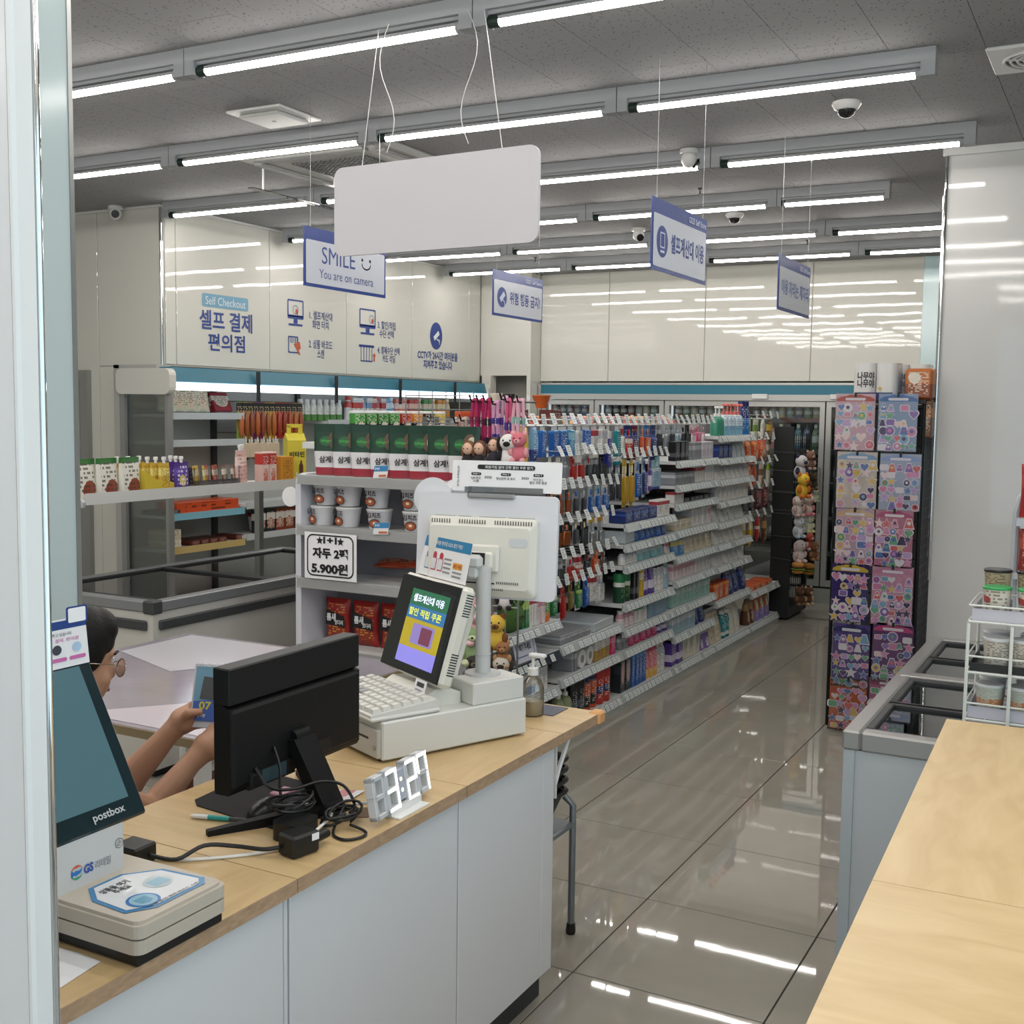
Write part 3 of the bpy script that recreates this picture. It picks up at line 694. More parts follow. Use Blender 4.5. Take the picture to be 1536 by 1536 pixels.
# ---------------------------------------------------------------- open wall cooler (left wall) ---------------
CXF, CXB = -5.56, -6.04; CY0, CY1 = 5.60, 9.72
oc = thing('open_cooler', 'white open front wall cooler with teal canopy and chilled food', 'cooler', ((CXF+CXB)/2, (CY0+CY1)/2, 0))
M_liner = mat('cooler_liner', '#b4b7b3', .4, bump=(120, .2, .003))
obj('body', MB().box((CXB, CY0+.05, .0), (CXB+.04, CY1, 1.9)).box((CXB, CY0+.05, .0), (CXF-.02, CY1, .18)).box((CXB+.04, CY0+.05, 1.86), (CXF-.1, CY1, 1.9)), M_liner, oc)
obj('canopy', MB().prism([(CXF-.14, 1.915), (CXF+.0, 1.915), (CXF+.03, 1.82), (CXF-.02, 1.805), (CXF-.14, 1.86)], CY0, CY1, 'y'), M_teal, oc)
lt = obj('canopy_light', MB().prism([(CXF+.0, 1.80), (CXF+.032, 1.815), (CXF+.028, 1.775), (CXF-.01, 1.765)], CY0+.02, CY1, 'y'), mat('cooler_lamp', '#ffffff', .3, emit='#f4f8ff', es=2.6), oc)
obj('canopy_end', MB().prism(rrect(-6.0, 1.735, CXF+.045, 1.905, .045), CY0-.06, CY0, 'y'), mat('hood_white', '#d0cec8', .35), oc)
obj('canopy_end', MB().prism(rrect(-6.0, 1.735, CXF+.045, 1.905, .045), CY1, CY1+.06, 'y'), mat('hood_white'), oc)
e = MB().box((-6.0, CY0-.03, 0), (-5.955, CY0+.02, 1.74)).box((CXF-.03, CY0-.03, .1), (CXF-.005, CY0+.02, 1.74)).box((-5.955, CY0-.03, 0), (CXF-.03, CY0+.02, .25))
obj('end_frame', e, mat('cooler_frame_grey', '#9b9c9a', .35, metal=.5), oc)
obj('end_glass', MB().box((-5.955, CY0-.005, .25), (CXF-.03, CY0+.003, 1.74)), G, oc)
obj('wall_surround', MB().box((-6.05, CY0-.03, 0), (-6.0, CY0+.05, 1.93)).box((-6.05, CY0-.03, 1.906), (CXF-.1, CY0+.1, 1.929)), mat('surround_grey', '#a9a9a6', .4), oc)
CB = [CY0+.05, 6.45, 7.42, CY1]
CZ = [1.605, 1.42, .92, .69, .40]
for a, b in zip(CB, CB[1:]):
    for z in CZ:
        if a > 6 and z == 1.42: continue
        if 6 < a < 7 and z > 1: continue
        dz = 0 if a < 6 else (.03 if z < 1 else -.05)
        s = obj('shelf', MB().box((-5.995, a+.01, z-.02+dz), (CXF-.13, b-.01, z+dz)), M_shelf, oc)
        rc = M_rail if z > 1 or a > 6 else mat('pale_blue_rail' if z > .8 else ('wood_rail' if z > .6 else 'clear_price_rail'), '#7fb4c4' if z > .8 else '#c0a86e', .3)
        obj('price_rail', MB().box((CXF-.13, a+.01, z-.035+dz), (CXF-.12, b-.01, z+.012+dz)), rc, s)
    if a > 6:
        obj('upright', MB().box((CXB+.04, a-.02, .2), (CXB+.07, a+.02, 1.86)), M_dgrey, oc)
for py in (388, 505, 601, 683):
    c = at(py, 580, x=CXF+.045)
    obj('pull_strap', MB().box((CXF+.04, c.y-.02, 1.70), (CXF+.045, c.y+.02, 1.91)), mat('black_strap', '#1c2326', .6), oc)
# ---------------------------------------------------------------- glass door coolers (back wall) -------------
GX0, GX1 = -5.16, -1.60
gc = thing('glass_door_cooler', 'row of glass door drink coolers under a teal band at the back', 'cooler', ((GX0+GX1)/2, YB, 0))
YD = YB-.02
obj('header_band', MB().box((GX0, YB-.05, 1.83), (GX1, YB-.01, 1.915)), M_teal, gc)
obj('header_frame', MB().box((GX0, YB-.06, 1.775), (GX1, YB-.005, 1.83)).box((GX0-.03, YB-.06, 0), (GX0, YB, 1.92)).box((GX0, YB-.055, 1.915), (GX1, YB-.005, 1.935)), mat('door_frame_silver', '#b4b5b2', .3, metal=.5), gc)
obj('cabinet', MB().box((GX0, YB+.55, 0), (GX1, YB+.6, 1.9)).box((GX0, YB, 0), (GX1, YB+.55, .14)).box((GX0, YB+.05, 1.8), (GX1, YB+.55, 1.9)), mat('cooler_interior_dark', '#33383a', .5), gc)
obj('plinth', MB().box((GX0, YB-.07, 0), (GX1, YB, .13)), mat('plinth_grey', '#8a8d88', .4), gc)
DX = [GX0]+[at(px, 600, y=YD).x for px in (893, 998, 1115, 1240)]+[GX1]
for k, (a, b) in enumerate(zip(DX, DX[1:])):
    d = obj('glass_door', MB().box((a+.045, YD-.004, .2), (b-.045, YD+.004, 1.74)), G, gc)
    fm = MB()
    for q in (((a+.006, .15), (a+.05, 1.77)), ((b-.05, .15), (b-.006, 1.77)), ((a+.05, .15), (b-.05, .205)), ((a+.05, 1.725), (b-.05, 1.77))): fm.box((q[0][0], YD-.025, q[0][1]), (q[1][0], YD+.02, q[1][1]))
    obj('door_frame', fm, mat('door_frame_silver'), d)
    obj('handle', MB().cyl((b-.03, YD-.05, .8), (b-.03, YD-.05, 1.2), .01, n=8).box((b-.036, YD-.05, .82), (b-.024, YD-.02, .85)).box((b-.036, YD-.05, 1.15), (b-.024, YD-.02, 1.18)), M_alu, d)
    for z in (.4, .72, 1.04, 1.34, 1.62):
        s = obj('shelf', MB().box((a+.01, YB+.08, z-.02), (b-.01, YB+.5, z)), M_shelf, gc)
        obj('price_rail', MB().box((a+.01, YB+.065, z-.035), (b-.01, YB+.08, z+.008)), mat('dark_rail', '#3a3f40', .4), s)
    if k < 3: obj('lamp_strip', MB().box((a+.03, YB+.06, .2), (a+.045, YB+.08, 1.75)), mat('cooler_strip_lamp', '#9aa0a8', .3, emit='#eef4ff', es=.5), gc)
for px in (1140, 1258):
    c = at(px, 590, y=YB-.07); obj('door_closer', MB().cbox((c.x-.07, YB-.085, 1.79), (c.x+.07, YB-.05, 1.835), .004), M_white, gc)
# ---------------------------------------------------------------- black rack with plush key rings -------------
bk = thing('wire_rack', 'tall black display rack hung with plush key rings at the shelf end', 'rack', (-2.62, 9.42, 0))
obj('front_panel', MB().box((-2.545, 9.135, .02), (-2.39, 9.17, 1.56)), mat('black_steel', '#191c1d', .5), bk)
obj('base', MB().box((-2.545, 9.17, .02), (-2.39, 9.72, .10)), mat('black_steel'), bk)
obj('post', MB().box((-2.43, 9.68, .02), (-2.39, 9.72, 1.5)), mat('black_steel'), bk)
obj('back_panel', MB().box((-2.545, 9.17, .1), (-2.525, 9.70, 1.53)), mat('black_steel'), bk)
gm = MB()
for k in range(8): gm.tube([(-2.40, 9.19+k*.068, .12), (-2.40, 9.19+k*.068, 1.5)], .003, 5)
for k in range(14): gm.tube([(-2.40, 9.17, .15+k*.1), (-2.40, 9.70, .15+k*.1)], .003, 5)
obj('wire_grid', gm, mat('black_wire', '#202324', .4, metal=.5), bk)
obj('foot', MB().lathe([(.02, 0), (.02, .02)], 12, 0, (-2.42, 9.6, 0)), M_black, bk)
# ---------------------------------------------------------------- sticker rack ---------------------------
YS = 6.06
sr = thing('sticker_rack', 'black wire grid rack hung with sticker sheets near the right pillar', 'rack', (-1.15, YS+.1, 0))
g1 = MB()
for x in (-1.36, -1.15, -.94): g1.tube([(x, YS+.02, .02), (x, YS+.02, 1.72)], .01, 8)
for k in range(18): g1.tube([(-1.36, YS+.02, .08+k*.095), (-.94, YS+.02, .08+k*.095)], .003, 5)
for k in range(9): g1.tube([(-1.33+k*.05, YS+.02, .04), (-1.33+k*.05, YS+.02, 1.72)], .002, 5)
obj('front_grid', g1, mat('black_wire'), sr)
g2 = MB()
for k in range(34): g2.tube([(-.945, YS+.03, .08+k*.05), (-.945, YS+.5, .08+k*.05)], .0022, 5)
for k in range(9): g2.tube([(-.945, YS+.03+.47*k/8, .04), (-.945, YS+.03+.47*k/8, 1.72)], .004, 5)
obj('side_grid', g2, mat('grey_wire', '#7d8285', .4, metal=.6), sr)
obj('top_tray', MB().box((-1.36, YS, 1.722), (-.93, YS+.45, 1.74)), mat('black_steel'), sr)
obj('base', MB().box((-1.36, YS+.03, 0), (-.94, YS+.5, .04)), mat('black_steel'), sr)
obj('back_panel', MB().box((-1.3, YS+.5, .04), (-.94, YS+.51, 1.72)), mat('dark_back', '#3c3e40', .6), sr)
# ---------------------------------------------------------------- counters -----------------------------
def wood(name, c1, c2, c3, sc=(1, 1, 1)):
    m = mat(name, c1, .38); nt = m.node_tree; b = nt.nodes['Principled BSDF']; L = nt.links.new
    tc = node(nt, 'TexCoord'); mp = node(nt, 'Mapping'); mp.inputs['Scale'].default_value = sc; L(tc.outputs['Object'], mp.inputs[0])
    n = node(nt, 'TexNoise'); n.inputs['Scale'].default_value = 4; n.inputs['Detail'].default_value = 6; n.inputs['Distortion'].default_value = .8; L(mp.outputs[0], n.inputs[0])
    r = nt.nodes.new('ShaderNodeValToRGB'); r.color_ramp.elements[0].position = .35; r.color_ramp.elements[1].position = .68
    r.color_ramp.elements[0].color = lin(c1); r.color_ramp.elements[1].color = lin(c2); e = r.color_ramp.elements.new(.5); e.color = lin(c3)
    L(n.outputs[0], r.inputs[0]); L(r.outputs[0], b.inputs['Base Color']); return m
M_oak = wood('pale_oak_top', '#c0a374', '#cfb385', '#c8ab7d', (6, 1.1, 3))
M_oakx = wood('pale_oak_top_cross', '#c0a374', '#cfb385', '#c8ab7d', (1.1, 6, 3))
M_oakf = wood('pale_oak_edge', '#a2866a', '#b99a7c', '#ad9073', (3, 8, 30))
M_maple = wood('pale_maple_top', '#cdb082', '#dabf92', '#d4b88a', (5, 1.2, 3))
M_mapx = wood('pale_maple_top_cross', '#cdb082', '#dabf92', '#d4b88a', (1.2, 5, 3))
M_cab = mat('white_cabinet_laminate', '#d9dbde', .32)
CTZ, CFX, CBX = .77, -1.352, -1.9
cy = [1.10, 1.672, 2.302, 2.824]
TOPW = [M_oak, M_oakx, M_oak]
for i in range(3):
    a, b = cy[i], cy[i+1]
    w3 = ['under the scale', 'under the computer monitor', 'under the cash drawer'][i]
    t = thing('counter_cabinet', 'white counter cabinet with oak top ' + w3, 'counter', ((CFX+CBX)/2, (a+b)/2, 0), 0, 'cash desk cabinets')
    bx_ = CBX if i else -1.85
    obj('worktop', MB().box((bx_, a+.0012, CTZ-.028), (CFX-.0015, b-.0012, CTZ)), [M_oak, M_oakx, M_oak][i], t)
    obj('front_edge', MB().box((CFX-.0015, a+.0012, CTZ-.028), (CFX, b-.0012, CTZ)), M_oakf, t)
    obj('body', MB().box((bx_+.02, a+.002, .09), (CFX-.045, b-.002, CTZ-.028)), M_cab, t)
    if i == 2:
        obj('door', MB().cbox((CFX-.043, a+.003, .093), (CFX-.022, b-.078, CTZ-.03), .002), M_cab, t)
        obj('filler_panel', MB().cbox((CFX-.043, b-.075, .093), (CFX-.022, b-.006, CTZ-.03), .002), M_cab, t)
    if i == 0: obj('filler_panel', MB().cbox((CFX-.043, b-.0125, .093), (CFX-.022, b-.002, CTZ-.03), .002), M_cab, t)
    if i < 2: obj('door', MB().cbox((CFX-.043, a+(.004 if i else .03), .093), (CFX-.022, b-.003-(.012 if i == 0 else 0), CTZ-.03), .002), M_cab, t)
    obj('plinth', MB().box((bx_+.04, a+.002, 0), (CFX-.06, b-.004, .09)), mat('dark_plinth', '#33383a', .5), t)
fp = thing('counter_flap', 'oak flap at the far end of the cash desk with an orange corner guard', 'counter', (-1.6, 2.96, CTZ))
obj('flap_board', MB().box((CBX, 2.826, CTZ-.028), (CFX-.0015, 3.09, CTZ)), M_oakx, fp)
obj('front_edge', MB().box((CFX-.0015, 2.826, CTZ-.028), (CFX, 3.09, CTZ)), M_oakf, fp)
obj('corner_guard', MB().cbox((CFX-.03, 3.055, CTZ-.032), (CFX+.008, 3.10, CTZ+.006), .006), mat('orange_guard', '#d9a066', .5), fp)
obj('bracket', MB().tube([(CFX-.03, 2.83, .60), (CFX-.03, 2.86, .65), (CFX-.03, 2.93, .735)], .007, 6).box((CFX-.04, 2.826, .58), (CFX-.02, 2.832, .74)), M_white, fp)
# right counter, slightly turned
RZ = .88
ra, rb, rcn = at(1420, 1078, z=RZ), at(1308.5, 1320, z=RZ), at(1536, 1087, z=RZ)
ang = math.atan2(-(ra.x-rb.x), ra.y-rb.y)
for i, (lab, y0, y1) in enumerate((('pale maple counter section next to the cup rack', (rb-ra).length*-1, 0), ('pale maple counter section at the bottom right corner', -(rb-ra).length-.9, -(rb-ra).length))):
    t = thing('service_counter', lab, 'counter', (ra.x, ra.y, 0), ang)
    obj('worktop', MB().box((0, y0+.001, RZ-.03), (.75, y1-.001, RZ)), M_maple if i == 0 else M_mapx, t, world=False)
    obj('body', MB().box((.03, y0+.002, .08), (.73, y1-.01, RZ-.03)), M_cab, t, world=False)
    obj('plinth', MB().box((.06, y0+.002, 0), (.73, y1-.03, .08)), mat('dark_plinth'), t, world=False)
# table behind the cash desk, under a clear cover
tb1 = thing('work_table', 'white table under a clear plastic cover behind the cash desk', 'table', (-2.85, 2.75, 0))
TZ = .74
P = [at(160, 1084, z=TZ), at(292, 1112, z=TZ), at(470, 975, z=TZ), at(205, 985, z=TZ)]
P[0] = Vector((-2.75, 2.33, TZ)); P[1] = Vector((-2.24, 2.33, TZ)); P[2] = Vector((-2.24, 3.55, TZ)); P[3] = Vector((-3.35, 3.55, TZ)); P[0] = Vector((-3.35, 2.33, TZ))
obj('tabletop', MB().box((-3.35, 2.33, TZ-.025), (-2.24, 3.45, TZ)), mat('table_edge', '#8a7a5c', .5), tb1)
obj('top_sheet', MB().box((-3.345, 2.335, TZ), (-2.245, 3.445, TZ+.002)), mat('mottled_paper', '#a39ca5', .12, noise=(5, '#847d88')), tb1)
obj('paper_sheet', MB().add([(-3.3, 3.05, TZ+.003), (-2.9, 2.9, TZ+.003), (-2.6, 3.42, TZ+.003), (-3.3, 3.42, TZ+.003)], [(0, 1, 2, 3)]), mat('pale_sheet', '#c4c1c9', .15), tb1)
obj('paper_sheet', MB().add([(-2.75, 2.36, TZ+.003), (-2.26, 2.36, TZ+.003), (-2.26, 2.95, TZ+.003)], [(0, 1, 2)]), mat('pink_sheet', '#c6bcc6', .12), tb1)
for x, y in ((-3.3, 2.42), (-2.30, 2.42), (-3.3, 3.38), (-2.30, 3.38)): obj('leg', MB().box((x-.018, y-.018, 0), (x+.018, y+.018, TZ-.025)), M_whiteg, tb1)
tag(obj('carton', MB().cbox((-2.72, 2.5, 0), (-2.36, 2.95, .42), .006), pm('#8c2f22', '#2c3f78', '#e0e0e6', band=(.0, .3))), 'red and blue printed carton under the white table', 'carton')
# ---------------------------------------------------------------- parcel kiosk with scale -------------------
M_beige = mat('beige_plastic', '#bdb4a6', .4); M_beige2 = mat('pale_grey_plastic', '#c6c6c4', .4)
kx, ky0, ky1 = -1.532, 1.16, 1.462
kk = thing('parcel_kiosk', 'grey parcel kiosk with tilted touch screen and weighing scale at left', 'kiosk', (-1.5, 1.35, CTZ))
obj('scale_foot', MB().cbox((-1.60, 1.268, CTZ+.001), (-1.345, 1.462, CTZ+.024), .004), M_black, kk)
obj('scale_base', MB().prism(rrect(-1.605, 1.262, -1.338, 1.468, .018), CTZ+.023, CTZ+.046, 'z'), M_beige, kk)
sp_ = MB().prism(rrect(-1.605, 1.262, -1.338, 1.468, .018), CTZ+.049, CTZ+.07, 'z').prism(rrect(-1.60, 1.268, -1.344, 1.462, .018), CTZ+.07, CTZ+.0755, 'z').prism(rrect(-1.60, 1.266, -1.342, 1.464, .016), CTZ+.045, CTZ+.05, 'z', 1)
plate = obj('scale_platter', sp_, [M_beige, M_dgrey], kk)
SZ = CTZ+.076
fr = Fr((-1.349, 1.27, SZ), (0, 1, 0), (-1, 0, 0))
oc6 = [(.055, .012), (.165, .012), (.183, .03), (.175, .12), (.12, .165), (.05, .165), (.018, .12), (.012, .04)]
ctr = (.098, .088); ins = [((x-ctr[0])*.9+ctr[0], (y-ctr[1])*.9+ctr[1]) for x, y in oc6]
mb = MB(); flat(mb, fr, oc6, 0, .0006); flat(mb, fr, ins, 1, .0012)
flat(mb, fr, disc(.028, 24, .062, .05), 2, .0018); flat(mb, fr, disc(.023, 24, .062, .05), 3, .0022)
flat(mb, fr, disc(.025, 24, .128, .085), 4, .0018); flat(mb, fr, [(.112, .07), (.144, .07), (.144, .097), (.112, .097)], 3, .0022)
flat(mb, fr, [(.05, .04), (.062, .034), (.074, .04), (.074, .06), (.05, .06)], 5, .0026)
M_stk = mat('sticker_blue', '#3f7fb0', .25)
sk = obj('round_print', mb, [M_stk, mat('sticker_white', '#d7dadd', .2), mat('sticker_blue2', '#2f72b8', .3), mat('sticker_lblue', '#8fb8cc', .3), mat('sticker_silver', '#b9c6c9', .3), mat('sticker_mblue', '#5d9ab8', .3)], plate)
lettering('scale1', Fr((-1.349, 1.27, SZ), (0, 1, 0), (-1, 0, 0)), .045, .105, .06, .035, M_ink, plate)
lettering('scale2', fr, .05, .02, .11, .007, M_ink, plate)
obj('barcode_label', MB().box((-1.602, 1.30, SZ), (-1.575, 1.42, SZ+.0006)), mat('silver_label', '#aeb0b0', .3), plate)
obj('barcode', MB().box((-1.596, 1.335, SZ+.0006), (-1.583, 1.395, SZ+.001)), M_dgrey, plate)
obj('stand', MB().cbox((-1.72, 1.10, CTZ+.002), (kx-.075, ky1-.04, CTZ+.165), .004).cbox((-1.66, 1.10, CTZ+.07), (kx, 1.418, CTZ+.165), .004), M_beige2, kk)
fr = Fr((kx, 1.27, CTZ+.08), (0, 1, 0), (0, 0, 1))
mb = MB()
for cc, a0, a1, r0, r1 in ((0, 25, 165, .0125, .0075), (2, 195, 345, .0125, .0075), (1, 150, 215, .0125, .0)):
    A_ = [math.radians(a0+(a1-a0)*q/12) for q in range(13)]
    flat(mb, fr, [(.042+r0*math.cos(t), .024+r0*math.sin(t)) for t in A_]+[(.042+(r1+(r0-r1)*abs(q-6)/6)*math.cos(t), .024+(r1+(r0-r1)*abs(q-6)/6)*math.sin(t)) for q, t in reversed(list(enumerate(A_)))], cc, .0012)
flat(mb, fr, [(.031, .022), (.038, .028), (.046, .026), (.054, .03), (.049, .021), (.040, .019)], 1, .0016)
obj('logo', mb, [mat('logo_red', '#d0503c', .4), mat('logo_blue', '#2d74b8', .4), mat('logo_green', '#3d9c78', .4)], kk)
lettering('gs', fr, .056, .016, .02, .016, mat('logo_navy', '#2a4fa0', .4), kk)
lettering('retail', fr, .08, .016, .034, .015, mat('logo_grey', '#6d7076', .4), kk)
mb = MB(); ring2(mb, fr, disc(.009, 20, .134, .045), disc(.008, 20, .134, .045)); ring2(mb, fr, [(.134+.0045*math.cos(2.1+4.2*q/11), .045+.0045*math.sin(-1.0+math.pi/2+2.1+4.2*q/11)) for q in range(12)], [(.134+.0035*math.cos(2.1+4.2*q/11), .045+.0035*math.sin(-1.0+math.pi/2+2.1+4.2*q/11)) for q in range(12)]); line2(mb, fr, [(.134, .045), (.134, .051)], .001)
obj('power_button', mb, M_dgrey, kk)
# tilted screen
B0 = Vector((kx+.004, 1.10, .932)); up = Vector((-.141, 0, .262)).normalized(); SW = ky1+.006-1.10; SHt = .302
F = Fr(B0, (0, 1, 0), up)
mat('black_gloss_bezel', '#0e1416', .12)
bz = obj('screen_bezel', MB().cbox((0, 0, -.035), (SW, SHt, 0), .004, 0, F.M()), mat('kiosk_bezel', '#1c2c31', .1), kk)

mb = MB(); flat(mb, F, [(.01, .038), (SW-.028, .038), (SW-.028, SHt-.012), (.01, SHt-.012)], 0, .001)
sc_ = obj('screen', mb, mat('dark_teal_screen', '#1d3238', .06, spec=.6, emit='#5b7d86', es=.4), bz)
lettering('postbox', F, SW-.115, .012, .07, .018, mat('silver_print', '#b5b9ba', .4), bz)
# poster standing on top of the screen
F2 = Fr(B0+F.v*(SHt-.01)+F.n*.004, (0, 1, 0), (-.02, 0, 1)); PH = .088
mb = MB(); flat(mb, F2, [(.0, 0), (SW-.005, 0), (SW-.012, PH), (.0, PH)], 0, 0); flat(mb, F2, [(.0, 0), (.0, PH), (SW-.012, PH), (SW-.005, 0)], 0, -.001)
flat(mb, F2, [(.0, PH-.018), (SW-.011, PH-.018), (SW-.012, PH-.003), (.0, PH-.003)], 1, .0006)
flat(mb, F2, rrect(SW-.055, PH-.012, SW-.008, PH+.02, .004), 1, .001); flat(mb, F2, rrect(SW-.051, PH-.009, SW-.012, PH+.017, .003), 2, .0016)
for k in range(5):
    x = SW-.05-k*.042; flat(mb, F2, rrect(x, .012, x+.036, .019, .003), 3, .001)
for k, c in enumerate((4, 5, 4, 5)):
    x = SW-.038-k*.044; flat(mb, F2, disc(.01, 14, x+.005, .034, .009), c, .001)
obj('poster', mb, [M_paper, mat('poster_navy', '#1f3f83', .4), mat('poster_white', '#f0f0f2', .5), mat('poster_pink', '#c76aa8', .5), mat('poster_sky', '#a9c6df', .5), mat('poster_dark', '#39404c', .5)], kk)
lettering('bag2', F2, SW-.13, .058, .085, .006, M_ink, kk, c=.0018); lettering('bag', F2, SW-.15, .047, .12, .007, mat('poster_pink'), kk, c=.0018)
# sheet of paper at the near end of the counter
tag(obj('paper_sheet', MB().add([(-1.52, 1.105, CTZ+.001), (-1.40, 1.15, CTZ+.001), (-1.415, 1.256, CTZ+.001), (-1.47, 1.258, CTZ+.001), (-1.62, 1.25, CTZ+.001)], [(0, 1, 2, 3, 4)]), M_paper), 'blank white paper sheet at the near end of the counter', 'paper')
# ---------------------------------------------------------------- adapters and cables -----------------------
a1 = thing('power_adapter', 'black power adapter plugged in beside the parcel kiosk', 'adapter', (-1.66, 1.575, CTZ))
obj('case', MB().cbox((-1.71, 1.545, CTZ+.001), (-1.645, 1.605, CTZ+.04), .004), M_black, a1)
obj('cable', MB().cable([(-1.645, 1.585, CTZ+.018), (-1.60, 1.61, CTZ+.010), (-1.575, 1.66, CTZ+.026), (-1.53, 1.70, CTZ+.02), (-1.48, 1.722, CTZ+.016), (-1.455, 1.742, CTZ+.018)], .0045, 8), M_black, a1)
tag(obj('white_cable', MB().cable([(-1.65, 1.60, CTZ+.004), (-1.60, 1.625, CTZ+.004), (-1.55, 1.665, CTZ+.004), (-1.50, 1.72, CTZ+.004), (-1.47, 1.765, CTZ+.006), (-1.45, 1.80, CTZ+.01), (-1.46, 1.90, CTZ+.02), (-1.49, 1.97, CTZ+.015), (-1.47, 2.02, CTZ+.02), (-1.43, 2.02, CTZ+.03)], .0032, 7), M_whiteg), 'thin white cable running along the counter between the adapters', 'cable')
a2 = thing('power_adapter', 'black power adapter with a white label in front of the monitor', 'adapter', (-1.42, 1.78, CTZ))
bx = MB().cbox((-.026, -.034, .001), (.026, .034, .046), .005); Ma = Matrix.Translation((-1.432, 1.775, CTZ)) @ Matrix.Rotation(-.2, 4, 'Z')
c_ = MB(); c_.cbox((-.026, -.034, .001), (.026, .034, .046), .005, 0, Ma); obj('case', c_, M_black, a2)
l_ = MB(); l_.box((.026, .012, .028), (.0268, .03, .042), 0, Ma); obj('label', l_, M_paper, a2)
mb = MB(); mb.cyl((-1.42, 1.81, CTZ+.02), (-1.42, 1.85, CTZ+.02), .010, n=10)
obj('plug', mb, M_black, a2)
def coil(c, r, turns, z, seed, rad=.0032):
    random.seed(seed); p = []
    for k in range(turns*14):
        t = 2*math.pi*k/14; rr = r*(1+.22*math.sin(k*.37+seed)); p.append((c[0]+rr*.55*math.cos(t), c[1]+rr*math.sin(t), z+.004+.0045*(k/14)+.007*math.sin(k*.6+seed)))
    return MB().tube(p, rad, 6)
cbn = thing('cable_bundle', 'tangled bundle of black cables on the monitor foot', 'cable', (-1.49, 1.93, CTZ))
obj('cable', coil((-1.53, 1.87), .055, 4, CTZ+.045, 2), M_black, cbn)
obj('cable', coil((-1.455, 1.95), .05, 4, CTZ+.012, 5), M_black, cbn)
obj('cable', MB().cable([(-1.42, 1.93, CTZ+.012), (-1.38, 1.93, CTZ+.004), (-1.368, 1.90, CTZ+.004), (-1.39, 1.87, CTZ+.004), (-1.43, 1.885, CTZ+.004), (-1.45, 1.93, CTZ+.02), (-1.47, 1.98, CTZ+.03)], .0032, 7), M_black, cbn)
obj('cable', MB().cable([(-1.60, 1.84, .90), (-1.57, 1.85, .86), (-1.55, 1.90, .845), (-1.52, 1.96, .85), (-1.49, 2.0, .835), (-1.46, 2.0, .80), (-1.45, 1.97, .79)], .0035, 7), M_black, cbn)
obj('cable', MB().cable([(-1.60, 1.90, .93), (-1.58, 1.895, .89), (-1.575, 1.89, .84), (-1.56, 1.885, .81)], .0035, 7), M_black, cbn)
a3 = tag(obj('power_brick', MB().prism(rrect(-1.53, 1.80, -1.46, 1.885, .02), CTZ+.001, CTZ+.038, 'z'), M_black), 'rounded black power brick under the monitor cable bundle', 'adapter')
# ---------------------------------------------------------------- computer monitor (seen from behind) ----------
mo = thing('computer_monitor', 'black computer monitor seen from behind on the cash desk', 'monitor', (-1.60, 1.98, CTZ))
mx, my0, my1, mz0, mz1 = -1.62, 1.772, 2.222, .855, 1.122
M_mon = mat('matte_black_monitor', '#08090b', .55, spec=.3); M_mon2 = mat('monitor_upper_black', '#0b0d0f', .45, spec=.35)
obj('back_shell', MB().prism([(mx-.03, mz0), (mx+.006, mz0+.0), (mx+.012, mz0+.01), (mx+.012, mz1-.085), (mx-.008, mz1-.078), (mx-.012, mz1), (mx-.03, mz1)], my0, my1, 'y'), M_mon, mo)
obj('bulge', MB().cbox((mx-.01, my0+.002, mz0+.012), (mx+.018, my1-.002, mz1-.086), .007), M_mon, mo)
obj('upper_panel', MB().cbox((mx-.034, my0-.001, mz1-.078), (mx+.012, my1+.001, mz1+.001), .003), M_mon2, mo)
obj('display_panel', MB().box((mx-.036, my0+.005, mz0+.005), (mx-.03, my1-.005, mz1-.004)), mat('black_gloss_bezel'), mo)
mb = MB(); fr = Fr((mx+.0185, my0+.16, mz0+.05), (0, 1, 0), (0, 0, 1))
for x in (.0, .12): line2(mb, fr, [(x, 0), (x, .11)], .001)
for y in (.0, .11): line2(mb, fr, [(0, y), (.12, y)], .001)
for x, y in ((.008, .012), (.112, .012), (.008, .098), (.112, .098)): flat(mb, fr, disc(.003, 10, x, y))
obj('mount_cover', mb, mat('seam_black', '#020203', .6), mo)
obj('vent_slot', MB().box((mx+.0105, my0+.05, mz0+.036), (mx+.0195, my0+.20, mz0+.0)).box((mx+.010, my0+.23, mz0+.02), (mx+.0195, my0+.33, mz0+.05)), mat('seam_black'), mo)
obj('rating_label', MB().box((mx+.0195, my0+.09, mz0+.004), (mx+.02, my0+.17, mz0+.034)), pm('#33464c', '#33464c', '#9fb0b0'), mo)
obj('power_socket', MB().cbox((mx+.012, my0+.055, mz0+.005), (mx+.0205, my0+.08, mz0+.032), .003), mat('seam_black'), mo)
sc = (mx+.02, 1.985)
obj('stand_neck', MB().add([(sc[0]-.012, sc[1]-.036, .93), (sc[0]+.016, sc[1]-.036, .935), (sc[0]+.016, sc[1]+.036, .935), (sc[0]-.012, sc[1]+.036, .93),
  (sc[0]+.065, sc[1]-.03, .785), (sc[0]+.1, sc[1]-.03, .785), (sc[0]+.1, sc[1]+.036, .785), (sc[0]+.065, sc[1]+.036, .785)],
  [(0, 3, 2, 1), (4, 5, 6, 7), (0, 1, 5, 4), (1, 2, 6, 5), (2, 3, 7, 6), (3, 0, 4, 7)]).cyl((sc[0], sc[1]-.025, .935), (sc[0], sc[1]+.025, .935), .016, n=12), M_mon, mo)
hb = (sc[0]+.085, sc[1]+.0)
ft = MB()
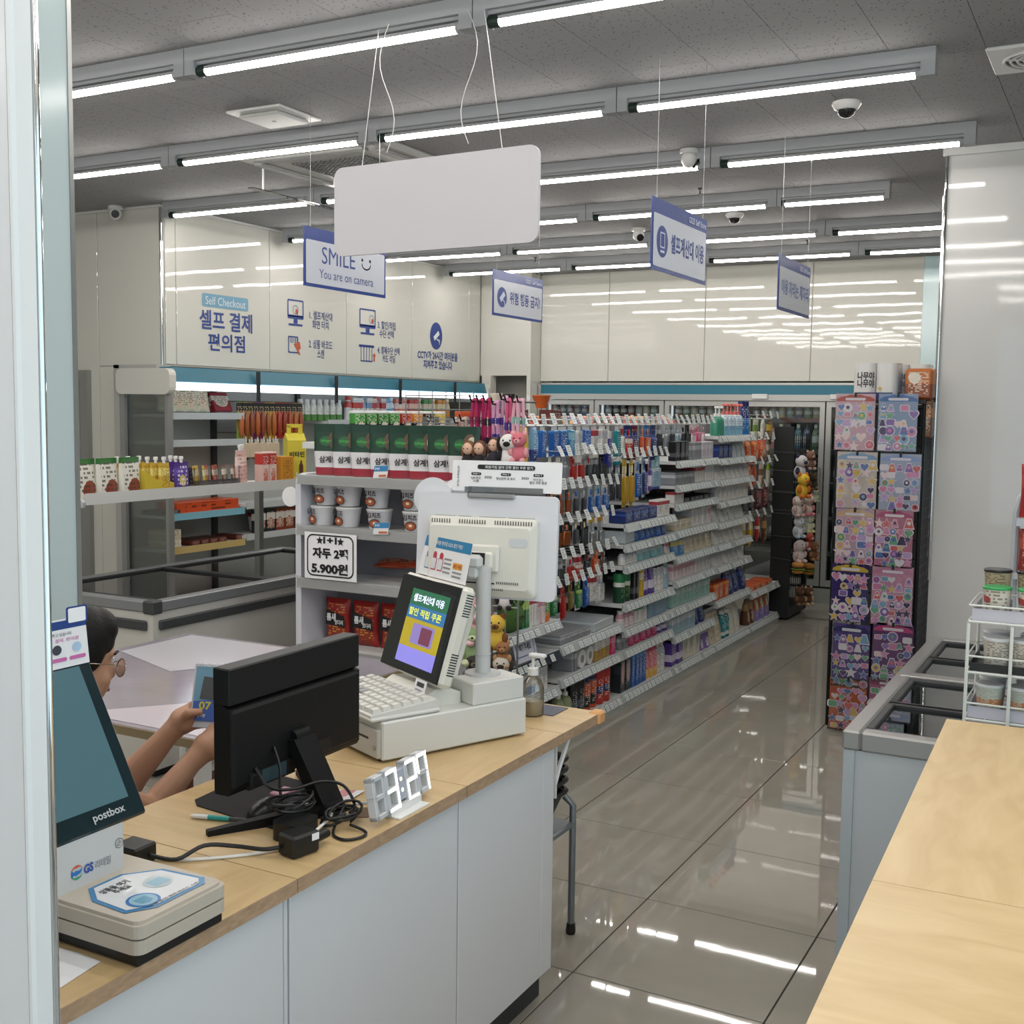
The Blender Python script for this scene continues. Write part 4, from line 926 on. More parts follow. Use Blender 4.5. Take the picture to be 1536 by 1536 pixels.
for tip in ((-1.655, 1.752), (-1.75, 2.17)):
    d = Vector((tip[0]-hb[0], tip[1]-hb[1])).normalized(); n_ = Vector((-d.y, d.x))*.016
    a, b = Vector(hb), Vector(tip)
    ft.add([(a.x+n_.x, a.y+n_.y, CTZ), (a.x-n_.x, a.y-n_.y, CTZ), (b.x-n_.x*.5, b.y-n_.y*.5, CTZ), (b.x+n_.x*.5, b.y+n_.y*.5, CTZ),
            (a.x+n_.x, a.y+n_.y, CTZ+.03), (a.x-n_.x, a.y-n_.y, CTZ+.03), (b.x-n_.x*.5, b.y-n_.y*.5, CTZ+.012), (b.x+n_.x*.5, b.y+n_.y*.5, CTZ+.012)],
           [(0, 1, 2, 3)[::-1], (4, 5, 6, 7), (0, 1, 5, 4), (1, 2, 6, 5), (2, 3, 7, 6), (3, 0, 4, 7)])
ft.lathe([(.034, 0), (.036, .012), (.03, .03)], 16, 0, (hb[0], hb[1], CTZ))
obj('stand_foot', ft, M_mon, mo)
# mouse pad, mouse, pen, card, eraser
tag(obj('mouse_pad', MB().prism([(-1.80, 1.875), (-1.525, 1.845), (-1.505, 1.86), (-1.54, 2.10), (-1.56, 2.115), (-1.85, 2.14), (-1.83, 1.90)], CTZ+.0008, CTZ+.003, 'z'), mat('black_rubber', '#1b1b1d', .85)), 'black mouse pad under the computer monitor', 'mouse pad')
ms_ = MB(); ms_.ell((-1.64, 1.92, CTZ+.004), (.03, .055, .03), 14, 8); tag(obj('computer_mouse', ms_, mat('dark_mouse', '#232324', .3)), 'dark computer mouse on the black mouse pad', 'mouse')
pn = thing('pen', 'turquoise and white ballpoint pen lying beside the monitor foot', 'pen', (-1.69, 1.83, CTZ))
pa, pb = Vector((-1.757, 1.812, CTZ+.006)), Vector((-1.618, 1.855, CTZ+.006)); pl = lambda t: pa.lerp(pb, t)
obj('barrel', MB().tube([pl(.28), pl(.62)], .0055, 10), mat('turquoise_plastic', '#2f9f9c', .3), pn)
obj('cap_end', MB().tube([pl(0), pl(.05), pl(.28)], .0055, 10, rs=[.003, .005, .0055]), M_whiteg, pn)
obj('grip', MB().tube([pl(.62), pl(.88), pl(1)], .005, 10, rs=[.0052, .0045, .001]), M_dgrey, pn)
mb = MB().add([(-1.60, 1.985, 0), (-1.52, 2.03, 0), (-1.535, 2.145, 0), (-1.615, 2.11, 0)], [(0, 1, 2, 3)], 0, M=Matrix.Translation((0, 0, CTZ+.0036)))
tag(obj('printed_card', mb, pm('#e3e3e6', '#e3e3e6', '#8a8d95', '#c87f86', pic=(.5, .5, .15))), 'white printed card with a red emblem behind the monitor stand', 'card')
tag(obj('pink_case', MB().cbox((-1.70, 2.00, CTZ+.003), (-1.66, 2.055, CTZ+.013), .003), mat('pink_plastic', '#b37f8e', .4)), 'small pink case behind the monitor stand', 'case')
gr_ = thing('cable_grommet', 'wooden edged cable hole in the counter beside the clock', 'grommet', (-1.455, 2.03, CTZ))
obj('ring', MB().lathe([(.032, .0005), (.032, .0015), (.022, .0015)], 24, 0, (-1.455, 2.03, CTZ)), mat('brown_ring', '#6d5132', .5), gr_)
obj('hole', MB().lathe([(.022, .0012), (.0, .0013)], 24, 0, (-1.455, 2.03, CTZ)), mat('seam_black'), gr_)
# ---------------------------------------------------------------- digital clock -----------------------------
ck = thing('digital_clock', 'white LED digital clock showing 3:27 on the counter edge', 'clock', (-1.39, 2.06, CTZ))
c0, c1 = Vector((-1.372, 1.965, .785)), Vector((-1.392, 2.205, .785))
dirv = (c1-c0).normalized(); upv = Vector((-.18, 0, 1)).normalized(); upv = (upv-dirv*upv.dot(dirv)).normalized()
F = Fr(c0, dirv, upv); M_clk = mat('white_clock_case', '#d5d6d8', .4); M_seg = mat('lit_segment', '#ffffff', .4, emit='#fffdf6', es=1.2); M_off = mat('unlit_segment', '#c3c7cc', .4); M_hole = mat('clock_window', '#82807e', .6)
DW, DH, th = .050, .092, .0105
SEGS = {' ': '', '3': 'abgcd', '2': 'abged', '7': 'fabc'}
xx = [0, .053, .139, .192]
def fbox(mb, x0, y0, x1, y1, z0, z1, m=0): mb.cbox((x0, y0, z0), (x1, y1, z1), .002, m, F.M())
for x, ch in zip(xx, ' 327'):
    cs = MB(); sg = MB()
    for nm, (x0, y0, x1, y1) in dict(a=(0, DH-th, DW, DH), g=(th*.0, DH/2-th/2, DW, DH/2+th/2), d=(0, 0, DW, th), f=(0, DH/2, th, DH), b=(DW-th, DH/2, DW, DH), e=(0, 0, th, DH/2), c=(DW-th, 0, DW, DH/2)).items():
        fbox(cs, x+x0, y0, x+x1, y1, -.022, 0)
        on = nm in SEGS[ch]; e = .0015
        sx0, sy0, sx1, sy1 = x+x0+e, y0+e, x+x1-e, y1-e
        flat(sg, F, [(sx0, sy0), (sx1, sy0), (sx1, sy1), (sx0, sy1)], 0 if on else 1, .0008 if on else .0004)
    dg_ = obj('digit', cs, M_clk, ck); tag(obj('segments', sg, [M_seg, M_off], dg_), kind='stuff')
mb = MB(); fbox(mb, .104, .012, .138, DH-.012, -.02, -.003); obj('colon_panel', mb, mat('clock_panel', '#aab0bd', .4), ck)
mb = MB(); flat(mb, F, disc(.0045, 14, .121, .034), 0, -.002); flat(mb, F, disc(.0045, 14, .121, .058), 0, -.002); obj('colon', mb, mat('lit_colon', '#fff4cc', .4, emit='#fff0c0', es=1.5), ck)
obj('foot', MB().box((-1.405, 2.03, CTZ+.0005), (-1.36, 2.15, CTZ+.004)).box((-1.392, 2.03, CTZ+.003), (-1.382, 2.15, .79)), M_whiteg, ck)
# ---------------------------------------------------------------- cash drawer / till -------------------------
PR = -.4256; C0 = Vector((-1.626, 2.329, CTZ))
def plocal(x, y, z=0): return C0+Vector((x*math.cos(PR)-y*math.sin(PR), x*math.sin(PR)+y*math.cos(PR), z))
M_till = mat('till_white', '#d3d3ce', .35); M_till2 = mat('till_ivory', '#d8d6cc', .35)
DZ = .105
cd = thing('cash_drawer', 'white steel cash drawer under the till terminal', 'cash drawer', C0, PR)
obj('case', MB().cbox((-.345, .012, .006), (0, .47, DZ), .004), M_till, cd, world=False)
obj('front_panel', MB().cbox((-.338, 0, .012), (-.007, .014, DZ-.02), .002), mat('till_front', '#b3b2ad', .4), cd, world=False)
obj('slot', MB().box((-.25, -.001, .055), (-.05, 0, .060)), M_black, cd, world=False)
obj('lock', MB().cyl((-.02, -.004, .04), (-.02, .0, .04), .006, n=12), M_alu, cd, world=False)
for x, y in ((-.32, .03), (-.03, .03), (-.32, .44), (-.03, .44)): obj('foot', MB().lathe([(.012, 0), (.012, .006)], 10, 0, (x, y, 0)), M_black, cd, world=False)
# keyboard
kb = thing('till_keyboard', 'off white till keyboard lying on the cash drawer', 'keyboard', plocal(-.175, .0, DZ), PR-.02)
kbm = MB().prism([(-.01, .004), (.19, .012), (.19, .034), (-.01, .018)], -.16, .16, 'x')
obj('lower_case', MB().cbox((-.165, -.012, .001), (.165, .195, .012), .004), M_till, kb, world=False); obj('upper_case', kbm, M_till, kb, world=False)
km = MB().add([(-.0125, -.0125, 0), (.0125, -.0125, 0), (.0125, .0125, 0), (-.0125, .0125, 0), (-.0095, -.0095, .011), (.0095, -.0095, .011), (.0095, .0095, .011), (-.0095, .0095, .011)], [(4, 5, 6, 7), (0, 1, 5, 4), (1, 2, 6, 5), (2, 3, 7, 6), (3, 0, 4, 7)]).mesh('key')
for i in range(11):
    for j in range(6):
        o = inst('key', km, mat('grey_key', '#8f9090', .4) if (i in (3, 4) and j in (1, 2)) or (i < 2 and j == 3) else mat('white_key', '#cfcdc6', .4), (-.143+i*.0285, .012+j*.0295, .0185+.078*(.012+j*.0295)+.0005)); o.parent = kb; o.rotation_euler = (.08, 0, 0)
# touch terminal
pt_ = thing('till_terminal', 'white touch screen till terminal with tilted lit display', 'till', plocal(-.16, .22, DZ), PR)
obj('base', MB().prism([(.0, .0), (.13, .0), (.13, .03), (.1, .042), (.05, .046), (.0, .02)], -.12, .10, 'x').cbox((-.11, .12, .0), (.035, .2, .02), .004), M_till2, pt_, world=False, M=Matrix.Translation((0, -.06, 0)))
yaw = -.50
SC0 = Vector((-1.712, 2.590, .942)); w_ = Vector((math.cos(yaw), math.sin(yaw), 0)); bkv = Vector((-math.sin(yaw), math.cos(yaw), 0)); upv = (Vector((0, 0, 1))*math.cos(.29)+bkv*math.sin(.29))
F = Fr(SC0-w_*.165, w_, upv)
obj('monitor_shell', MB().cbox((-.006, -.006, -.045), (.336, .268, -.002), .012, 0, F.M()), M_till2, pt_)
bz2 = obj('screen_glass', MB().cbox((0, 0, -.004), (.325, .262, .002), .0015, 0, F.M()), mat('black_gloss_bezel'), pt_)
mb = MB(); q = .0026
flat(mb, F, [(.06, .02), (.31, .02), (.31, .235), (.245, .245), (.06, .06)], 0, .0022)
A = lambda x, y: (.06+x*.24, .024+y*.205)
flat(mb, F, [A(.08, 0), A(.95, 0), A(.95, .22), A(.08, .22)], 1, q); flat(mb, F, [A(.08, .22), A(.95, .22), A(.95, .6), A(.08, .6)], 2, q); flat(mb, F, [A(.08, .6), A(.95, .6), A(.95, .78), A(.08, .78)], 3, q); flat(mb, F, [A(.08, .78), A(.95, .78), A(.95, 1.0), A(.08, 1.0)], 4, q)
flat(mb, F, rrect(*A(.3, .28), *A(.8, .55), .006), 5, q+.0004); flat(mb, F, rrect(*A(.5, .3), *A(.75, .52), .004), 6, q+.0008)
obj('screen_picture', mb, [mat('scr_dark', '#1b2226', .15), mat('scr_violet', '#8f8ae0', .2, emit='#8c86e8', es=.3), mat('scr_yellow', '#a8962a', .2, emit='#d8c02a', es=.22), mat('scr_blue', '#3a74a8', .2, emit='#3a7ab8', es=.22), mat('scr_green', '#2d6a4c', .2, emit='#2e7a58', es=.22), mat('scr_mauve', '#8f80c0', .2, emit='#a090e0', es=.2), mat('scr_wine', '#703a50', .2, emit='#703a50', es=.3)], bz2)
lettering('won', F, A(.15, 0)[0], A(0, .83)[1], .17, .022, mat('scr_white', '#dfe4ff', .3, emit='#dfe4ff', es=.7), bz2, c=.0036)
lettering('won2', F, A(.12, 0)[0], A(0, .64)[1], .18, .022, mat('scr_lime', '#c9d040', .3, emit='#d2d84a', es=.6), bz2, c=.0036)
vt = MB()
for k in range(9):
    for yb in (.03, .19): vt.box((.3355, yb+k*.007, -.036), (.3368, yb+k*.007+.003, -.014), 0, F.M())
tag(obj('vents', vt, M_black, pt_), kind='stuff')
nk = MB().prism([(.02, .0), (.10, .0), (.10, .02), (.175, .24), (.16, .26), (.125, .25)], -.075, .03, 'x')
obj('neck', nk, M_till2, pt_, world=False, M=Matrix.Translation((.02, -.02, .0)))
obj('card_slot', MB().box((.0302, .105, .165), (.0308, .135, .21)), M_black, pt_, world=False, M=Matrix.Translation((.02, -.02, .0)))
# barcode tag and blue leaflet
Ft = Fr(F.p(.235, -.055, .012), F.u, F.v)
tg_ = MB(); tg_.box((0, 0, -.001), (.06, .055, 0), 0, Ft.M()); tg_.box((.012, .036, .0), (.05, .048, .0006), 1, Ft.M())
for k in range(4): tg_.box((.01, .008+k*.006, 0), (.05-.006*(k % 2), .011+k*.006, .0006), 2, Ft.M())
tag(obj('barcode_tag', tg_, [M_paper, M_dgrey, M_grey]), 'white barcode tag hanging under the till screen', 'tag')
Fl = Fr(F.p(.03, .271, -.025), F.u, F.v*.9+Vector((0, 0, .35))); lw, lh = .265, .112
lf = MB(); lf.box((0, 0, -.001), (lw, lh, 0), 0, Fl.M())
flat(lf, Fl, [(0, lh-.03), (lw, lh-.03), (lw, lh), (0, lh)], 1, .0008)
for k, c in enumerate((2, 3, 3)):
    x = .03+k*.036; flat(lf, Fl, rrect(x, .02, x+.028, .055, .003), c, .0008); flat(lf, Fl, rrect(x+.002, .023, x+.026, .053, .002), 4, .0012); flat(lf, Fl, disc(.010, 14, x+.014, .062), c, .0010)
flat(lf, Fl, rrect(.185, .035, .235, .052, .003), 5, .0009)
for k in range(4): flat(lf, Fl, [(.135, .018+k*.012), (.175, .018+k*.012), (.175, .023+k*.012), (.135, .023+k*.012)], 6, .0009)
for k in range(2): flat(lf, Fl, [(.188, .012+k*.011), (.236, .012+k*.011), (.236, .017+k*.011), (.188, .017+k*.011)], 6, .0009)
lft = thing('leaflet', 'blue headed notice sheet stuck behind the top of the till screen', 'leaflet', tuple(Fl.o))
obj('sheet', lf, [M_paper, mat('leaflet_blue', '#2b7fae', .4), mat('leaflet_blue2', '#3a6ea5', .4), mat('leaflet_red', '#b8384a', .4), mat('leaflet_white', '#d8d9dc', .5), mat('leaflet_yellow', '#dfa52c', .4), M_grey], lft)
lettering('gsapp', Fl, .07, lh-.021, .15, .012, M_paper, lft, c=.0014); lettering('event', Fl, .19, .038, .04, .010, mat('leaflet_red'), lft, c=.0014)
# customer display on its pole
dp = thing('customer_display', 'white customer display on a pole seen from behind above the till', 'display', (-1.525, 2.70, CTZ+DZ))
pb_ = plocal(-.10, .36, DZ)
bs = MB(); bs.cbox((-.052, -.085, .0), (.055, .085, .06), .003, 0, Matrix.Translation(plocal(-.062, .38, DZ)) @ Matrix.Rotation(PR, 4, 'Z')); obj('base_box', bs, M_till, dp)
PX_, PY_ = -1.552, 2.722
obj('pole', MB().cyl((PX_, PY_, CTZ+DZ+.06), (PX_, PY_, 1.235), .021, n=20).cyl((PX_, PY_, CTZ+DZ+.06), (PX_, PY_, CTZ+DZ+.065), .05, n=20).cyl((PX_, PY_, .99), (PX_, PY_, .993), .0222, n=20), mat('pole_grey', '#c2c3c2', .35), dp)
cyaw = .17
w_ = Vector((math.cos(cyaw), math.sin(cyaw), 0)); bkv = Vector((-math.sin(cyaw), math.cos(cyaw), 0)); upv = Vector((0, 0, 1))*math.cos(.07)+bkv*math.sin(.07)
F = Fr(Vector((-1.582, 2.775, 1.136))-w_*.208, w_, upv)
obj('front_frame', MB().prism(rrect(0, 0, .416, .29, .018), -.016, 0, 'z', 0, F.M()), mat('frame_white', '#d6d7dc', .35), dp)
sh = MB(); a = rrect(.045, .008, .365, .226, .012, 3); b = rrect(.055, .03, .35, .20, .012, 3); n = len(a)
sh.add([F.p(x, y, .0) for x, y in a]+[F.p(x, y, .022) for x, y in a]+[F.p(x, y, .04) for x, y in b], [tuple(range(2*n, 3*n))]+[(i, (i+1) % n, n+(i+1) % n, n+i) for i in range(n)]+[(n+i, n+(i+1) % n, 2*n+(i+1) % n, 2*n+i) for i in range(n)])
shell = obj('back_shell', sh, M_till2, dp)
vs_ = MB()
for k in range(38):
    if k in (8, 14, 15, 16, 27): continue
    vs_.box((.06+k*.0078, .2265, .004), (.0625+k*.0078, .2275, .018), 0, F.M())
for k in range(40):
    if 8 <= k <= 10 or 22 <= k <= 24: continue
    vs_.box((.058+k*.0075, .207, .0355), (.061+k*.0075, .219, .0362), 0, F.M())
for k in range(12): vs_.box((.258+k*.0055, .044, .040), (.2605+k*.0055, .051, .0412), 0, F.M())
for k in range(8): vs_.box((.236+k*.0055, .026, .0375), (.2385+k*.0055, .032, .0405), 0, F.M())
for k in range(7): vs_.box((.128+k*.0055, .026, .0375), (.1305+k*.0055, .032, .0405), 0, F.M())
tag(obj('vents', vs_, mat('vent_shadow', '#55544e', .6), shell), kind='stuff')
mp_ = MB(); mp_.cbox((.135, .075, .038), (.265, .152, .052), .006, 0, F.M()); mp_.cbox((.155, .085, .05), (.252, .132, .068), .006, 0, F.M()); obj('mount_plate', mp_, M_till2, dp)
hj = MB(); hj.box((.173, .098, .066), (.232, .13, .072), 1, F.M()); hj.cbox((.178, .085, .066), (.23, .125, .1), .010, 0, F.M()); hj.cbox((.19, .06, .062), (.22, .095, .095), .006, 0, F.M()); obj('tilt_joint', hj, [mat('pole_grey'), M_black], dp)
obj('badge', MB().box((.092, .148, .0405), (.106, .162, .0412), 0, F.M()).box((.0945, .1505, .041), (.1035, .1595, .0416), 1, F.M()), [M_dgrey, M_till], shell)
obj('sticker', MB().prism(rrect(.29, .148, .345, .172, .01), .0402, .0408, 'z', 0, F.M()), mat('frosted_sticker', '#c6c9cc', .4), shell)
obj('slot', MB().box((.165, .043, .0402), (.252, .047, .041), 0, F.M()), M_black, shell)
# couponsign clipped on top
F3 = Fr(F.p(.1, .298, -.004), F.u, F.v); sw, shh = .322, .086
cp = thing('coupon_sign', 'white coupon step sign clipped on top of the customer display', 'sign', tuple(F3.o))
obj('board', MB().prism(rrect(0, 0, sw, shh, .006), -.003, 0, 'z', 0, F3.M()), M_paper, cp)
mb = MB(); flat(mb, F3, rrect(.075, .062, .245, .075, .006), 0, .0008)
for k, x in enumerate((.057, .145, .24)): flat(mb, F3, rrect(x, .045, x+.03, .053, .004), 0, .0008)
for x in (.098, .207):
    for k in range(4): line2(mb, F3, [(x+k*.0055, .043), (x+.003+k*.0055, .040), (x+k*.0055, .037)], .0018, 0, .0008)
flat(mb, F3, [(.05, .012), (.27, .012), (.27, .0135), (.05, .0135)], 1, .0008)
obj('print', mb, [M_ink, M_grey], cp)
lettering('coupon', F3, .098, .0645, .14, .008, M_paper, cp, c=.0016)
for k, x in enumerate((.062, .15, .245)): lettering('step%d' % (k+1), F3, x, .0468, .02, .0045, M_paper, cp, c=.0016)
lettering('q1', F3, .057, .025, .03, .016, M_ink, cp); lettering('q2', F3, .132, .034, .055, .007, M_ink, cp); lettering('q3', F3, .23, .025, .05, .016, M_ink, cp)
Fv = Fr(F3.p(.022, .012, 0), F3.v, -F3.u); lettering('poscap', Fv, 0, -.0, .058, .007, M_ink, cp)
obj('clip', MB().cbox((.05, -.02, -.008), (.19, -.002, .012), .004, 0, F3.M()).box((.04, -.004, .001), (.27, .012, .004), 0, F3.M()), glass('clip_clear', (.7, .72, .74), .2), cp)
obj('clip_bar', MB().cbox((.055, -.018, .009), (.188, -.006, .014), .002, 0, F3.M()), M_grey, cp)
rd = MB().cyl(F.p(.035, .275, -.02), F.p(.035, .275, -.023), .058, n=32); tag(obj('round_sign', rd, mat('frame_white')), 'round white disc behind the upper left corner of the customer display', 'sign')
# ---------------------------------------------------------------- small things by the till --------------------
hs_ = thing('sanitizer_bottle', 'clear pump bottle of hand sanitizer behind the till', 'bottle', (-1.50, 2.955, CTZ))
hx, hy = -1.515, 2.955
obj('bottle_body', MB().lathe([(.03, .001), (.033, .008), (.033, .085), (.025, .105), (.013, .115), (.013, .122)], 18, 0, (hx, hy, CTZ)), glass('bottle_clear', (.85, .88, .88), .12), hs_)
obj('liquid', MB().lathe([(.028, .003), (.030, .008), (.030, .045)], 18, 0, (hx, hy, CTZ)), mat('amber_liquid', '#bfae92', .2), hs_)
obj('pump', MB().lathe([(.016, .12), (.016, .14), (.005, .142), (.005, .175)], 14, 0, (hx, hy, CTZ)).cbox((hx-.012, hy-.012, CTZ+.172), (hx+.04, hy+.012, CTZ+.184), .004), M_whiteg, hs_)
tag(obj('navy_mat', MB().box((-1.62, 2.97, CTZ+.0008), (-1.455, 3.075, CTZ+.002)), pm('#1f2c48', '#1f2c48', '#8f9cb8', txt=5.)), 'navy printed mat on the counter flap', 'mat')
# ---------------------------------------------------------------- stool with stacked baskets -----------------
st = thing('basket_stand', 'grey tubular stand behind the counter end holding baskets', 'stand', (-1.62, 3.25, 0))
sp0 = at(856, 1400, z=0)
legs = [(sp0.x, sp0.y), (sp0.x-.36, sp0.y), (sp0.x, sp0.y-.29), (sp0.x-.36, sp0.y-.29)]
for (x, y) in legs:
    l = obj('leg', MB().tube([(x, y, .02), (x+.0, y, .42), (x-.03 if x > -1.6 else x+.03, y, .445)], .011, 10), mat('stand_grey_steel', '#7d8386', .35, metal=.5), st)
    obj('rubber_foot', MB().lathe([(.014, 0), (.016, .01), (.014, .035)], 12, 0, (x, y, 0)), M_black, l)
cr = MB()
for a_, b_ in ((0, 1), (2, 3), (0, 2), (1, 3)): cr.tube([(legs[a_][0], legs[a_][1], .36), (legs[b_][0], legs[b_][1], .36)], .009, 8)
cr.box((legs[1][0], legs[2][1], .362), (legs[0][0], legs[0][1], .368))
obj('crossbars', cr, mat('stand_grey_steel'), st)
bmx = (legs[0][0]+legs[1][0])/2; bmy = (legs[0][1]+legs[2][1])/2
for k in range(4):
    z = .372+k*.035
    t = thing('shopping_basket', '%s black shopping basket in the stack behind the counter end' % ['lowest', 'second lowest', 'second highest', 'topmost'][k], 'basket', (bmx, bmy, z), 0, 'stacked black baskets')
    bb = MB()
    def ringz(zz, sx, sy): return [(p[0], p[1], zz) for p in rrect(-sx, -sy, sx, sy, .04, 4)]
    o_ = [ringz(0, .13, .11), ringz(.10, .165, .145), ringz(.10, .160, .140), ringz(.004, .126, .106)]
    n = len(o_[0]); V = [p for r_ in o_ for p in r_]
    bb.add(V, [(j*n+i, j*n+(i+1) % n, (j+1)*n+(i+1) % n, (j+1)*n+i) for j in range(3) for i in range(n)]+[tuple(range(n))[::-1], tuple(range(3*n, 4*n))])
    obj('body', bb, M_black, t, world=False)
    rp = [(p[0], p[1], .10) for p in rrect(-.168, -.148, .168, .148, .04, 6)]; 
    obj('rim', MB().tube(rp+[rp[0]], .008, 6), mat('black_rim', '#1a1a1a', .5), t, world=False)
# ---------------------------------------------------------------- products on the long shelving --------------
random.seed(11)
BAY = {'A': ('first', 4.28, 5.10), 'P': ('second', 5.10, 5.90), 'B': ('third', 5.90, 6.70), 'C': ('fourth', 6.70, 7.51), 'D': ('fifth', 7.51, 8.33), 'E': ('sixth', 8.33, 9.12)}
W, K_ = '#e2e0dc', '#26262a'
WHT = pm(W, '#c9ccd2', '#6a6d78'); WHB = pm(W, '#4d7fb5', '#58606e', band=(.1, .4)); WHR = pm(W, '#b7404a', '#6a5a60', band=(.7, .9)); WHP = pm('#e6d6d8', '#cf9aa8', '#8a6a70')
NAV = pm('#23356f', '#3a5aa8', '#c8d0e4', band=(.6, .75)); BLU = pm('#1f5aa8', '#2c7cc4', '#dfe8f2', band=(.8, .95)); CYA = pm('#2f8fc0', '#8cc8dc', '#f0f4f8'); TEA = pm('#1f7f86', '#e8e8e6', '#dfeeee', band=(.1, .22))
MNT = pm('#9cc4bc', '#c4d8d0', '#4f7f7c', txt=9.); LBL = pm('#9db9c8', '#d8e0e6', '#5a7a90'); PNK = pm('#c8356f', '#e27aa0', '#f2dfe6'); PUR = pm('#5a3f94', '#d8d0e4', '#e6e0ee', band=(.2, .5)); LIL = pm('#8f78b8', '#e4dfe8', '#5a4a80', '#e8e4ea', band=(.7, .95))
ORG = pm('#d0572a', '#e88a3c', '#f2e0c8', '#caa27a', band=(.8, .95)); RED = pm('#b32a26', '#d8d0c8', '#f0e0d8', band=(.5, .62)); YEL = pm('#d8b53a', '#ece2c0', '#6a5a30', band=(.6, .85)); GRN = pm('#2f7d4c', '#a8c85a', '#e6eedc'); DGR = pm('#14432c', '#e2e2dc', '#8fb070'); BLK = pm('#1d1e22', '#5a5c64', '#b9bac0', band=(.2, .4)); GRY = pm('#8d9096', '#c3c6ca', '#54575c'); BRN = pm('#5d3a28', '#b08a5a', '#e0d0b0', '#c8a070'); CRM = pm('#d6cbb4', '#e6e0d2', '#6a5f4e')
CLR = mat('clear_blister', '#b9c2c6', .12, spec=.7); CAPW = mat('white_cap', '#dfdfdd', .35); CAPB = mat('black_cap', '#1c1c1e', .35); CAPG = mat('green_cap', '#1f7a46', .35); CAPR = mat('red_cap', '#b02a2a', .35); CAPN = mat('navy_cap', '#1f2c6a', .35); ALU2 = mat('bare_aluminium', '#b6b8ba', .25, metal=.9)
LEV = {}
for (k, z) in SH: LEV.setdefault(k, []).append(z)
for k in LEV: LEV[k].sort()
def shelf_word(k, z):
    i = LEV[k].index(z); return 'bottom shelf' if i == 0 else ('top shelf' if i == len(LEV[k])-1 and i > 2 else ORD[i+1]+' shelf up')
SZS = {k: sorted(v)+[9] for k, v in LEV.items()}
def row(k, z, items, y=None, gap=.006, xf=XF-.029):
    """items: (name, description, category, count, mesh, materials, width[, lean]) laid from the counter end"""
    bay, y0, y1 = BAY[k]; y = y or y0+.03; zz = SH[k, z]; gap_z = SZS[k][SZS[k].index(z)+1]-z-.04
    if k == 'P' and z == .51: gap_z = .05
    if k in 'AE' and gap_z > 1: gap_z = .2
    for it in items:
        name, desc, cat, n, me, mats, wd = it[:7]; lean = it[7] if len(it) > 7 else 0
        for i in range(n):
            if y+wd > y1-.005: break
            rot = (lean, 0, math.pi/2+random.uniform(-.06, .06))
            hh = max(v.co.z for v in me.vertices); sz = min(1.3 if me.name.startswith('pouch') or me.name.startswith('carton') else 1.1, .94*gap_z/hh)
            if gap_z > 1: sz = 1
            oo = put(name, count_label(desc, i, n, 'on %s of %s bay' % (shelf_word(k, z), bay)), cat, me, mats, (xf-dep(me)-random.uniform(.0, .01), y+wd/2, zz+.002), 0, '%ss on the aisle shelving' % cat, rot)
            oo.scale = (1, 1, sz)
            y += wd+gap
    return y
B = m_box
# first bay
row('A', .655, [('book', 'green paperback booklet', 'booklet', 3, B(.02, .10, .13), GRN, .02), ('book', 'white striped booklet', 'booklet', 3, B(.022, .10, .12), WHR, .022), ('book', 'lilac booklet', 'booklet', 2, B(.03, .1, .12), WHP, .03), ('snack_packet', 'green and orange snack packet', 'packet', 2, m_pouch(.075, .02, .13), pm('#3f8f3c', '#d8722c', '#f0f0e0', band=(.0, .25)), .077), ('snack_packet', 'white paper packet', 'packet', 2, m_pouch(.07, .02, .12), WHT, .072)], y=4.73)
row('A', .50, [('document_sleeve', 'clear document sleeve stack', 'stationery', 1, B(.42, .3, .03), CLR, .44)], y=4.66)
row('A', .32, [('medicine_box', 'white and blue medicine box', 'box', 3, B(.075, .06, .13), WHB, .078), ('medicine_box', 'tall white medicine box', 'box', 2, B(.06, .05, .16), WHT, .062), ('carton', 'purple gift carton', 'box', 1, B(.09, .06, .12), PUR, .1)], y=4.62)
row('A', .095, [('pump_bottle', 'green pump soap bottle', 'bottle', 3, m_pump(.035, .19), [mat('pale_green_soap', '#a9b98a', .25), CAPW], .075)], y=4.83)
# second bay
row('P', .51, [('document_sleeve', 'grey file folder stack', 'stationery', 1, B(.36, .3, .035), GRY, .38), ('document_sleeve', 'clear plastic folder stack', 'stationery', 1, B(.3, .3, .045), CLR, .32)])
row('P', .345, [('card_sleeve', 'grey card sleeve', 'packet', 2, B(.02, .12, .14), GRY, .03), ('tape_roll', 'white adhesive tape roll', 'tape', 2, m_roll(.045, .025), [CAPW, M_grey], .1), ('carton', 'ochre and white carton', 'box', 2, B(.1, .07, .09), pm('#b59042', W, '#5a4a2c', band=(.5, 1)), .105), ('tissue_pack', 'pink tissue pack', 'packet', 3, B(.055, .05, .09), PNK, .058)], y=5.28)
row('P', .095, [('pump_bottle', 'olive pump soap bottle', 'bottle', 2, m_pump(.036, .19), [mat('olive_soap', '#8f9a72', .25), CAPW], .078), ('spray_can', 'black spray can', 'can', 2, m_capcan(.032, .2), [BLK, CAPB], .07), ('spray_can', 'orange spray can with blue nozzle', 'can', 2, m_can(.036, .215), [pm('#c8502a', '#22222a', '#e8e0d0', band=(.1, .4)), ALU2, CAPN], .078), ('spray_can', 'red insect spray can', 'can', 2, m_capcan(.036, .22), [pm('#b5342c', '#24386e', '#eee8e0', band=(.3, .5)), CAPR], .078)], y=5.15)
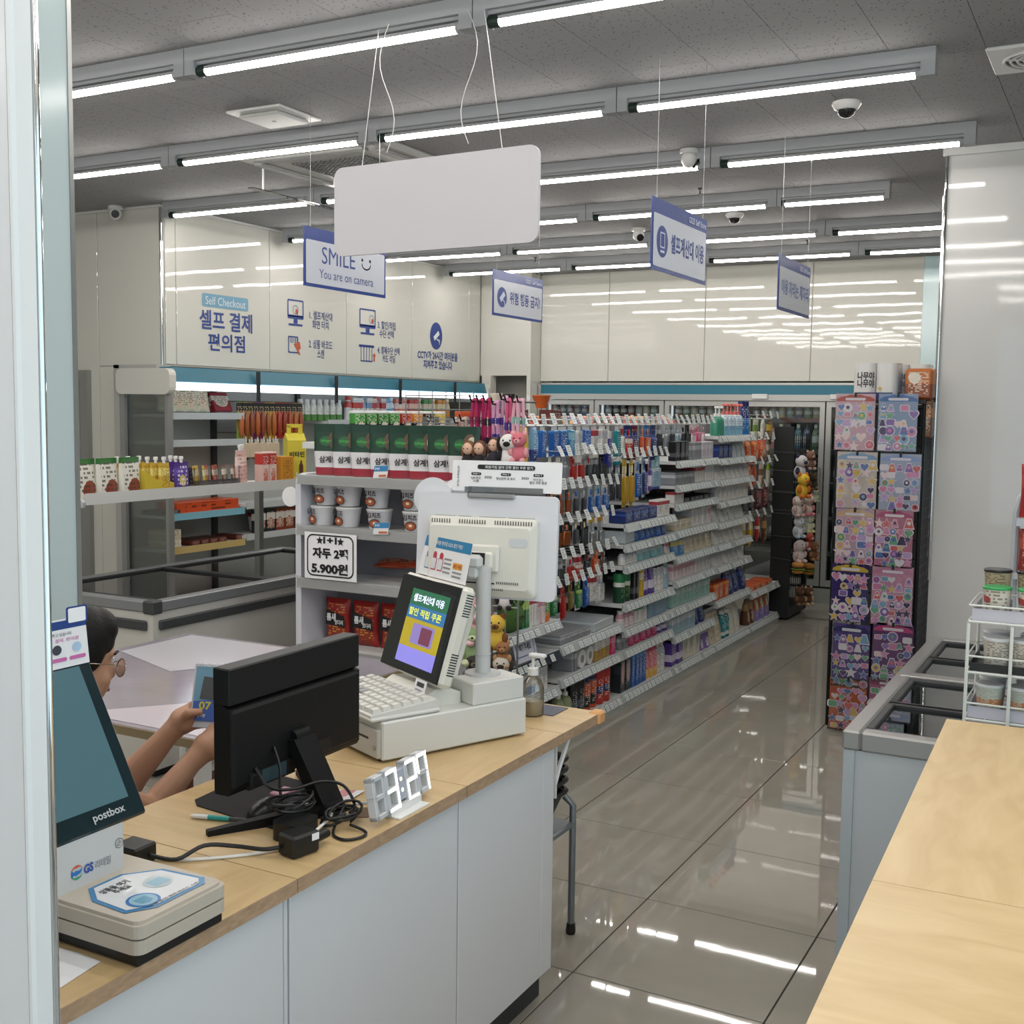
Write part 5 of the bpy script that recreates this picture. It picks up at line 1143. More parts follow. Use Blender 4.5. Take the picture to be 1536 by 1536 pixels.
# third bay
row('B', 1.06, [('razor_pack', 'dark blue razor carton', 'box', 4, B(.12, .1, .07), NAV, .122), ('tissue_pack', 'white tissue pack', 'packet', 2, B(.09, .06, .1), WHR, .095)])
row('B', .945, [('document_sleeve', 'grey flat tray of tweezers', 'box', 1, B(.16, .2, .06), CLR, .17), ('wipes_pack', 'blue wipes pack', 'packet', 6, m_pouch(.075, .05, .09), BLU, .078)])
row('B', .825, [('lotion_bottle', 'white lotion bottle with black cap', 'bottle', 4, m_bottle(.024, .13, .014, 0), [WHT, CAPB], .052), ('wipes_pack', 'aqua refill pouch', 'pouch', 4, m_pouch(.10, .05, .1), pm('#7fb8c0', '#c8e0e0', '#e8f2f2'), .104), ('wipes_pack', 'pale pink refill pouch', 'pouch', 2, m_pouch(.07, .04, .1), WHP, .073)])
row('B', .61, [('spray_can', 'dark green capped shaving foam can', 'can', 2, m_capcan(.034, .17), [DGR, CAPG], .074), ('toothpaste_box', 'dark slim carton', 'box', 2, B(.032, .03, .13), BLK, .036), ('toothpaste_box', 'yellow and white cream carton', 'box', 2, B(.035, .03, .15), YEL, .039), ('wipes_pack', 'purple refill pouch', 'pouch', 2, m_pouch(.08, .04, .15), PUR, .083), ('cream_tube', 'white hand cream tube', 'tube', 3, m_bottle(.022, .15, .016, 1), [WHT, CAPB], .048), ('wipes_pack', 'pale blue pouch', 'pouch', 2, m_pouch(.06, .04, .12), LBL, .063)])
row('B', .465, [('lotion_bottle', 'pale pink lotion bottle', 'bottle', 3, m_bottle(.028, .12, .016, 2), [WHP, CAPW], .06), ('carton', 'white and green carton', 'box', 2, B(.05, .04, .11), pm(W, '#4f9a5c', '#70787a', band=(.75, 1)), .055), ('lotion_bottle', 'slim white tube', 'tube', 2, m_bottle(.014, .13, .01, 3), [WHT, CAPW], .034), ('tissue_box', 'slate blue tissue box', 'box', 3, B(.1, .08, .105), pm('#7c9aae', '#7c9aae', '#9fb8c8'), .103)])
row('B', .345, [('sanitary_pack', 'grey sanitary pack', 'packet', 2, m_pouch(.055, .05, .09), GRY, .058), ('sanitary_pack', 'magenta sanitary pack', 'packet', 5, m_pouch(.085, .05, .085), PNK, .085), ('sanitary_pack', 'violet sanitary pack', 'packet', 2, m_pouch(.08, .05, .08), PUR, .08)])
row('B', .095, [('hair_dye_box', 'dark hair dye carton with a portrait', 'box', 2, B(.07, .05, .17), pm('#2b2f36', '#3f4550', '#c8ccd2', '#c89a86', pic=(.5, .55, .3)), .075), ('hair_dye_box', 'blue hair dye carton', 'box', 4, B(.05, .06, .2), BLU, .053), ('shampoo_bottle', 'pink and yellow gradient bottle', 'bottle', 3, m_bottle(.028, .17, .018, 4), [pm('#d97a84', '#e4b45c', '#f0d8d8', band=(.0, .3)), mat('pink_cap', '#c8506a', .35)], .06), ('shampoo_bottle', 'tall white shampoo bottle', 'bottle', 3, m_bottle(.028, .22, .014, 5), [WHT, CAPW], .06), ('shampoo_bottle', 'dark red shampoo bottle', 'bottle', 2, m_bottle(.03, .22, .02, 6), [pm('#6d1f26', '#6d1f26', '#c88a86'), CAPB], .064)])
# fourth bay
row('C', 1.385, [('earphone_box', 'black and grey earphone box', 'box', 3, B(.07, .05, .12), BLK, .075), ('earphone_box', 'silver grey charger box', 'box', 3, B(.07, .05, .11), GRY, .075), ('earphone_box', 'pearl white cable box', 'box', 4, B(.07, .05, .11), pm('#c9c3cc', '#ddd8df', '#8a8590'), .075)])
row('C', 1.235, [('stocking_pack', 'grey folded stocking pack', 'packet', 4, B(.08, .14, .06), GRY, .085), ('stocking_pack', 'dark red and white stocking pack', 'packet', 4, B(.04, .12, .085), WHR, .045), ('stocking_pack', 'pale leaning packet', 'packet', 4, B(.03, .1, .1), WHT, .04)])
row('C', 1.12, [('bandage_box', 'red topped white box', 'box', 2, B(.075, .06, .085), pm(W, '#b03038', '#8a8a8e', band=(.78, 1)), .08), ('stocking_pack', 'black stocking pack', 'packet', 6, B(.085, .14, .02), BLK, .09)])
row('C', .95, [('pad_box', 'cream flat pad box', 'box', 3, B(.1, .14, .05), CRM, .105), ('pad_box', 'white flat pad box', 'box', 3, B(.085, .14, .09), WHT, .09), ('pad_box', 'pink and blue pad box', 'box', 2, B(.07, .1, .11), WHP, .075)])
row('C', .79, [('bandage_pouch', 'blue and yellow bandage pouch', 'pouch', 2, m_pouch(.1, .04, .1), pm('#4a86b8', '#d8c860', '#e8eef2'), .105), ('bandage_pouch', 'beige cotton pack', 'packet', 5, m_pouch(.1, .06, .11), CRM, .1)])
row('C', .64, [('cotton_pack', 'pink and white cotton pack', 'packet', 6, B(.06, .06, .11), WHP, .063), ('cotton_pack', 'white cotton box', 'box', 5, B(.07, .06, .12), WHT, .073)])
row('C', .465, [('tissue_box', 'mint green tissue box', 'box', 8, B(.094, .09, .12), MNT, .096)])
row('C', .29, [('tissue_box', 'pale blue tissue box', 'box', 4, B(.1, .09, .13), LBL, .102), ('pad_pack', 'navy pad pack', 'packet', 3, m_pouch(.11, .07, .155), NAV, .113)])
row('C', .095, [('pad_pack', 'purple and white pad pack', 'packet', 2, B(.1, .07, .13), PUR, .105), ('pad_pack', 'white floral pad pack', 'packet', 3, B(.1, .08, .16), pm('#e2dccb', '#e8e4da', '#9a90b0', '#b8c4a8', pic=(.5, .7, .25)), .105), ('pad_pack', 'lilac topped pad pack', 'packet', 2, m_pouch(.1, .07, .165), LIL, .105)])
# fifth bay
row('D', 1.53, [('spray_bottle', 'green spray bottle', 'bottle', 2, m_pump(.034, .2), [mat('sea_green', '#3f8f76', .3), CAPW], .075), ('spray_bottle', 'clear blue spray bottle with coral trigger', 'bottle', 5, m_pump(.036, .22), [pm('#8fc0d8', '#d8e8f0', '#3a6ea8', band=(.3, .7)), mat('coral_cap', '#d9736a', .35)], .078), ('spray_bottle', 'bright blue bottle', 'bottle', 2, m_bottle(.034, .24, .022, 7), [pm('#2f7cc4', '#24347a', '#dfe8f2', band=(.5, 1)), CAPN], .074)])
row('D', 1.375, [('glove_pack', 'dark blue sponge pack', 'packet', 3, B(.1, .08, .07), NAV, .11), ('bag_pack', 'clear freezer bag pack', 'packet', 4, m_pouch(.1, .06, .12), CLR, .105)])
row('D', 1.23, [('hanger_pack', 'white plastic bag roll', 'packet', 7, m_pouch(.1, .07, .075), WHT, .105)])
row('D', 1.08, [('match_box', 'white stacked carton', 'box', 8, B(.08, .07, .1), WHT, .085)])
row('D', .935, [('bag_pack', 'crumpled white bag pack', 'packet', 7, m_pouch(.105, .08, .1), pm('#d8dad8', '#e6e8e6', '#a8acac'), .108)])
row('D', .785, [('bag_pack', 'white paper towel pack', 'packet', 7, m_pouch(.105, .08, .11), pm('#dcdcd8', '#e6e6e2', '#b0a8a0'), .108)])
row('D', .635, [('bag_pack', 'white plastic cutlery pack', 'packet', 7, m_pouch(.105, .08, .11), pm('#e0e0de', '#c8ced2', '#a0a4a8'), .108)])
row('D', .395, [('foil_pack', 'orange and white foil box', 'box', 3, B(.1, .08, .09), ORG, .105), ('rubbish_bags', 'navy rubbish bag roll', 'packet', 3, m_pouch(.14, .1, .13), NAV, .145)])
row('D', .095, [('kitchen_roll', 'cream kitchen roll pack', 'packet', 2, m_pouch(.11, .1, .16), CRM, .115), ('cleaner_bottle', 'teal bottle', 'bottle', 2, m_bottle(.035, .18, .02, 8), [TEA, CAPW], .075), ('rice_bag', 'white soft bag', 'bag', 3, m_pouch(.13, .1, .16), pm('#dedcd0', '#e6e4da', '#b8b4a4'), .135)])
# sixth bay
row('E', .345, [('snack_packet', 'flat orange pet snack packet', 'packet', 4, B(.14, .14, .03), ORG, .15)])
row('E', .095, [('pet_food_bag', 'brown and black pet food bag', 'bag', 2, m_pouch(.1, .07, .2), BRN, .103), ('pet_food_bag', 'orange and lilac pet food bag', 'bag', 4, m_pouch(.13, .08, .23), pm('#b5643a', '#8f7cc0', '#efe6d8', '#e8e4da', band=(.0, .4), pic=(.5, .6, .2)), .133)])
# hooks and what hangs on them
def hooks(k, z, items, y0=None, y1=None, what='hook'):
    bay, a, b = BAY[k]; a = y0 or a; b = y1 or b; n = len(items); st = (b-a-.03)/n; off = {'top': .22, 'second': -.22, 'third': .22, 'fourth': -.22, 'fifth': .22, 'lowest': -.22}[what]
    for i, it in enumerate(items):
        y = a+.02+st*(i+.5+off); hook(y, z)
        if it is None: continue
        name, desc, cat, me, mats, hh = it
        put(name, 'hanging %s on %s hook, %s row of %s bay' % (desc, nth(i, n) or 'only', what, bay), cat, me, mats, (HX+.335, y, z-.004), 0, 'hanging goods on the aisle shelving', (0, random.uniform(-.05, .05), math.pi/2+random.uniform(-.25, .25)))
def hc(desc, c, c2=None, w_=.07, h_=.15, bd=.018, bl=None, name='carded_pack', cat='packet'): return (name, desc, cat, m_card(w_, h_, bd), [c, bl or (mat('dark_blister', '#3a3d42', .15, spec=.7) if c in (BLK, GRY) else (c2 or c)), c2 or c], h_)
def hbx(desc, c, w_=.06, d_=.03, h_=.15, name='hanging_carton', cat='box'): return (name, desc, cat, m_hbox(w_, d_, h_), [c, CAPW], h_)
def hbg(desc, c, w_=.1, d_=.03, h_=.16, name='hanging_bag', cat='bag'): return (name, desc, cat, m_hbag(w_, d_, h_), c, h_)
YELS = mat('yellow_snack', '#d9c43c', .35)
hooks('A', 1.585, [hbg('small silver pouch', GRY, .07), hbg('clear sachet', CLR, .07), hbx('navy carton', NAV, .06), hbg('yellow chick shaped pack', YELS, .07, .04, .2), hbg('blue bottle pack', pm('#6f9cc0', '#24347a', '#e0e8f0', band=(.1, .4)), .06, .04, .18), hbx('deep blue carton', BLU)], y0=4.45, what='top')
hooks('P', 1.585, [hbx('royal blue carton', BLU, .075), hbx('second royal blue carton', BLU, .075), hbx('cyan pack', CYA, .07, .03, .15), hbx('white oral care carton', WHT, .06, .03, .19), hbx('blue and white carton', pm('#2463b4', W, '#dfe6ee', band=(0, .3)), .065, .03, .15), hbx('white toothbrush carton', WHR, .07, .03, .17), hbx('plain white carton', WHT, .085, .04, .15), hbx('indigo toothpaste carton', pm('#2a2f8c', W, '#e0e0f0', band=(.7, .95)), .04, .03, .23)], what='top')
hooks('B', 1.585, [hbx('teal toothpaste carton', TEA, .04, .03, .22), hc('white and red razor card', WHR, None, .08, .17), hc('navy razor blade card', NAV, RED, .08, .2), hc('dark red razor card', pm('#6d1f26', '#24347a', '#e0e0e8'), None, .07, .2), hc('blue disposable razor card', NAV, ORG, .08, .18), hc('orange and blue razor card', BLU, ORG, .08, .2), hc('slate blue razor card', NAV, None, .08, .21), hc('pale cotton card', GRY, None, .07, .14)], what='top')
hooks('C', 1.585, [hc('clear travel bottle card', CLR, GRY, .07, .15), hc('grey travel kit card', GRY, None, .07, .15), hc('clear cup card', CLR, LBL, .07, .15), hc('steel grey comb card', GRY, BLK, .07, .15), hc('black comb card', BLK, None, .06, .15), hc('rose mirror card', WHP, None, .07, .15), hc('rose pink sponge card', WHP, PNK, .07, .13), hc('clear puff card', CLR, WHP, .07, .14)], what='top')
hooks('P', 1.43, [hbx('cream slim carton', CRM, .05, .03, .17), hbx('ivory slim carton', CRM, .05, .03, .19), hc('clear pack', CLR, GRY, .06, .12), hc('red lighter card', RED, RED, .07, .13, .02, mat('red_plastic', '#b02c26', .3)), hc('white and red lighter card', WHR, RED, .07, .13, .02, mat('red_plastic')), hc('silver lighter card', GRY, RED, .07, .14), hc('grey pen card', GRY, None, .06, .14), hc('dark pen card', BLK, None, .06, .14)], what='second')
hooks('B', 1.395, [hc('grey toothbrush card', GRY, None, .06, .2), hc('silver toothbrush card', GRY, LBL, .05, .24), hc('gold toothbrush card', YEL, YEL, .05, .28, .02, mat('gold_blister', '#b8922c', .25)), hc('golden toothbrush card', YEL, YEL, .05, .28, .02, mat('gold_blister')), hc('white toothbrush card', WHT, BLU, .05, .25), hc('blue striped toothbrush card', LBL, NAV, .05, .24), hc('mauve toothbrush card', WHP, PUR, .05, .22), hc('sea blue face mask card', pm('#8fc0c8', '#3f6fb0', '#f0f4f8', band=(.0, .3)), LBL, .1, .2)], what='second')
hooks('P', 1.26, [hc('black and amber watch battery card', BLK, ORG, .07, .14, .02, mat('amber_plastic', '#8a4a22', .3)), hc('black and orange fuse card', BLK, ORG, .07, .14, .02, mat('amber_plastic')), hc('black card with orange label', BLK, ORG, .07, .14, .02, mat('amber_plastic')), hc('slate cable card', GRY, BLU, .06, .14), hc('silver cable card', GRY, WHT, .06, .15), hc('clear cable card', CLR, BLU, .06, .15), hc('blue cable card', LBL, BLU, .06, .15), hc('white cable card', WHT, BLU, .06, .15)], what='third')
hooks('P', 1.09, [hc('black battery card', BLK, ALU2, .07, .13), hc('dark battery card', BLK, ORG, .07, .13, .02, mat('copper_cell', '#a8623a', .25, metal=.6)), hc('copper battery card', BLK, ORG, .07, .13, .02, mat('copper_cell')), hc('yellow tipped battery card', GRY, YEL, .06, .13), hc('black torch card', BLK, YEL, .06, .15), hc('silver battery strip card', pm('#b8bcc0', '#d8b53a', '#54575c', band=(.85, 1)), ALU2, .07, .22, .02, ALU2), hc('long silver battery card', pm('#b8bcc0', '#d8922a', '#54575c', band=(.85, 1)), ALU2, .07, .22, .02, ALU2)], what='fourth')
hooks('P', .905, [hc('brown key ring card', BLK, BRN, .07, .13), hc('grey scissors card', GRY, None, .06, .14), hc('white cutter card with red blade', WHT, RED, .07, .14, .02, mat('red_plastic')), hc('white glue card', WHR, RED, .07, .14), hc('black cutter card', BLK, RED, .06, .13), hc('orange pen card', ORG, None, .06, .13), hc('red and silver pen card', RED, ALU2, .06, .13)], what='fifth')
hooks('P', .775, [hc('dark green pen card', DGR, None, .06, .15), hc('green pen card', GRN, None, .05, .16), hc('red marker card', RED, RED, .045, .2, .02, mat('red_plastic')), hc('khaki pen card', pm('#7a6a3a', '#7a6a3a', '#d8d0a8'), None, .05, .16), hc('white and green pen card', pm(W, '#2f7d4c', '#70787a', band=(.2, .8)), GRN, .06, .17), hc('blue pen card', BLU, None, .05, .17), hc('white plaster card', WHR, None, .08, .15), hc('white document card', WHT, None, .08, .17)], what='lowest')
hooks('E', 1.62, [hbg('white and green dried food bag', pm('#d8d8c4', '#8fa860', '#5a5a3c', '#9a6a48'), .1, .03, .2), hbg('pale green dried food bag', pm('#cfd6b4', '#7a9a4c', '#5a5a3c'), .1, .03, .2), hbg('white dried squid bag', pm(W, '#c8d0c0', '#6a6a60', '#8a5a3c'), .1, .03, .16), hbg('brown and yellow jerky bag', pm('#5a4426', '#c8a02c', '#e0d0a0'), .1, .03, .2)], what='top')
hooks('E', 1.46, [hbg('glossy orange jerky bag', ORG, .17, .06, .175), hbg('second glossy orange jerky bag', ORG, .17, .06, .175), hbg('large orange snack bag', pm('#d2491f', '#e0703a', '#f2dcc8', '#d8b08a'), .18, .06, .15), hbg('grey and brown snack bag', pm('#8a7f78', '#d8d4d0', '#4a4038', '#8a5a3c'), .11, .04, .18)], what='second')
hooks('E', 1.275, [hbg('red and orange bag', ORG, .11, .04, .18), hbg('slanting orange stick bag', pm('#c24a24', '#c24a24', '#efd8c8'), .1, .03, .18), hbg('white and brown nut bag', pm('#d8d4c4', '#8a6a48', '#6a5a40', '#9a6a48'), .1, .03, .2), hbg('pale nut bag with a lime label', pm('#d0d0c0', '#9acb2c', '#6a5a40', band=(.75, .98)), .1, .03, .22)], what='third')
hooks('E', 1.085, [hbg('black snack bag', BLK, .12, .04, .165), hbg('black and silver bag', BLK, .1, .04, .165), hbg('dark red jerky bag', pm('#4a2326', '#6d2f30', '#d8c0b8'), .11, .04, .165), hbg('maroon jerky bag', pm('#5a2a30', '#7d3a3c', '#d8c0b8'), .11, .04, .165)], what='fourth')
hooks('E', .87, [hbg('yellow cereal snack bag', YEL, .1, .04, .2), hbg('golden snack bag', YEL, .1, .04, .22), hbg('red snack bag', RED, .09, .04, .2), hbg('brown paper snack bag', BRN, .11, .04, .24)], what='lowest')
# ---------------------------------------------------------------- end cap goods -----------------------------
YF = YE-.07
Mp_top = mat('pouch_dark_green', '#0e3526', .22); Mp_low = mat('pouch_silver_white', '#c9c8ca', .3); Mp_red = mat('pouch_red_band', '#8f2433', .3)
M_ltgreen = mat('print_green', '#2f8a3e', .35); M_bowl = mat('print_bowl', '#5d4634', .4); M_rice = mat('print_soup', '#c8bda0', .4)
pw, ph, pd = .135, .225, .036
src = m_pouch(pw, pd, ph)
def tri_pouch():
    mb = MB(); n = len(src.vertices)
    # split into colour bands by height: rebuild rows
    zs = [0, .03, .035, .09, .105, .16, .19, ph]
    N = 16; vs = []
    for z in zs:
        t = z/ph; sw = .86+.14*min(1, t/.4); sd = 1 if t < .15 else max(.05, 1-(t-.15)/.8)
        for k in range(N):
            a = 2*math.pi*k/N; c, s = math.cos(a), math.sin(a)
            vs.append((pw/2*sw*(abs(c)**.6)*(1 if c > 0 else -1), -pd/2+pd/2*sd*(abs(s)**.7)*(1 if s > 0 else -1), z))
    for i in range(len(zs)-1):
        m = 2 if i < 2 else (0 if i >= 4 else 1)
        mb.add(vs[i*N:(i+2)*N], [(k, (k+1) % N, N+(k+1) % N, N+k) for k in range(N)], m, True)
    mb.add(vs[-N:], [tuple(range(N))], 0)
    return mb.mesh('soup_pouch', 60)
tpm = tri_pouch()
def local_frame(loc, rz, fx, fz, tilt=0):
    R = Matrix.Rotation(rz, 3, 'Z'); return Fr(Vector(loc)+R @ Vector(fx), R @ Vector((1, 0, 0)), R @ Vector((0, tilt, 1)))
for i in range(8):
    x = -3.125+i*.0985; rz = .42+random.uniform(-.04, .04); yy = YF-.10; loc = (x, yy-.04*(i % 2)*0, EZ[0]-.009)
    t = thing('soup_pouch', count_label('green and white chicken soup pouch', i, 8, 'on top of the end shelf'), 'pouch', loc, rz, 'soup pouches on the end shelf')
    o = inst('bag', tpm, [Mp_top, Mp_low, Mp_red], (0, 0, 0)); o.parent = t
    f = local_frame(loc, rz, (-pw/2, -pd-.001, 0), 0)
    fu = local_frame(loc, rz, (-pw/2, -pd*.84, .105), 0, .10)
    mb = MB(); flat(mb, fu, disc(.026, 20, .055, .045, .020), 0, .002); ring2(mb, fu, disc(.030, 20, .055, .045, .024), disc(.028, 20, .055, .045, .022), 0, .002)
    flat(mb, fu, [(.095+.03*math.cos(q*.3), .05+.04*math.sin(q*.3)) for q in range(4, 18)], 1, .0022); flat(mb, fu, [(.103+.02*math.cos(q*.3), .05+.028*math.sin(q*.3)) for q in range(4, 18)], 2, .0026)
    obj('front_print', mb, [mat('print_dkgreen', '#1d5a30', .35), M_bowl, M_rice], t)
    lettering('bibigo', fu, .033, .038, .044, .014, mat('print_lime', '#49b34a', .35), t, c=.003)
    lettering('samgye', f, .028, .055, .082, .03, M_ink, t, c=.0035)
cupm = m_cup(.042, .055, .088, 0)
M_cupw = pm('#d4d3d6', '#d4d3d6', '#7a7a80', '#8a3f2c', pic=(.35, .36, .26), txt=12.); M_cupk = mat('cup_dark', '#26262a', .4)
for r in range(2):
    for i in range(4):
        x = -3.115+i*.135+(0.05 if i == 3 else 0); z = EZ[1]-.009+r*.092; rz = random.uniform(-.3, .3)
        t = thing('noodle_cup', count_label('white kimchi cheese noodle cup', i, 4, 'in the %s row' % ('lower', 'upper')[r]), 'noodle cup', (x, YF-.09, z), rz, 'noodle cups on the end shelf')
        o = inst('cup', cupm, [mat('cup_white', '#cfced2', .35), CAPW], (0, 0, 0)); o.parent = t
        fr = local_frame((x, YF-.09, z), rz, (-.05, -.107, .0), 0, -.1)
        mb = MB(); flat(mb, fr, disc(.026, 18, .045, .028, .02), 0, .001); flat(mb, fr, disc(.021, 18, .045, .028, .015), 1, .0016); flat(mb, fr, disc(.008, 12, .045, .03, .006), 2, .0022)
        obj('print', mb, [mat('print_brown', '#5a3626', .4), mat('print_red_soup', '#a8583a', .4), mat('print_cream', '#e0d2b8', .4)], t)
        lettering('kimchi', fr, .012, .052, .062, .024, M_ink, t, c=.002)
rbm = m_pillow(.135, .05, .2)
for i in range(4):
    x = -3.09+i*.15; loc = (x, YF-.06, EZ[3]-.009); t = thing('snack_bag', count_label('red spicy chicken leg snack bag', i, 4, 'on the lower end shelf'), 'snack bag', loc, random.uniform(-.08, .08), 'red bags on the end shelf')
    o = inst('bag', rbm, pm('#a3221f', '#c23a28', '#d8903c', '#8a2a18', band=(.0, .0), pic=(.5, .25, .3)), (0, 0, 0)); o.parent = t
    fr = local_frame(loc, 0, (-.06, -.0535, 0), 0)
    mb = MB(); flat(mb, fr, [(.01, .085), (.115, .075), (.112, .125), (.06, .14), (.015, .15)], 0, .001); obj('print_panel', mb, M_ink, t)
    lettering('teum', fr, .016, .1, .05, .035, M_paper, t, c=.002); lettering('teum2', fr, .06, .085, .045, .022, M_paper, t, c=.002)
for i in range(2):
    put('plum_pack', '%s orange plum packet lying flat on the middle end shelf' % ('left', 'right')[i], 'packet', m_pillow(.17, .035, .13), pm('#a8401f', '#c8603a', '#e8c8b0'), (-2.83+i*.13, YF-.05-.02*i, EZ[2]+.03+i*.012), 0, 'plum packets on the end shelf', rot=(-1.45, 0, .3-i*.5))
# price cards on rails
for k, (px, py, wd) in enumerate(((570, 708, .07), (571, 793, .075))):
    c = at(px, py, y=YE-.335); t = thing('price_card', 'blue and white one plus one price card on the %s end shelf rail' % ('top', 'second')[k], 'price card', (c.x, YE-.335, c.z-.02), 0, 'price cards')
    fr = Fr((c.x-wd/2, YE-.336-k*.002, c.z-.026), (1, 0, .06), (.25, -.1, 1))
    mb = MB().box((0, 0, -.001), (wd, .052, 0), 0, fr.M()); flat(mb, fr, [(0, .028), (wd, .028), (wd, .052), (0, .052)], 1, .0008); flat(mb, fr, [(.028, .004), (wd-.004, .004), (wd-.004, .013), (.028, .013)], 2, .0008)
    obj('card', mb, [M_paper, mat('card_blue', '#3d86b8', .4), mat('card_orange', '#c8693a', .4)], t); lettering('p1', fr, .006, .034, .02, .012, M_paper, t, c=.0014)
# 1+1 poster
a, b, c_ = at(457, 797, y=YE-.337), at(535, 800, y=YE-.337), at(457, 866, y=YE-.337)
fr = Fr(c_, (1, 0, 0), (0, 0, 1)); pwid, phei = b.x-a.x, a.z-c_.z
po = thing('price_poster', 'white hand made plum price poster on the end shelf', 'poster', tuple(c_))
obj('sheet', MB().box((0, 0, -.001), (pwid, phei, 0), 0, fr.M()), M_paper, po)
mb = MB(); o1 = rrect(.014, .012, pwid-.014, phei-.008, .03, 5); i1 = rrect(.02, .018, pwid-.02, phei-.014, .025, 5); ring2(mb, fr, o1, i1)
def star(cx, cy, r): return [(cx+(r if k % 2 == 0 else r*.42)*math.sin(math.pi*k/5), cy+(r if k % 2 == 0 else r*.42)*math.cos(math.pi*k/5)) for k in range(10)]
for sx in (.3, .7): flat(mb, fr, star(pwid*sx, phei*.83, .02))
obj('frame_print', mb, M_ink, po)
lettering('p1', fr, pwid*.37, phei*.77, pwid*.26, phei*.15, M_ink, po); lettering('p2', fr, pwid*.16, phei*.45, pwid*.68, phei*.23, M_ink, po); lettering('p3', fr, pwid*.14, phei*.12, pwid*.7, phei*.24, M_ink, po)
# ---------------------------------------------------------------- goods on the overhead shelf ----------------
def ly(px): return at(px, 735, x=LSX-.06).y
zz = LSZ-.005
def lput(i, n, name, desc, cat, me, mats, y, x=LSX-.02, dr=0, g='goods on the overhead shelf', rot=None): return put(name, count_label(desc, i, n, 'on the overhead shelf'), cat, me, mats, (x-dep(me), y, zz), math.pi/2+dr, g, rot)
M_snp = pm('#d8d4c8', '#2c6a2c', '#3c3a34', '#8a3f2c', band=(.85, 1), pic=(.6, .2, .24), txt=9.)
for i in range(3): lput(i, 3, 'snack_pouch', 'white and green sweet potato pouch', 'pouch', m_pouch(.155, .05, .19), M_snp, ly((122, 156, 190)[i]), dr=.15)
# yellow display carton with spouted pouches
yb = thing('display_carton', 'yellow display carton holding spouted jelly pouches', 'carton', (LSX-.1, ly(230), LSZ))
y0_, y1_ = ly(208), ly(258)
obj('tray', MB().prism([(y0_, zz+.001), (y1_, zz+.001), (y1_, zz+.045), (y0_+.07, zz+.075), (y0_, zz+.12)], LSX-.02, LSX-.015, 'x').box((LSX-.17, y0_, zz+.001), (LSX-.02, y0_+.004, zz+.12)).box((LSX-.17, y1_-.004, zz+.001), (LSX-.02, y1_, zz+.045)).box((LSX-.17, y0_, zz+.001), (LSX-.02, y1_, zz+.004)), mat('bright_yellow_card', '#c9b03a', .45), yb)
M_spy = pm('#c9a43a', '#e0cc70', '#6a5a2c'); M_spp = pm('#4b2f80', '#5d3f9a', '#e6e0ee', '#c8b468', pic=(.5, .35, .2), txt=7.)
def spout(name, desc, i, n, x, y, m, h=.15, cap=CAPW, w_=.075, where=None):
    t = thing(name, count_label(desc, i, n, 'on the overhead shelf'), 'pouch', (x, y, zz+.006), math.pi/2, 'spouted pouches')
    o = inst('bag', m_pouch(w_, .035, h), m, (0, 0, 0)); o.parent = t
    o = obj('spout_cap', MB().lathe([(.008, h-.004), (.008, h+.012), (.012, h+.013), (.012, h+.028), (.009, h+.03)], 10, 0, (0, -.0175, 0)), cap, t, world=False)
for i in range(4): spout('jelly_pouch', 'yellow spouted jelly pouch', i, 4, LSX-.13+.028*i, y0_+.055+.03*i, M_spy)
for i in range(3): spout('jelly_pouch', 'amber spouted jelly pouch', i, 3, LSX-.22, y0_-.01+.075*i, pm('#b5872c', '#d8b860', '#5a4a20'))
pl_ = ly(238)
for i in range(3): spout('drink_pouch', 'purple spouted meal shake pouch', i, 3, LSX-.03-.05*i, ly(262)+.0+.012*i, M_spp, .15, CAPW, .1)
# grey clear display with sachets
dv = thing('clear_display', 'clear acrylic display box of brown and yellow sachets', 'display box', (LSX-.06, ly(310), LSZ))
a_, b_ = ly(284), ly(352)
ac = MB().box((LSX-.02, a_, zz+.001), (LSX-.017, b_, zz+.05)).box((LSX-.15, a_, zz+.001), (LSX-.02, a_+.003, zz+.12)).box((LSX-.15, b_-.003, zz+.001), (LSX-.02, b_, zz+.12)).box((LSX-.15, (a_+b_)/2, zz+.001), (LSX-.02, (a_+b_)/2+.003, zz+.12)).box((LSX-.15, a_, zz+.001), (LSX-.02, b_, zz+.003))
obj('box', ac, glass('acrylic', (.9, .9, .92), .1), dv)
for i in range(9):
    y = a_+.03+i*(b_-a_-.06)/8; c = [pm('#cfae4a', '#e6dcb0', '#5a4a2c'), pm('#a8402c', '#d8c8b8', '#f0e0d0'), pm('#6a4a38', '#d8cfc0', '#e8e0d0')][min(2, i//3)]
    put('sachet', count_label(['yellow sachet', 'red sachet', 'brown sachet'][min(2, i//3)], i % 3, 3, 'in the clear display box'), 'sachet', m_pouch(.07, .014, .125), c, (LSX-.045-.02*(i % 2), y, zz+.004), 0, 'sachets', (-.12, 0, math.pi/2+.5))
for i in range(3): spout('smoothie_pouch', 'pale pink spouted smoothie pouch', i, 3, LSX-.06-.03*i, ly(356)+.045*i, pm('#d8b4ac', '#e8d0ca', '#a86a62', txt=9.), .2, CAPW, .07)
M_pkc = pm('#d9b8b0', '#b8392f', '#e8e0dc', '#c0604a', band=(.62, .95), pic=(.5, .25, .25))
for i in range(2): lput(i, 2, 'juice_carton', 'pink juice carton with red print', 'carton', m_box(.062, .06, .19), M_pkc, ly(391)+.0+.066*i)
lput(0, 1, 'vitamin_carton', 'plain orange carton beside the yellow gift box', 'carton', m_box(.11, .08, .16), pm('#c8892a', '#c8892a', '#7a5a20', txt=12.), ly(424)+.0)
vb = thing('gift_box', 'tall yellow vitamin drink gift box with carry handle', 'gift box', (LSX-.11, ly(447)+.03, zz), math.radians(52))
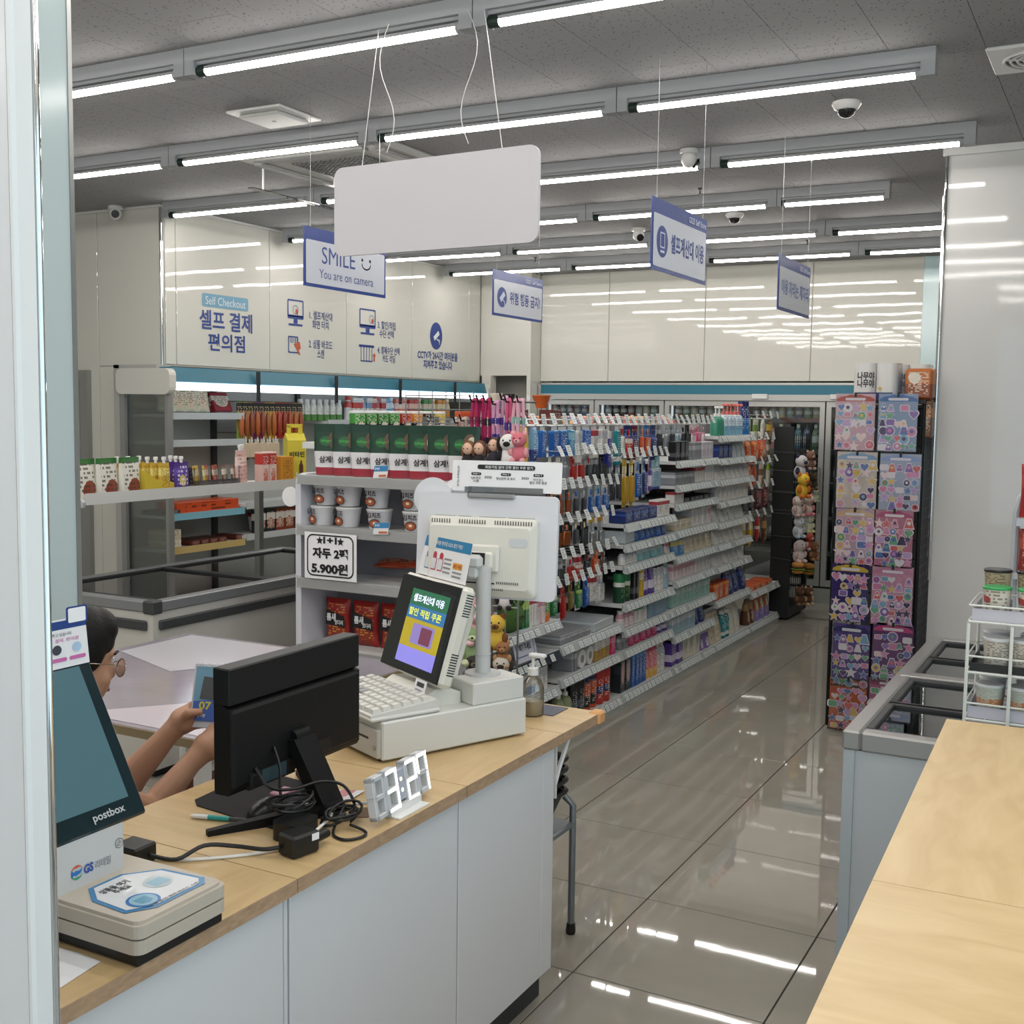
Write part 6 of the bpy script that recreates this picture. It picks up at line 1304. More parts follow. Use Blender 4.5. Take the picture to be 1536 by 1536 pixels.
gw, gd_, gh = .115, .13, .25
obj('box', MB().cbox((-gw/2, -gd_/2, 0), (gw/2, gd_/2, gh), .003), mat('gift_yellow', '#cdbf3e', .4), vb, world=False)
obj('carry_handle', MB().box((-gw*.42, -.006, gh+.03), (-gw*.2, .006, gh+.09)).box((gw*.2, -.006, gh+.03), (gw*.42, .006, gh+.09)).box((-gw*.42, -.006, gh+.078), (gw*.42, .006, gh+.1)).add([(-gw/2, -gd_/2, gh), (gw/2, -gd_/2, gh), (gw/2, 0, gh+.045), (-gw/2, 0, gh+.045), (-gw/2, gd_/2, gh), (gw/2, gd_/2, gh)], [(0, 1, 2, 3), (5, 4, 3, 2), (0, 3, 4), (1, 5, 2)]), mat('gift_yellow'), vb, world=False)
for q in range(2):
    R_ = Matrix.Rotation(math.radians(52)+q*math.pi/2, 3, 'Z'); ww, dd = (gw, gd_) if q == 0 else (gd_, gw)
    fr = Fr(Vector((LSX-.11, ly(447)+.03, zz))+R_ @ Vector((-ww/2, -dd/2, 0)), R_ @ Vector((1, 0, 0)), (0, 0, 1))
    lettering('vita', fr, .012, .15, ww-.024, .035, M_ink, vb, name='lettering')
    mb = MB(); flat(mb, fr, [(.07, .05), (.095, .05), (.095, .10), (.088, .115), (.088, .13), (.077, .13), (.077, .115), (.07, .10)], 0); flat(mb, fr, [(.01, .012), (.06, .012), (.06, .03), (.01, .03)], 1); obj('print', mb, [mat('print_brown', '#5a3626', .4), mat('gift_pale', '#e0d890', .4)], vb)
# ---------------------------------------------------------------- chilled food in the wall cooler ---------------
cz = CZ[0]+.002
M_chk = pm('#c9cbb4', '#7fae3a', '#5a6a3a', '#d8c0a8', band=(.75, 1), pic=(.5, .35, .28)); sx_ = CXF-.15
for i, px in enumerate((258, 277, 294, 312)):
    put('chicken_pack', count_label('green topped chicken breast pack', i, 4, 'in the open cooler'), 'packet', m_pillow(.14, .04, .23), M_chk, (sx_-.07, at(px, 620, x=sx_).y, cz+.012), 0, 'chicken packs', (-.16, 0, math.pi/2+random.uniform(-.2, .2)))
put('chicken_pack', 'flat chicken pack lying at the near end of the open cooler', 'packet', m_pillow(.2, .05, .16), M_chk, (sx_-.19, 5.78, cz+.03), 0, 'chicken packs', (-1.45, 0, 1.6))
for i in range(2): put('ham_tray', count_label('red and cream sliced ham tray', i, 2, 'in the open cooler'), 'packet', m_box(.15, .03, .15), pm('#8f2f3a', '#d8cfc0', '#2c5a34', '#d8c8b8', pic=(.5, .5, .3)), (sx_-.06-.05*i, at(343-i*6, 622, x=sx_).y, cz+.012), 0, 'ham trays', (-.55, 0, math.pi/2-.2))
sm = m_sausage(.022, .27); SAU = [('#7f9a3c', '#b5653c'), ('#b59a5a', '#9a5430'), ('#a8803a', '#8a4a2c'), ('#6d2f6a', '#b06030'), ('#8a3a5a', '#8f4630'), ('#b5923c', '#9a5a30'), ('#c8a02c', '#a8622c'), ('#a82c28', '#9c3c28'), ('#b0302a', '#8a3a24'), ('#9a2a26', '#a04a2c'), ('#8f6a3a', '#a85a30'), ('#a87a34', '#8f4a2a')]
for i, (f_, c) in enumerate(SAU):
    y = at(359+i*8.2, 600, x=sx_).y
    obj('hook', MB().tube([(CXB+.05, y, 1.70), (sx_+.01, y, 1.70)], .003, 5), M_alu, oc)
    put('sausage_pack', count_label('hanging sausage pack', i, 12, 'in the open cooler'), 'sausage', sm, [pm('#%s' % f_.lstrip('#'), '#1f1f22', '#d8c090', band=(.75, .98)), mat('sausage_'+c, c, .3)], (sx_, y, 1.6955), 0, 'sausage packs', (0, 0, math.pi/2))
for i in range(6):
    y = at(367+i*9, 680, x=sx_).y
    obj('hook', MB().tube([(CXB+.05, y, 1.47), (sx_+.01, y, 1.47)], .003, 5), M_alu, oc)
    put('snack_stick', count_label('hanging chicken snack pack', i, 6, 'in the lower hook row of the open cooler'), 'sausage', m_card(.08, .19, .02), [pm(['#3a4a34', '#b8b4a8', '#3a2a24', '#c8a83a', '#a8584a', '#1f3340'][i], '#c8c4b8', '#e0dcd0'), mat('cooked_pale', '#c8b49a', .4), CAPW], (sx_, y, 1.4655), 0, 'snack packs', (0, 0, math.pi/2))
for i in range(7):
    y = at(458+i*9.5, 610, x=sx_).y; put('yogurt_bottle', count_label('small white yogurt bottle', i, 7, 'in the open cooler'), 'bottle', m_bottle(.03, .17, .018, 9), [pm('#d8dad2', '#5a8a4a', '#4a5a4a', band=(.0, .3)), CAPW], (sx_-.08, y, cz-.05), math.pi/2, 'yogurt bottles')
FAR = [('white milk carton', '#dcdcd6', '#c8403a'), ('white drink carton', '#dcdcd6', '#7f9fc0'), ('red capped milk bottle', '#d8c8c0', '#b83a3a'), ('blue drink carton', '#6fa8cc', '#d8e4ec'), ('coral drink bottle', '#d87a68', '#e8d0c8'), ('red juice bottle', '#b83a30', '#e8c0b0'), ('green capped bottle', '#4f8a4a', '#d8c8b0'), ('orange juice bottle', '#d08a3a', '#e8d8b0')]
k = 0
for i in range(22):
    y = at(530+i*7, 610, x=sx_).y
    if y > CY1-.05: break
    d, c1, c2 = FAR[min(7, i*8//20)]; k += 1
    put('drink_carton', '%s, %s drink past the yogurt bottles in open cooler' % (d, ORD[i+1] if i+1 < len(ORD) else 'last'), 'drink', m_box(.07, .07, .19) if i % 3 else m_bottle(.034, .2, .02, 10), [pm(c1, c2, '#6a6a70'), mat('far_cap_'+c2, c2, .4)] if not i % 3 else pm(c1, c2, '#6a6a70'), (sx_-.09, y, cz-.05), math.pi/2, 'chilled drinks')
# lower shelves
c = at(318, 765, x=sx_); put('orange_carton', 'long orange carton on the middle shelf of the open cooler', 'carton', m_box(.62, .2, .075), pm('#c2491f', '#c2491f', '#4a1f10', txt=3.), (sx_-.23, at(318, 765, x=sx_).y, CZ[2]+.002), math.pi/2)
for i in range(4): put('meal_tray', count_label('flat black meal tray', i, 4, 'at the near end of the middle cooler shelf'), 'tray', m_box(.17, .2, .03), BLK, (sx_-.22, 5.76+i*.05+.02*i, CZ[2]+.002+.0*i), math.pi/2, 'meal trays') if i < 1 else None
for i in range(5):
    y = at(394+i*14, 790, x=sx_).y; put('pork_pack', count_label('black and white pork pack', i, 5, 'on the lower shelf of the open cooler'), 'packet', m_box(.12, .05, .17), pm('#2a2a2c' if i < 2 or i > 3 else '#7a3a20', '#d0ccc4', '#e0dcd4', '#a87058', band=(.55, .85), pic=(.5, .4, .25)), (sx_-.06, y, CZ[3]+.032), math.pi/2, 'pork packs')
for i in range(6): put('sauce_tray', count_label('dark sauce tray', i, 6, 'on the second lowest shelf of the open cooler'), 'tray', m_box(.085, .2, .035), pm('#4a1f1a', '#6a2a20', '#c8a090'), (sx_-.22, 5.99+i*.09, CZ[3]+.002), math.pi/2, 'sauce trays') if i not in (4,) else None
tub = thing('kimchi_tub', 'white kimchi tub with red lid in the open cooler', 'tub', (sx_-.1, at(338, 805, x=sx_).y+.12, CZ[3]))
ty = at(338, 805, x=sx_).y+.05
obj('bucket', MB().lathe([(.085, .002), (.1, .11)], 24, 0, (sx_-.13, 6.8, CZ[3]+.035)), M_paper, tub); obj('lid', MB().lathe([(.104, .108), (.104, .124), (.09, .128)], 24, 0, (sx_-.13, 6.8, CZ[3]+.035)), CAPR, tub)
for i in range(3): put('tofu_tray', count_label('cream tofu tray', i, 3, 'stacked at the near end of the lower cooler shelf'), 'tray', m_box(.14, .18, .06), CRM, (sx_-.22, 5.80, CZ[3]+.003+i*.062), math.pi/2, 'tofu trays') if i < 2 else None
# ---------------------------------------------------------------- drinks behind the glass doors ----------------
DC = ['#2c4a8a', '#b8bcc0', '#7a3430', '#3f6a4a', '#c8b87a', '#2a2a30', '#8a8f6a', '#3a7a8a', '#b0584a', '#6a6f78']
n = 0
for k, (a, b) in enumerate(zip(DX, DX[1:])):
    for z in ((1.62, 1.34) if k < 3 else (1.62, 1.34, 1.04, .72, .4)):
        m_ = int((b-a-.1)/.078)
        for i in range(m_):
            if k >= 4 and i > 3: continue
            if z < 1.3 and k == 3: continue
            x = a+.08+i*.078; cc = DC[(i*(3 if k % 2 else 1)+k*3+int(z*10)) % 10]
            tall = z == 1.34 or z < 1.2
            put('drink_bottle', '%s %s in cooler door %s, %s shelf' % (nth(i, m_) if i else 'first', 'bottle' if tall else 'can', ['one', 'two', 'three', 'four', 'five'][k], {1.62: 'top', 1.34: 'second', 1.04: 'third', .72: 'fourth', .4: 'lowest'}[z]), 'drink', m_bottle(.033, .23, .014, 11) if tall else m_capcan(.031, .125), [pm(cc, '#c8ccd0', '#dfe2e4', band=(.3, .55)), CAPW if i % 2 else mat('dark_cap', '#30343a', .4)] if tall else [pm(cc, '#c8ccd0', '#dfe2e4', band=(.3, .55)), ALU2], (x, YB+.16, z+.001), 0, 'drinks in the back coolers')
# ---------------------------------------------------------------- crisps and bowls on the far side of the unit ---
CRC = [('#3f8f3a', 'green'), ('#3f8f3a', 'green'), ('#2f7d34', 'green'), ('#3f8f3a', 'green'), ('#b52f28', 'red'), ('#d08a2a', 'amber'), ('#26262a', 'black'), ('#c8b04a', 'yellow')]
crm = MB().lathe([(.036, 0), (.037, .004), (.037, .135), (.038, .136), (.038, .146), (.034, .148)], 16, 0, ms=[0, 0, 0, 1, 1]).mesh('crisp_tube')
for i, (c, nm) in enumerate(CRC):
    p = at(536+i*17.5, 612, x=-3.18)
    put('crisp_tube', count_label('small crisp tube', i, 8, 'behind the soup pouches').replace('small', 'small '+nm), 'crisp tube', crm, [pm(c, '#1a1a1c', '#e6d8cc', '#d8c8bc', band=(.45, .6), pic=(.5, .45, .2)), CAPW], (-3.18, p.y, 1.502), 1.2, 'crisp tubes')
for i in range(8):
    p = at(688+i*10, 612, x=-3.14); c = ['#c8502a', '#c84a24', '#d8cfc4', '#d0452f', '#d8b84a', '#8f9a3c', '#3a3f34', '#5a5a3a'][i]
    put('biscuit_box', '%s biscuit carton behind the soup pouches, %s in the row' % (['orange', 'orange red', 'white', 'scarlet', 'yellow', 'olive', 'dark', 'khaki'][i], ORD[i+1]), 'carton', m_box(.055, .05, .15), pm(c, '#e0d8c8', '#7a2a20'), (-3.14, p.y, 1.502), 1.2, 'biscuit cartons')
random.seed(5)
for i in range(14):
    y = 5.75+i*.2; c = ['#a8322a', '#b8342a', '#9a2c26', '#c8722a', '#d08a2c', '#6a4a86', '#a82f2a'][i % 7]
    put('snack_bag', '%s %s snack bag lying on top along the far side' % (ORD[i+1], ['red', 'scarlet', 'dark red', 'orange', 'amber', 'violet', 'crimson'][i % 7]), 'snack bag', m_pillow(.17, .06, .2), pm(c, c, '#e8d0b0'), (-3.1, y, 1.535), 0, 'snack bags on the far side', (-1.3, 0, 1.4))
for i, (px, c, nm) in enumerate(((812, '#c8662a', 'orange plastic bowl'), (763, '#2a2624', 'black paper cup'), (744, '#d8cfc4', 'white paper cup'))):
    p = at(px, 603, x=-3.12); r = .055 if i == 0 else .035
    tag(obj(nm.split()[-1]+'_'+nm.split()[0], MB().lathe([(r*.55, 0), (r, .07), (r*1.06, .072), (r*1.06, .078), (r*.9, .07), (0, .06)], 20, 0, (-3.12, p.y, 1.505+.17*(1 if i else 1))), mat('bowl_'+nm, c, .4)), nm+' on top of the shelving', 'bowl' if i == 0 else 'cup')
# pedestal carton under the bowls
for i, px in enumerate((812, 763, 744)):
    p = at(px, 603, x=-3.12); put('storage_carton', 'dark carton under the %s on the far side' % ['orange bowl', 'black cup', 'white cup'][i], 'carton', m_box(.065 if i else .1, .1, .165), pm('#5a2a26', '#7a3a30', '#d8c8b8'), (-3.11, p.y, 1.502), math.pi/2, 'cartons under bowls')
random.seed(3)
# ---------------------------------------------------------------- wall print on the left wall -----------------
def wf(pxa, pya, pxb, pyb):
    """box on the left wall spanning two pixels -> frame origin a, b, width, height"""
    a = at(pxa, pya, x=XL); b = at(pxb, pyb, x=XL); return a.y, a.z, b.y-a.y, b.z-a.z
def wl_box(x0, x1, yb, yt):
    a = at(x0, yb, x=XL); b = at(x1, yb, x=XL); return a.y, a.z, b.y-a.y, at(x0, yt, x=XL).z-a.z
FW = Fr((XL+.001, 0, 0), (0, 1, 0), (0, 0, 1))
M_wnavy = mat('wall_print_navy', '#24408c', .4); M_wsky = mat('wall_print_sky', '#6fa3bf', .4); M_worg = mat('wall_print_orange', '#c0562c', .4)
y, z, w_, h_ = wl_box(303, 372, 459, 439); mb = MB(); flat(mb, FW, rrect(y, z, y+w_, z+h_, .015)); bd = obj('wall_badge', mb, M_wsky, wl)
lettering('selfcheckout', FW, y+.03, z+h_*.18, w_-.06, h_*.62, mat('badge_white', '#dfe6ea', .4), wl, c=.003)
y, z, w_, h_ = wl_box(299, 378, 493, 463); lettering('big1', FW, y, z, w_, h_, M_wnavy, wl)
y, z, w_, h_ = wl_box(312, 367, 526, 499); lettering('big2', FW, y, z, w_, h_, M_wnavy, wl)
for key, (x0, y1_, x1, y0_), hh in (('s1', (464, 492, 498, 470), .16), ('s2', (463, 536, 498, 512), .16), ('s3', (566, 506, 593, 484), .16), ('s4', (566, 543, 599, 522), .16)):
    y, z, w_, h_ = wf(x0, y1_, x1, y0_); lettering(key, FW, y, z, w_, h_, mat('wall_print_grey', '#3a4a86', .4), wl)
y, z, w_, h_ = wf(626, 552, 686, 530); lettering('cctv', FW, y, z, w_, h_, M_wnavy, wl)
mb = MB()
def mon_icon(px, py):
    y, z, w_, h_ = wf(px, py+25, px+24, py)
    o1 = rrect(y, z+.055, y+w_, z+h_+.06, .012); i1 = rrect(y+.012, z+.085, y+w_-.012, z+h_+.048, .006); ring2(mb, FW, o1, i1, 0)
    line2(mb, FW, [(y+.01, z+.075), (y+w_-.01, z+.075)], .008, 0); flat(mb, FW, [(y+w_*.38, z+.02), (y+w_*.62, z+.02), (y+w_*.62, z+.055), (y+w_*.38, z+.055)], 0); line2(mb, FW, [(y+w_*.1, z+.01), (y+w_*.9, z+.01)], .016, 0)
    c = (y+w_*(.5 if px < 500 else .75), z+h_*.6+.04); ring2(mb, FW, disc(.035, 14, *c), disc(.031, 14, *c), 0); flat(mb, FW, [(c[0]-.005, c[1]-.02), (c[0]+.03, c[1]-.04), (c[0]+.025, c[1]), (c[0]+.005, c[1]+.01)], 1)
mon_icon(431, 463); mon_icon(539, 476)
y, z, w_, h_ = wf(432, 529, 447, 505); ring2(mb, FW, rrect(y, z, y+w_, z+h_, .01), rrect(y+.01, z+.01, y+w_-.01, z+h_-.01, .008))
for k in range(5): line2(mb, FW, [(y+.025+k*.02, z+h_*.62), (y+.025+k*.02, z+h_*.88)], .009 if k % 2 else .005)
flat(mb, FW, [(y+w_*.55, z+h_*.55), (y+w_*1.15, z+h_*.7), (y+w_*1.25, z+h_*.3), (y+w_*1.05, z+h_*.2), (y+w_*1.2, z-h_*.05), (y+w_*1.05, z-h_*.12), (y+w_*.9, z+h_*.15)], 1, .002)
y, z, w_, h_ = wf(541, 541, 558, 520); line2(mb, FW, [(y-.02, z+h_), (y+w_+.02, z+h_)], .02)
for k in range(5): line2(mb, FW, [(y+.005+k*w_/4.2, z), (y+.005+k*w_/4.2, z+h_)], .007)
line2(mb, FW, [(y, z), (y+w_, z)], .01); flat(mb, FW, [(y+w_+.02, z), (y+w_+.04, z), (y+w_+.04, z+h_*.35), (y+w_+.055, z+h_*.35), (y+w_+.03, z+h_*.6), (y+w_+.005, z+h_*.35), (y+w_+.02, z+h_*.35)], 1)
c = at(654, 504, x=XL); flat(mb, FW, disc(.105, 28, c.y, c.z, .125), 0)
cy_, cz_ = c.y, c.z
flat(mb, FW, [(cy_-.05, cz_-.01), (cy_+.035, cz_+.05), (cy_+.055, cz_+.015), (cy_-.03, cz_-.045)], 2, .003); line2(mb, FW, [(cy_+.01, cz_-.03), (cy_+.04, cz_-.04), (cy_+.055, cz_-.06)], .014, 2, .003); flat(mb, FW, [(cy_+.05, cz_-.075), (cy_+.062, cz_-.075), (cy_+.062, cz_-.03), (cy_+.05, cz_-.03)], 2, .003)
obj('wall_icons', mb, [M_wnavy, M_worg, mat('icon_white', '#e4e6ea', .4)], wl)
# blue sign in the passage
c = at(716, 596, y=10.48); bs_ = tag(obj('door_sign', MB().box((c.x-.11, 10.48, c.z-.05), (c.x+.11, 10.501, c.z+.05)), mat('sign_blue', '#3a78a0', .4)), 'small blue sign in the passage behind the shelving', 'sign')
# ---------------------------------------------------------------- hanging signs (facing the counter side) --------
def hang_sign(px0, py0, px1, X, label, key, icon, store, smile=False, fade=0):
    Hs = .247; a = at(px0, py0, x=X); b = at(px1, py0, x=X); y0, y1, z1 = a.y, b.y, a.z; z0 = z1-Hs
    t = thing('hanging_sign', label, 'sign', (X, (y0+y1)/2, z0), 0, 'blue framed hanging signs')
    fr = Fr((X+.002, y0, z0), (0, 1, 0), (0, 0, 1)); wd = y1-y0
    obj('board', MB().box((X-.002, y0, z0), (X+.002, y1, z1)), mat('sign_blue_frame', '#31488f', .22, spec=.6), t)
    mb = MB(); flat(mb, fr, rrect(.012, .014, wd-.012, Hs-.052, .008)); obj('panel', mb, mat('sign_white', '#ccd0da', .22), t)
    for s_ in (-1, 1):
        obj('suspension_wire', MB().tube([(X, (y0+y1)/2+s_*wd*.42, z1), (X, (y0+y1)/2+s_*wd*.42, ZK)], .0008, 5), M_alu, t)
    if store: lettering('store', fr, wd*.64, Hs-.038, wd*.33, .022, mat('store_print', '#c3cce6', .4), t)
    if smile:
        lettering('smile', fr, wd*.2, Hs*.42, wd*.4, .072, M_navy, t); lettering('oncam', fr, wd*.17, Hs*.17, wd*.66, .038, M_navy, t)
        mb = MB(); cx, cz = wd*.74, Hs*.53
        for s_ in (-1, 1): flat(mb, fr, disc(.007, 12, cx+s_*.03, cz+.022))
        line2(mb, fr, [(cx+.032*math.cos(q), cz+.004+.022*math.sin(q)) for q in [math.pi+math.pi*k/10 for k in range(11)]], .006)
        obj('smile_print', mb, M_navy, t)
    else:
        x0 = wd*.08
        if icon:
            mb = MB(); flat(mb, fr, disc(.055, 26, wd*.17, Hs*.42), 0, .002)
            if icon == 1: flat(mb, fr, [(wd*.12, Hs*.4), (wd*.2, Hs*.56), (wd*.23, Hs*.47), (wd*.15, Hs*.31)], 1, .003); line2(mb, fr, [(wd*.18, Hs*.36), (wd*.21, Hs*.34), (wd*.225, Hs*.25)], .007, 1, .003)
            else: ring2(mb, fr, rrect(wd*.13, Hs*.33, wd*.21, Hs*.55, .004), rrect(wd*.14, Hs*.35, wd*.2, Hs*.53, .003), 1, .003); line2(mb, fr, [(wd*.14, Hs*.28), (wd*.2, Hs*.28)], .008, 1, .003)
            obj('icon', mb, [M_navy, mat('icon_pale', '#c6cde2', .4)], t); x0 = wd*.31
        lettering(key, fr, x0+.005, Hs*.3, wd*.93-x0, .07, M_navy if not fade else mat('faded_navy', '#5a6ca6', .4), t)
    return t
hang_sign(455, 338, 578, -3.1, 'blue framed SMILE you are on camera hanging sign', None, 0, False, True)
hang_sign(739, 403, 814, -3.1, 'blue framed hanging sign with camera icon forbidding dangerous behaviour', 'danger', 1, True)
hang_sign(978, 293, 1061, -1.5, 'blue framed hanging sign about using the self checkout', 'selfuse', 2, True)
hang_sign(1168, 380, 1216, -1.45, 'small blue framed hanging sign farthest from the counter', 'third', 0, True, False, 1)
# blank white board on wires
bb_ = thing('hanging_board', 'blank white rounded board hanging on wires above the counter', 'sign', (-2.1, 3.3, 2.19))
yw = -.046; w_ = Vector((math.cos(yw), math.sin(yw), 0)); F = Fr(Vector((-2.1, 3.3, 2.19))-w_*.412, w_, (0, 0, 1))
obj('board', MB().prism(rrect(0, 0, .824, .303, .035, 6), -.012, 0, 'z', 0, F.M()), mat('board_white', '#c2c0c5', .5), bb_)
for a, b in (((.118, .30), (.20, 3)), ((.685, .30), (.61, 3))):
    p0 = Vector(F.p(a[0], a[1], -.006)); p1 = Vector(F.p(b[0], 0, -.006)); p1.z = 2.93; p1.y = 3.3
    obj('wire', MB().tube([p0, p1], .0014, 5), M_white, bb_)
for sx, dx in ((.24, 1), (.56, -1)):
    pts = []
    for k in range(13):
        t = k/12; pts.append((F.p(sx, 0, 0)[0]+dx*(.03*math.sin(t*6.5)), 3.292, 2.52+.42*t))
    obj('loose_wire', MB().tube(pts, .0014, 5), M_white, bb_)
# ---------------------------------------------------------------- ceiling fittings -----------------------------
def dome(px, py, label, X=None):
    c = at(px, py, z=ZK); t = thing('dome_camera', label, 'camera', (c.x, c.y, ZK), 0, 'ceiling cameras')
    obj('housing', MB().lathe([(.06, -.001), (.062, -.012), (.05, -.03), (.042, -.034)], 24, 0, (c.x, c.y, ZK)), M_whiteg, t)
    mb = MB(); pr_ = [(.04*math.cos(q), -.032-.035*math.sin(q)) for q in [math.pi/2*k/6 for k in range(7)]]
    obj('dome', MB().lathe(pr_, 20, 0, (c.x, c.y, ZK)), mat('smoked_dome', '#14161a', .05, spec=.7), t)
dome(1270, 153, 'white dome camera near the right end of the ceiling lights'); dome(1102, 320, 'dome camera behind the self checkout hanging sign'); dome(1373, 388, 'dome camera at the far right by the back wall')
def turret(px, py, label, d):
    c = at(px, py, z=ZK); t = thing('turret_camera', label, 'camera', (c.x, c.y, ZK), 0, 'ceiling cameras')
    obj('base', MB().lathe([(.048, -.001), (.05, -.02), (.046, -.024)], 20, 0, (c.x, c.y, ZK)), M_whiteg, t)
    b = MB(); p = Vector((c.x, c.y, ZK-.05)); b.ell(p, (.042, .042, .042), 16, 10); obj('ball', b, M_whiteg, t)
    dv = Vector(d).normalized(); obj('lens', MB().cyl(p+dv*.03, p+dv*.046, .026, n=16), M_black, t)
turret(1034, 224, 'white turret camera between the second and third light rows', (.7, .5, -.5)); turret(173, 309, 'white turret camera with black lens at the far left', (.7, -.7, -.2)); turret(958, 342, 'small camera hidden behind the self checkout sign', (.5, -.5, -.5))
# square diffuser
p = [at(*q, z=ZK) for q in ((345, 165), (415, 150), (480, 172), (410, 185))]
x0, x1, y0, y1 = -3.68, -3.37, 4.06, 4.36
vd = thing('ceiling_diffuser', 'white square air diffuser on the ceiling above the white board', 'air vent', ((x0+x1)/2, (y0+y1)/2, ZK))
obj('frame', MB().cbox((x0, y0, ZK-.012), (x1, y1, ZK-.0005), .004), M_white, vd); obj('plate', MB().cbox((x0+.04, y0+.04, ZK-.03), (x1-.04, y1-.04, ZK-.014), .006).box((x0+.12, y0+.12, ZK-.016), (x1-.12, y1-.12, ZK-.01)), mat('diffuser_plate', '#c4c4c2', .5), vd); obj('screw', MB().cyl(((x0+x1)/2, (y0+y1)/2, ZK-.032), ((x0+x1)/2, (y0+y1)/2, ZK-.03), .01, n=10), M_grey, vd)
# round exhaust grille, top right
c = Vector((-.551, 4.57, ZK)); ex = thing('exhaust_grille', 'square exhaust fan grille with round slots at the top right', 'air vent', (c.x+.17, c.y+.17, ZK))
obj('frame', MB().cbox((c.x, c.y, ZK-.014), (c.x+.34, c.y+.34, ZK-.0005), .005), M_white, ex)
gm_ = MB(); gk = MB()
gk.cyl((c.x+.17, c.y+.17, ZK-.0155), (c.x+.17, c.y+.17, ZK-.0145), .125, n=32)
obj('fan_opening', gk, M_black, ex)
for k in range(5): 
    r = .03+k*.023; pts = [(c.x+.17+r*math.cos(2*math.pi*q/28), c.y+.17+r*math.sin(2*math.pi*q/28), ZK-.018) for q in range(29)]; gm_.tube(pts, .006, 5)
for q in range(4): gm_.tube([(c.x+.17, c.y+.17, ZK-.019), (c.x+.17+.125*math.cos(q*1.57+.4), c.y+.17+.125*math.sin(q*1.57+.4), ZK-.019)], .005, 5)
obj('grille', gm_, M_white, ex)
# cassette air conditioner between rows two and three
acx0, acx1, acy0, acy1 = -4.22, -3.30, 4.70, 5.56
acn = thing('air_conditioner', 'white ceiling cassette air conditioner behind the white board', 'air conditioner', ((acx0+acx1)/2, (acy0+acy1)/2, ZK))
obj('panel', MB().cbox((acx0, acy0, ZK-.04), (acx1, acy1, ZK-.0005), .01), mat('ac_white', '#b9b9b5', .45), acn)
gr = MB()
for k in range(16): gr.box((acx0+.22, acy0+.22+k*.027, ZK-.046), (acx1-.22, acy0+.232+k*.027, ZK-.04))
for k in range(16): gr.box((acx0+.22+k*.031, acy0+.22, ZK-.046), (acx0+.228+k*.031, acy1-.22, ZK-.041))
obj('grille', gr, mat('ac_grille', '#6d6e6c', .5), acn)
for q in (((acx0+.12, acy0+.04), (acx1-.12, acy0+.1)), ((acx0+.12, acy1-.1), (acx1-.12, acy1-.04)), ((acx0+.04, acy0+.12), (acx0+.1, acy1-.12)), ((acx1-.1, acy0+.12), (acx1-.04, acy1-.12))): obj('flap', MB().cbox((q[0][0], q[0][1], ZK-.055), (q[1][0], q[1][1], ZK-.04), .004), mat('ac_flap', '#8e8f8d', .45), acn)
wv = thing('wind_deflector', 'thin clear wind deflector blade under the air conditioner', 'deflector', (acx0, 5.2, ZK))
obj('blade', MB().box((acx0+.02, acy0+.1, ZK-.175), (acx0+.06, acy1+.05, ZK-.17)), glass('clear_blade', (.8, .8, .78), .1), wv); obj('arm', MB().tube([(acx0+.04, acy0+.2, ZK-.17), (acx0+.04, acy0+.2, ZK-.056)], .006, 6), M_whiteg, wv); obj('arm', MB().tube([(acx0+.04, acy1+.03, ZK-.17), (acx0+.04, acy1+.03, ZK-.001)], .012, 6), M_whiteg, wv)
for k, (px, py) in enumerate(((1050, 288), (803, 392), (1211, 366))):
    c = at(px, py-6, z=ZK); tag(obj('sprinkler_head', MB().lathe([(.012, 0), (.012, -.01), (.004, -.012), (.004, -.035), (.012, -.037), (.012, -.04)], 10, 0, (c.x, c.y, ZK)), M_dgrey), 'small ceiling sprinkler %s' % ['above the self checkout sign', 'above the camera icon sign', 'above the farthest hanging sign'][k], 'sprinkler')
# ---------------------------------------------------------------- sticker sheets ------------------------------
random.seed(21)
PAL = [mat('sticker_c%d' % k, c, .3) for k, c in enumerate(('#d98ab0', '#7fb0d0', '#e0c06a', '#8f6fb8', '#6fb08a', '#d86a6a', '#e8e2ea', '#5a7ab8', '#d89ac8', '#c8a8d8', '#4a3a68', '#f0d8d8'))]
SHEETS = [((1252, 590, 1313, 675), '#cfa9b8', '#b8443c', 'pastel dress up sticker sheet with red header'), ((1316, 590, 1377, 677), '#8fa4c4', '#3f70b0', 'blue car sticker sheet'),
 ((1254, 678, 1316, 762), '#cfc4bc', '#7fa8cc', 'cream vehicle sticker sheet with blue header'), ((1318, 681, 1382, 765), '#a8b4cc', '#8fa8d8', 'pale blue fashion sticker sheet with rainbow'),
 ((1252, 764, 1311, 846), '#c8aab8', '#d8b890', 'mauve dress sticker sheet with peach header'), ((1311, 766, 1370, 850), '#c07a94', '#b8447c', 'rose dress sticker sheet with magenta header'),
 ((1246, 847, 1303, 930), '#3f3470', '#d8b84a', 'dark violet star sticker sheet'), ((1306, 851, 1370, 936), '#cf9ab0', '#c88aa8', 'pink heart sticker sheet'),
 ((1247, 938, 1305, 1028), '#5a4a8c', '#2c3070', 'indigo badge sticker sheet with rainbow edge'), ((1307, 938, 1370, 1022), '#6a3f74', '#c8528a', 'purple frame sticker sheet with wings'),
 ((1243, 1024, 1300, 1095), '#c0562c', '#c8663a', 'orange bear badge sticker sheet at the bottom'), ((1302, 1022, 1366, 1090), '#a85a80', '#8a3a68', 'plum sticker sheet at the bottom, behind the freezer')]
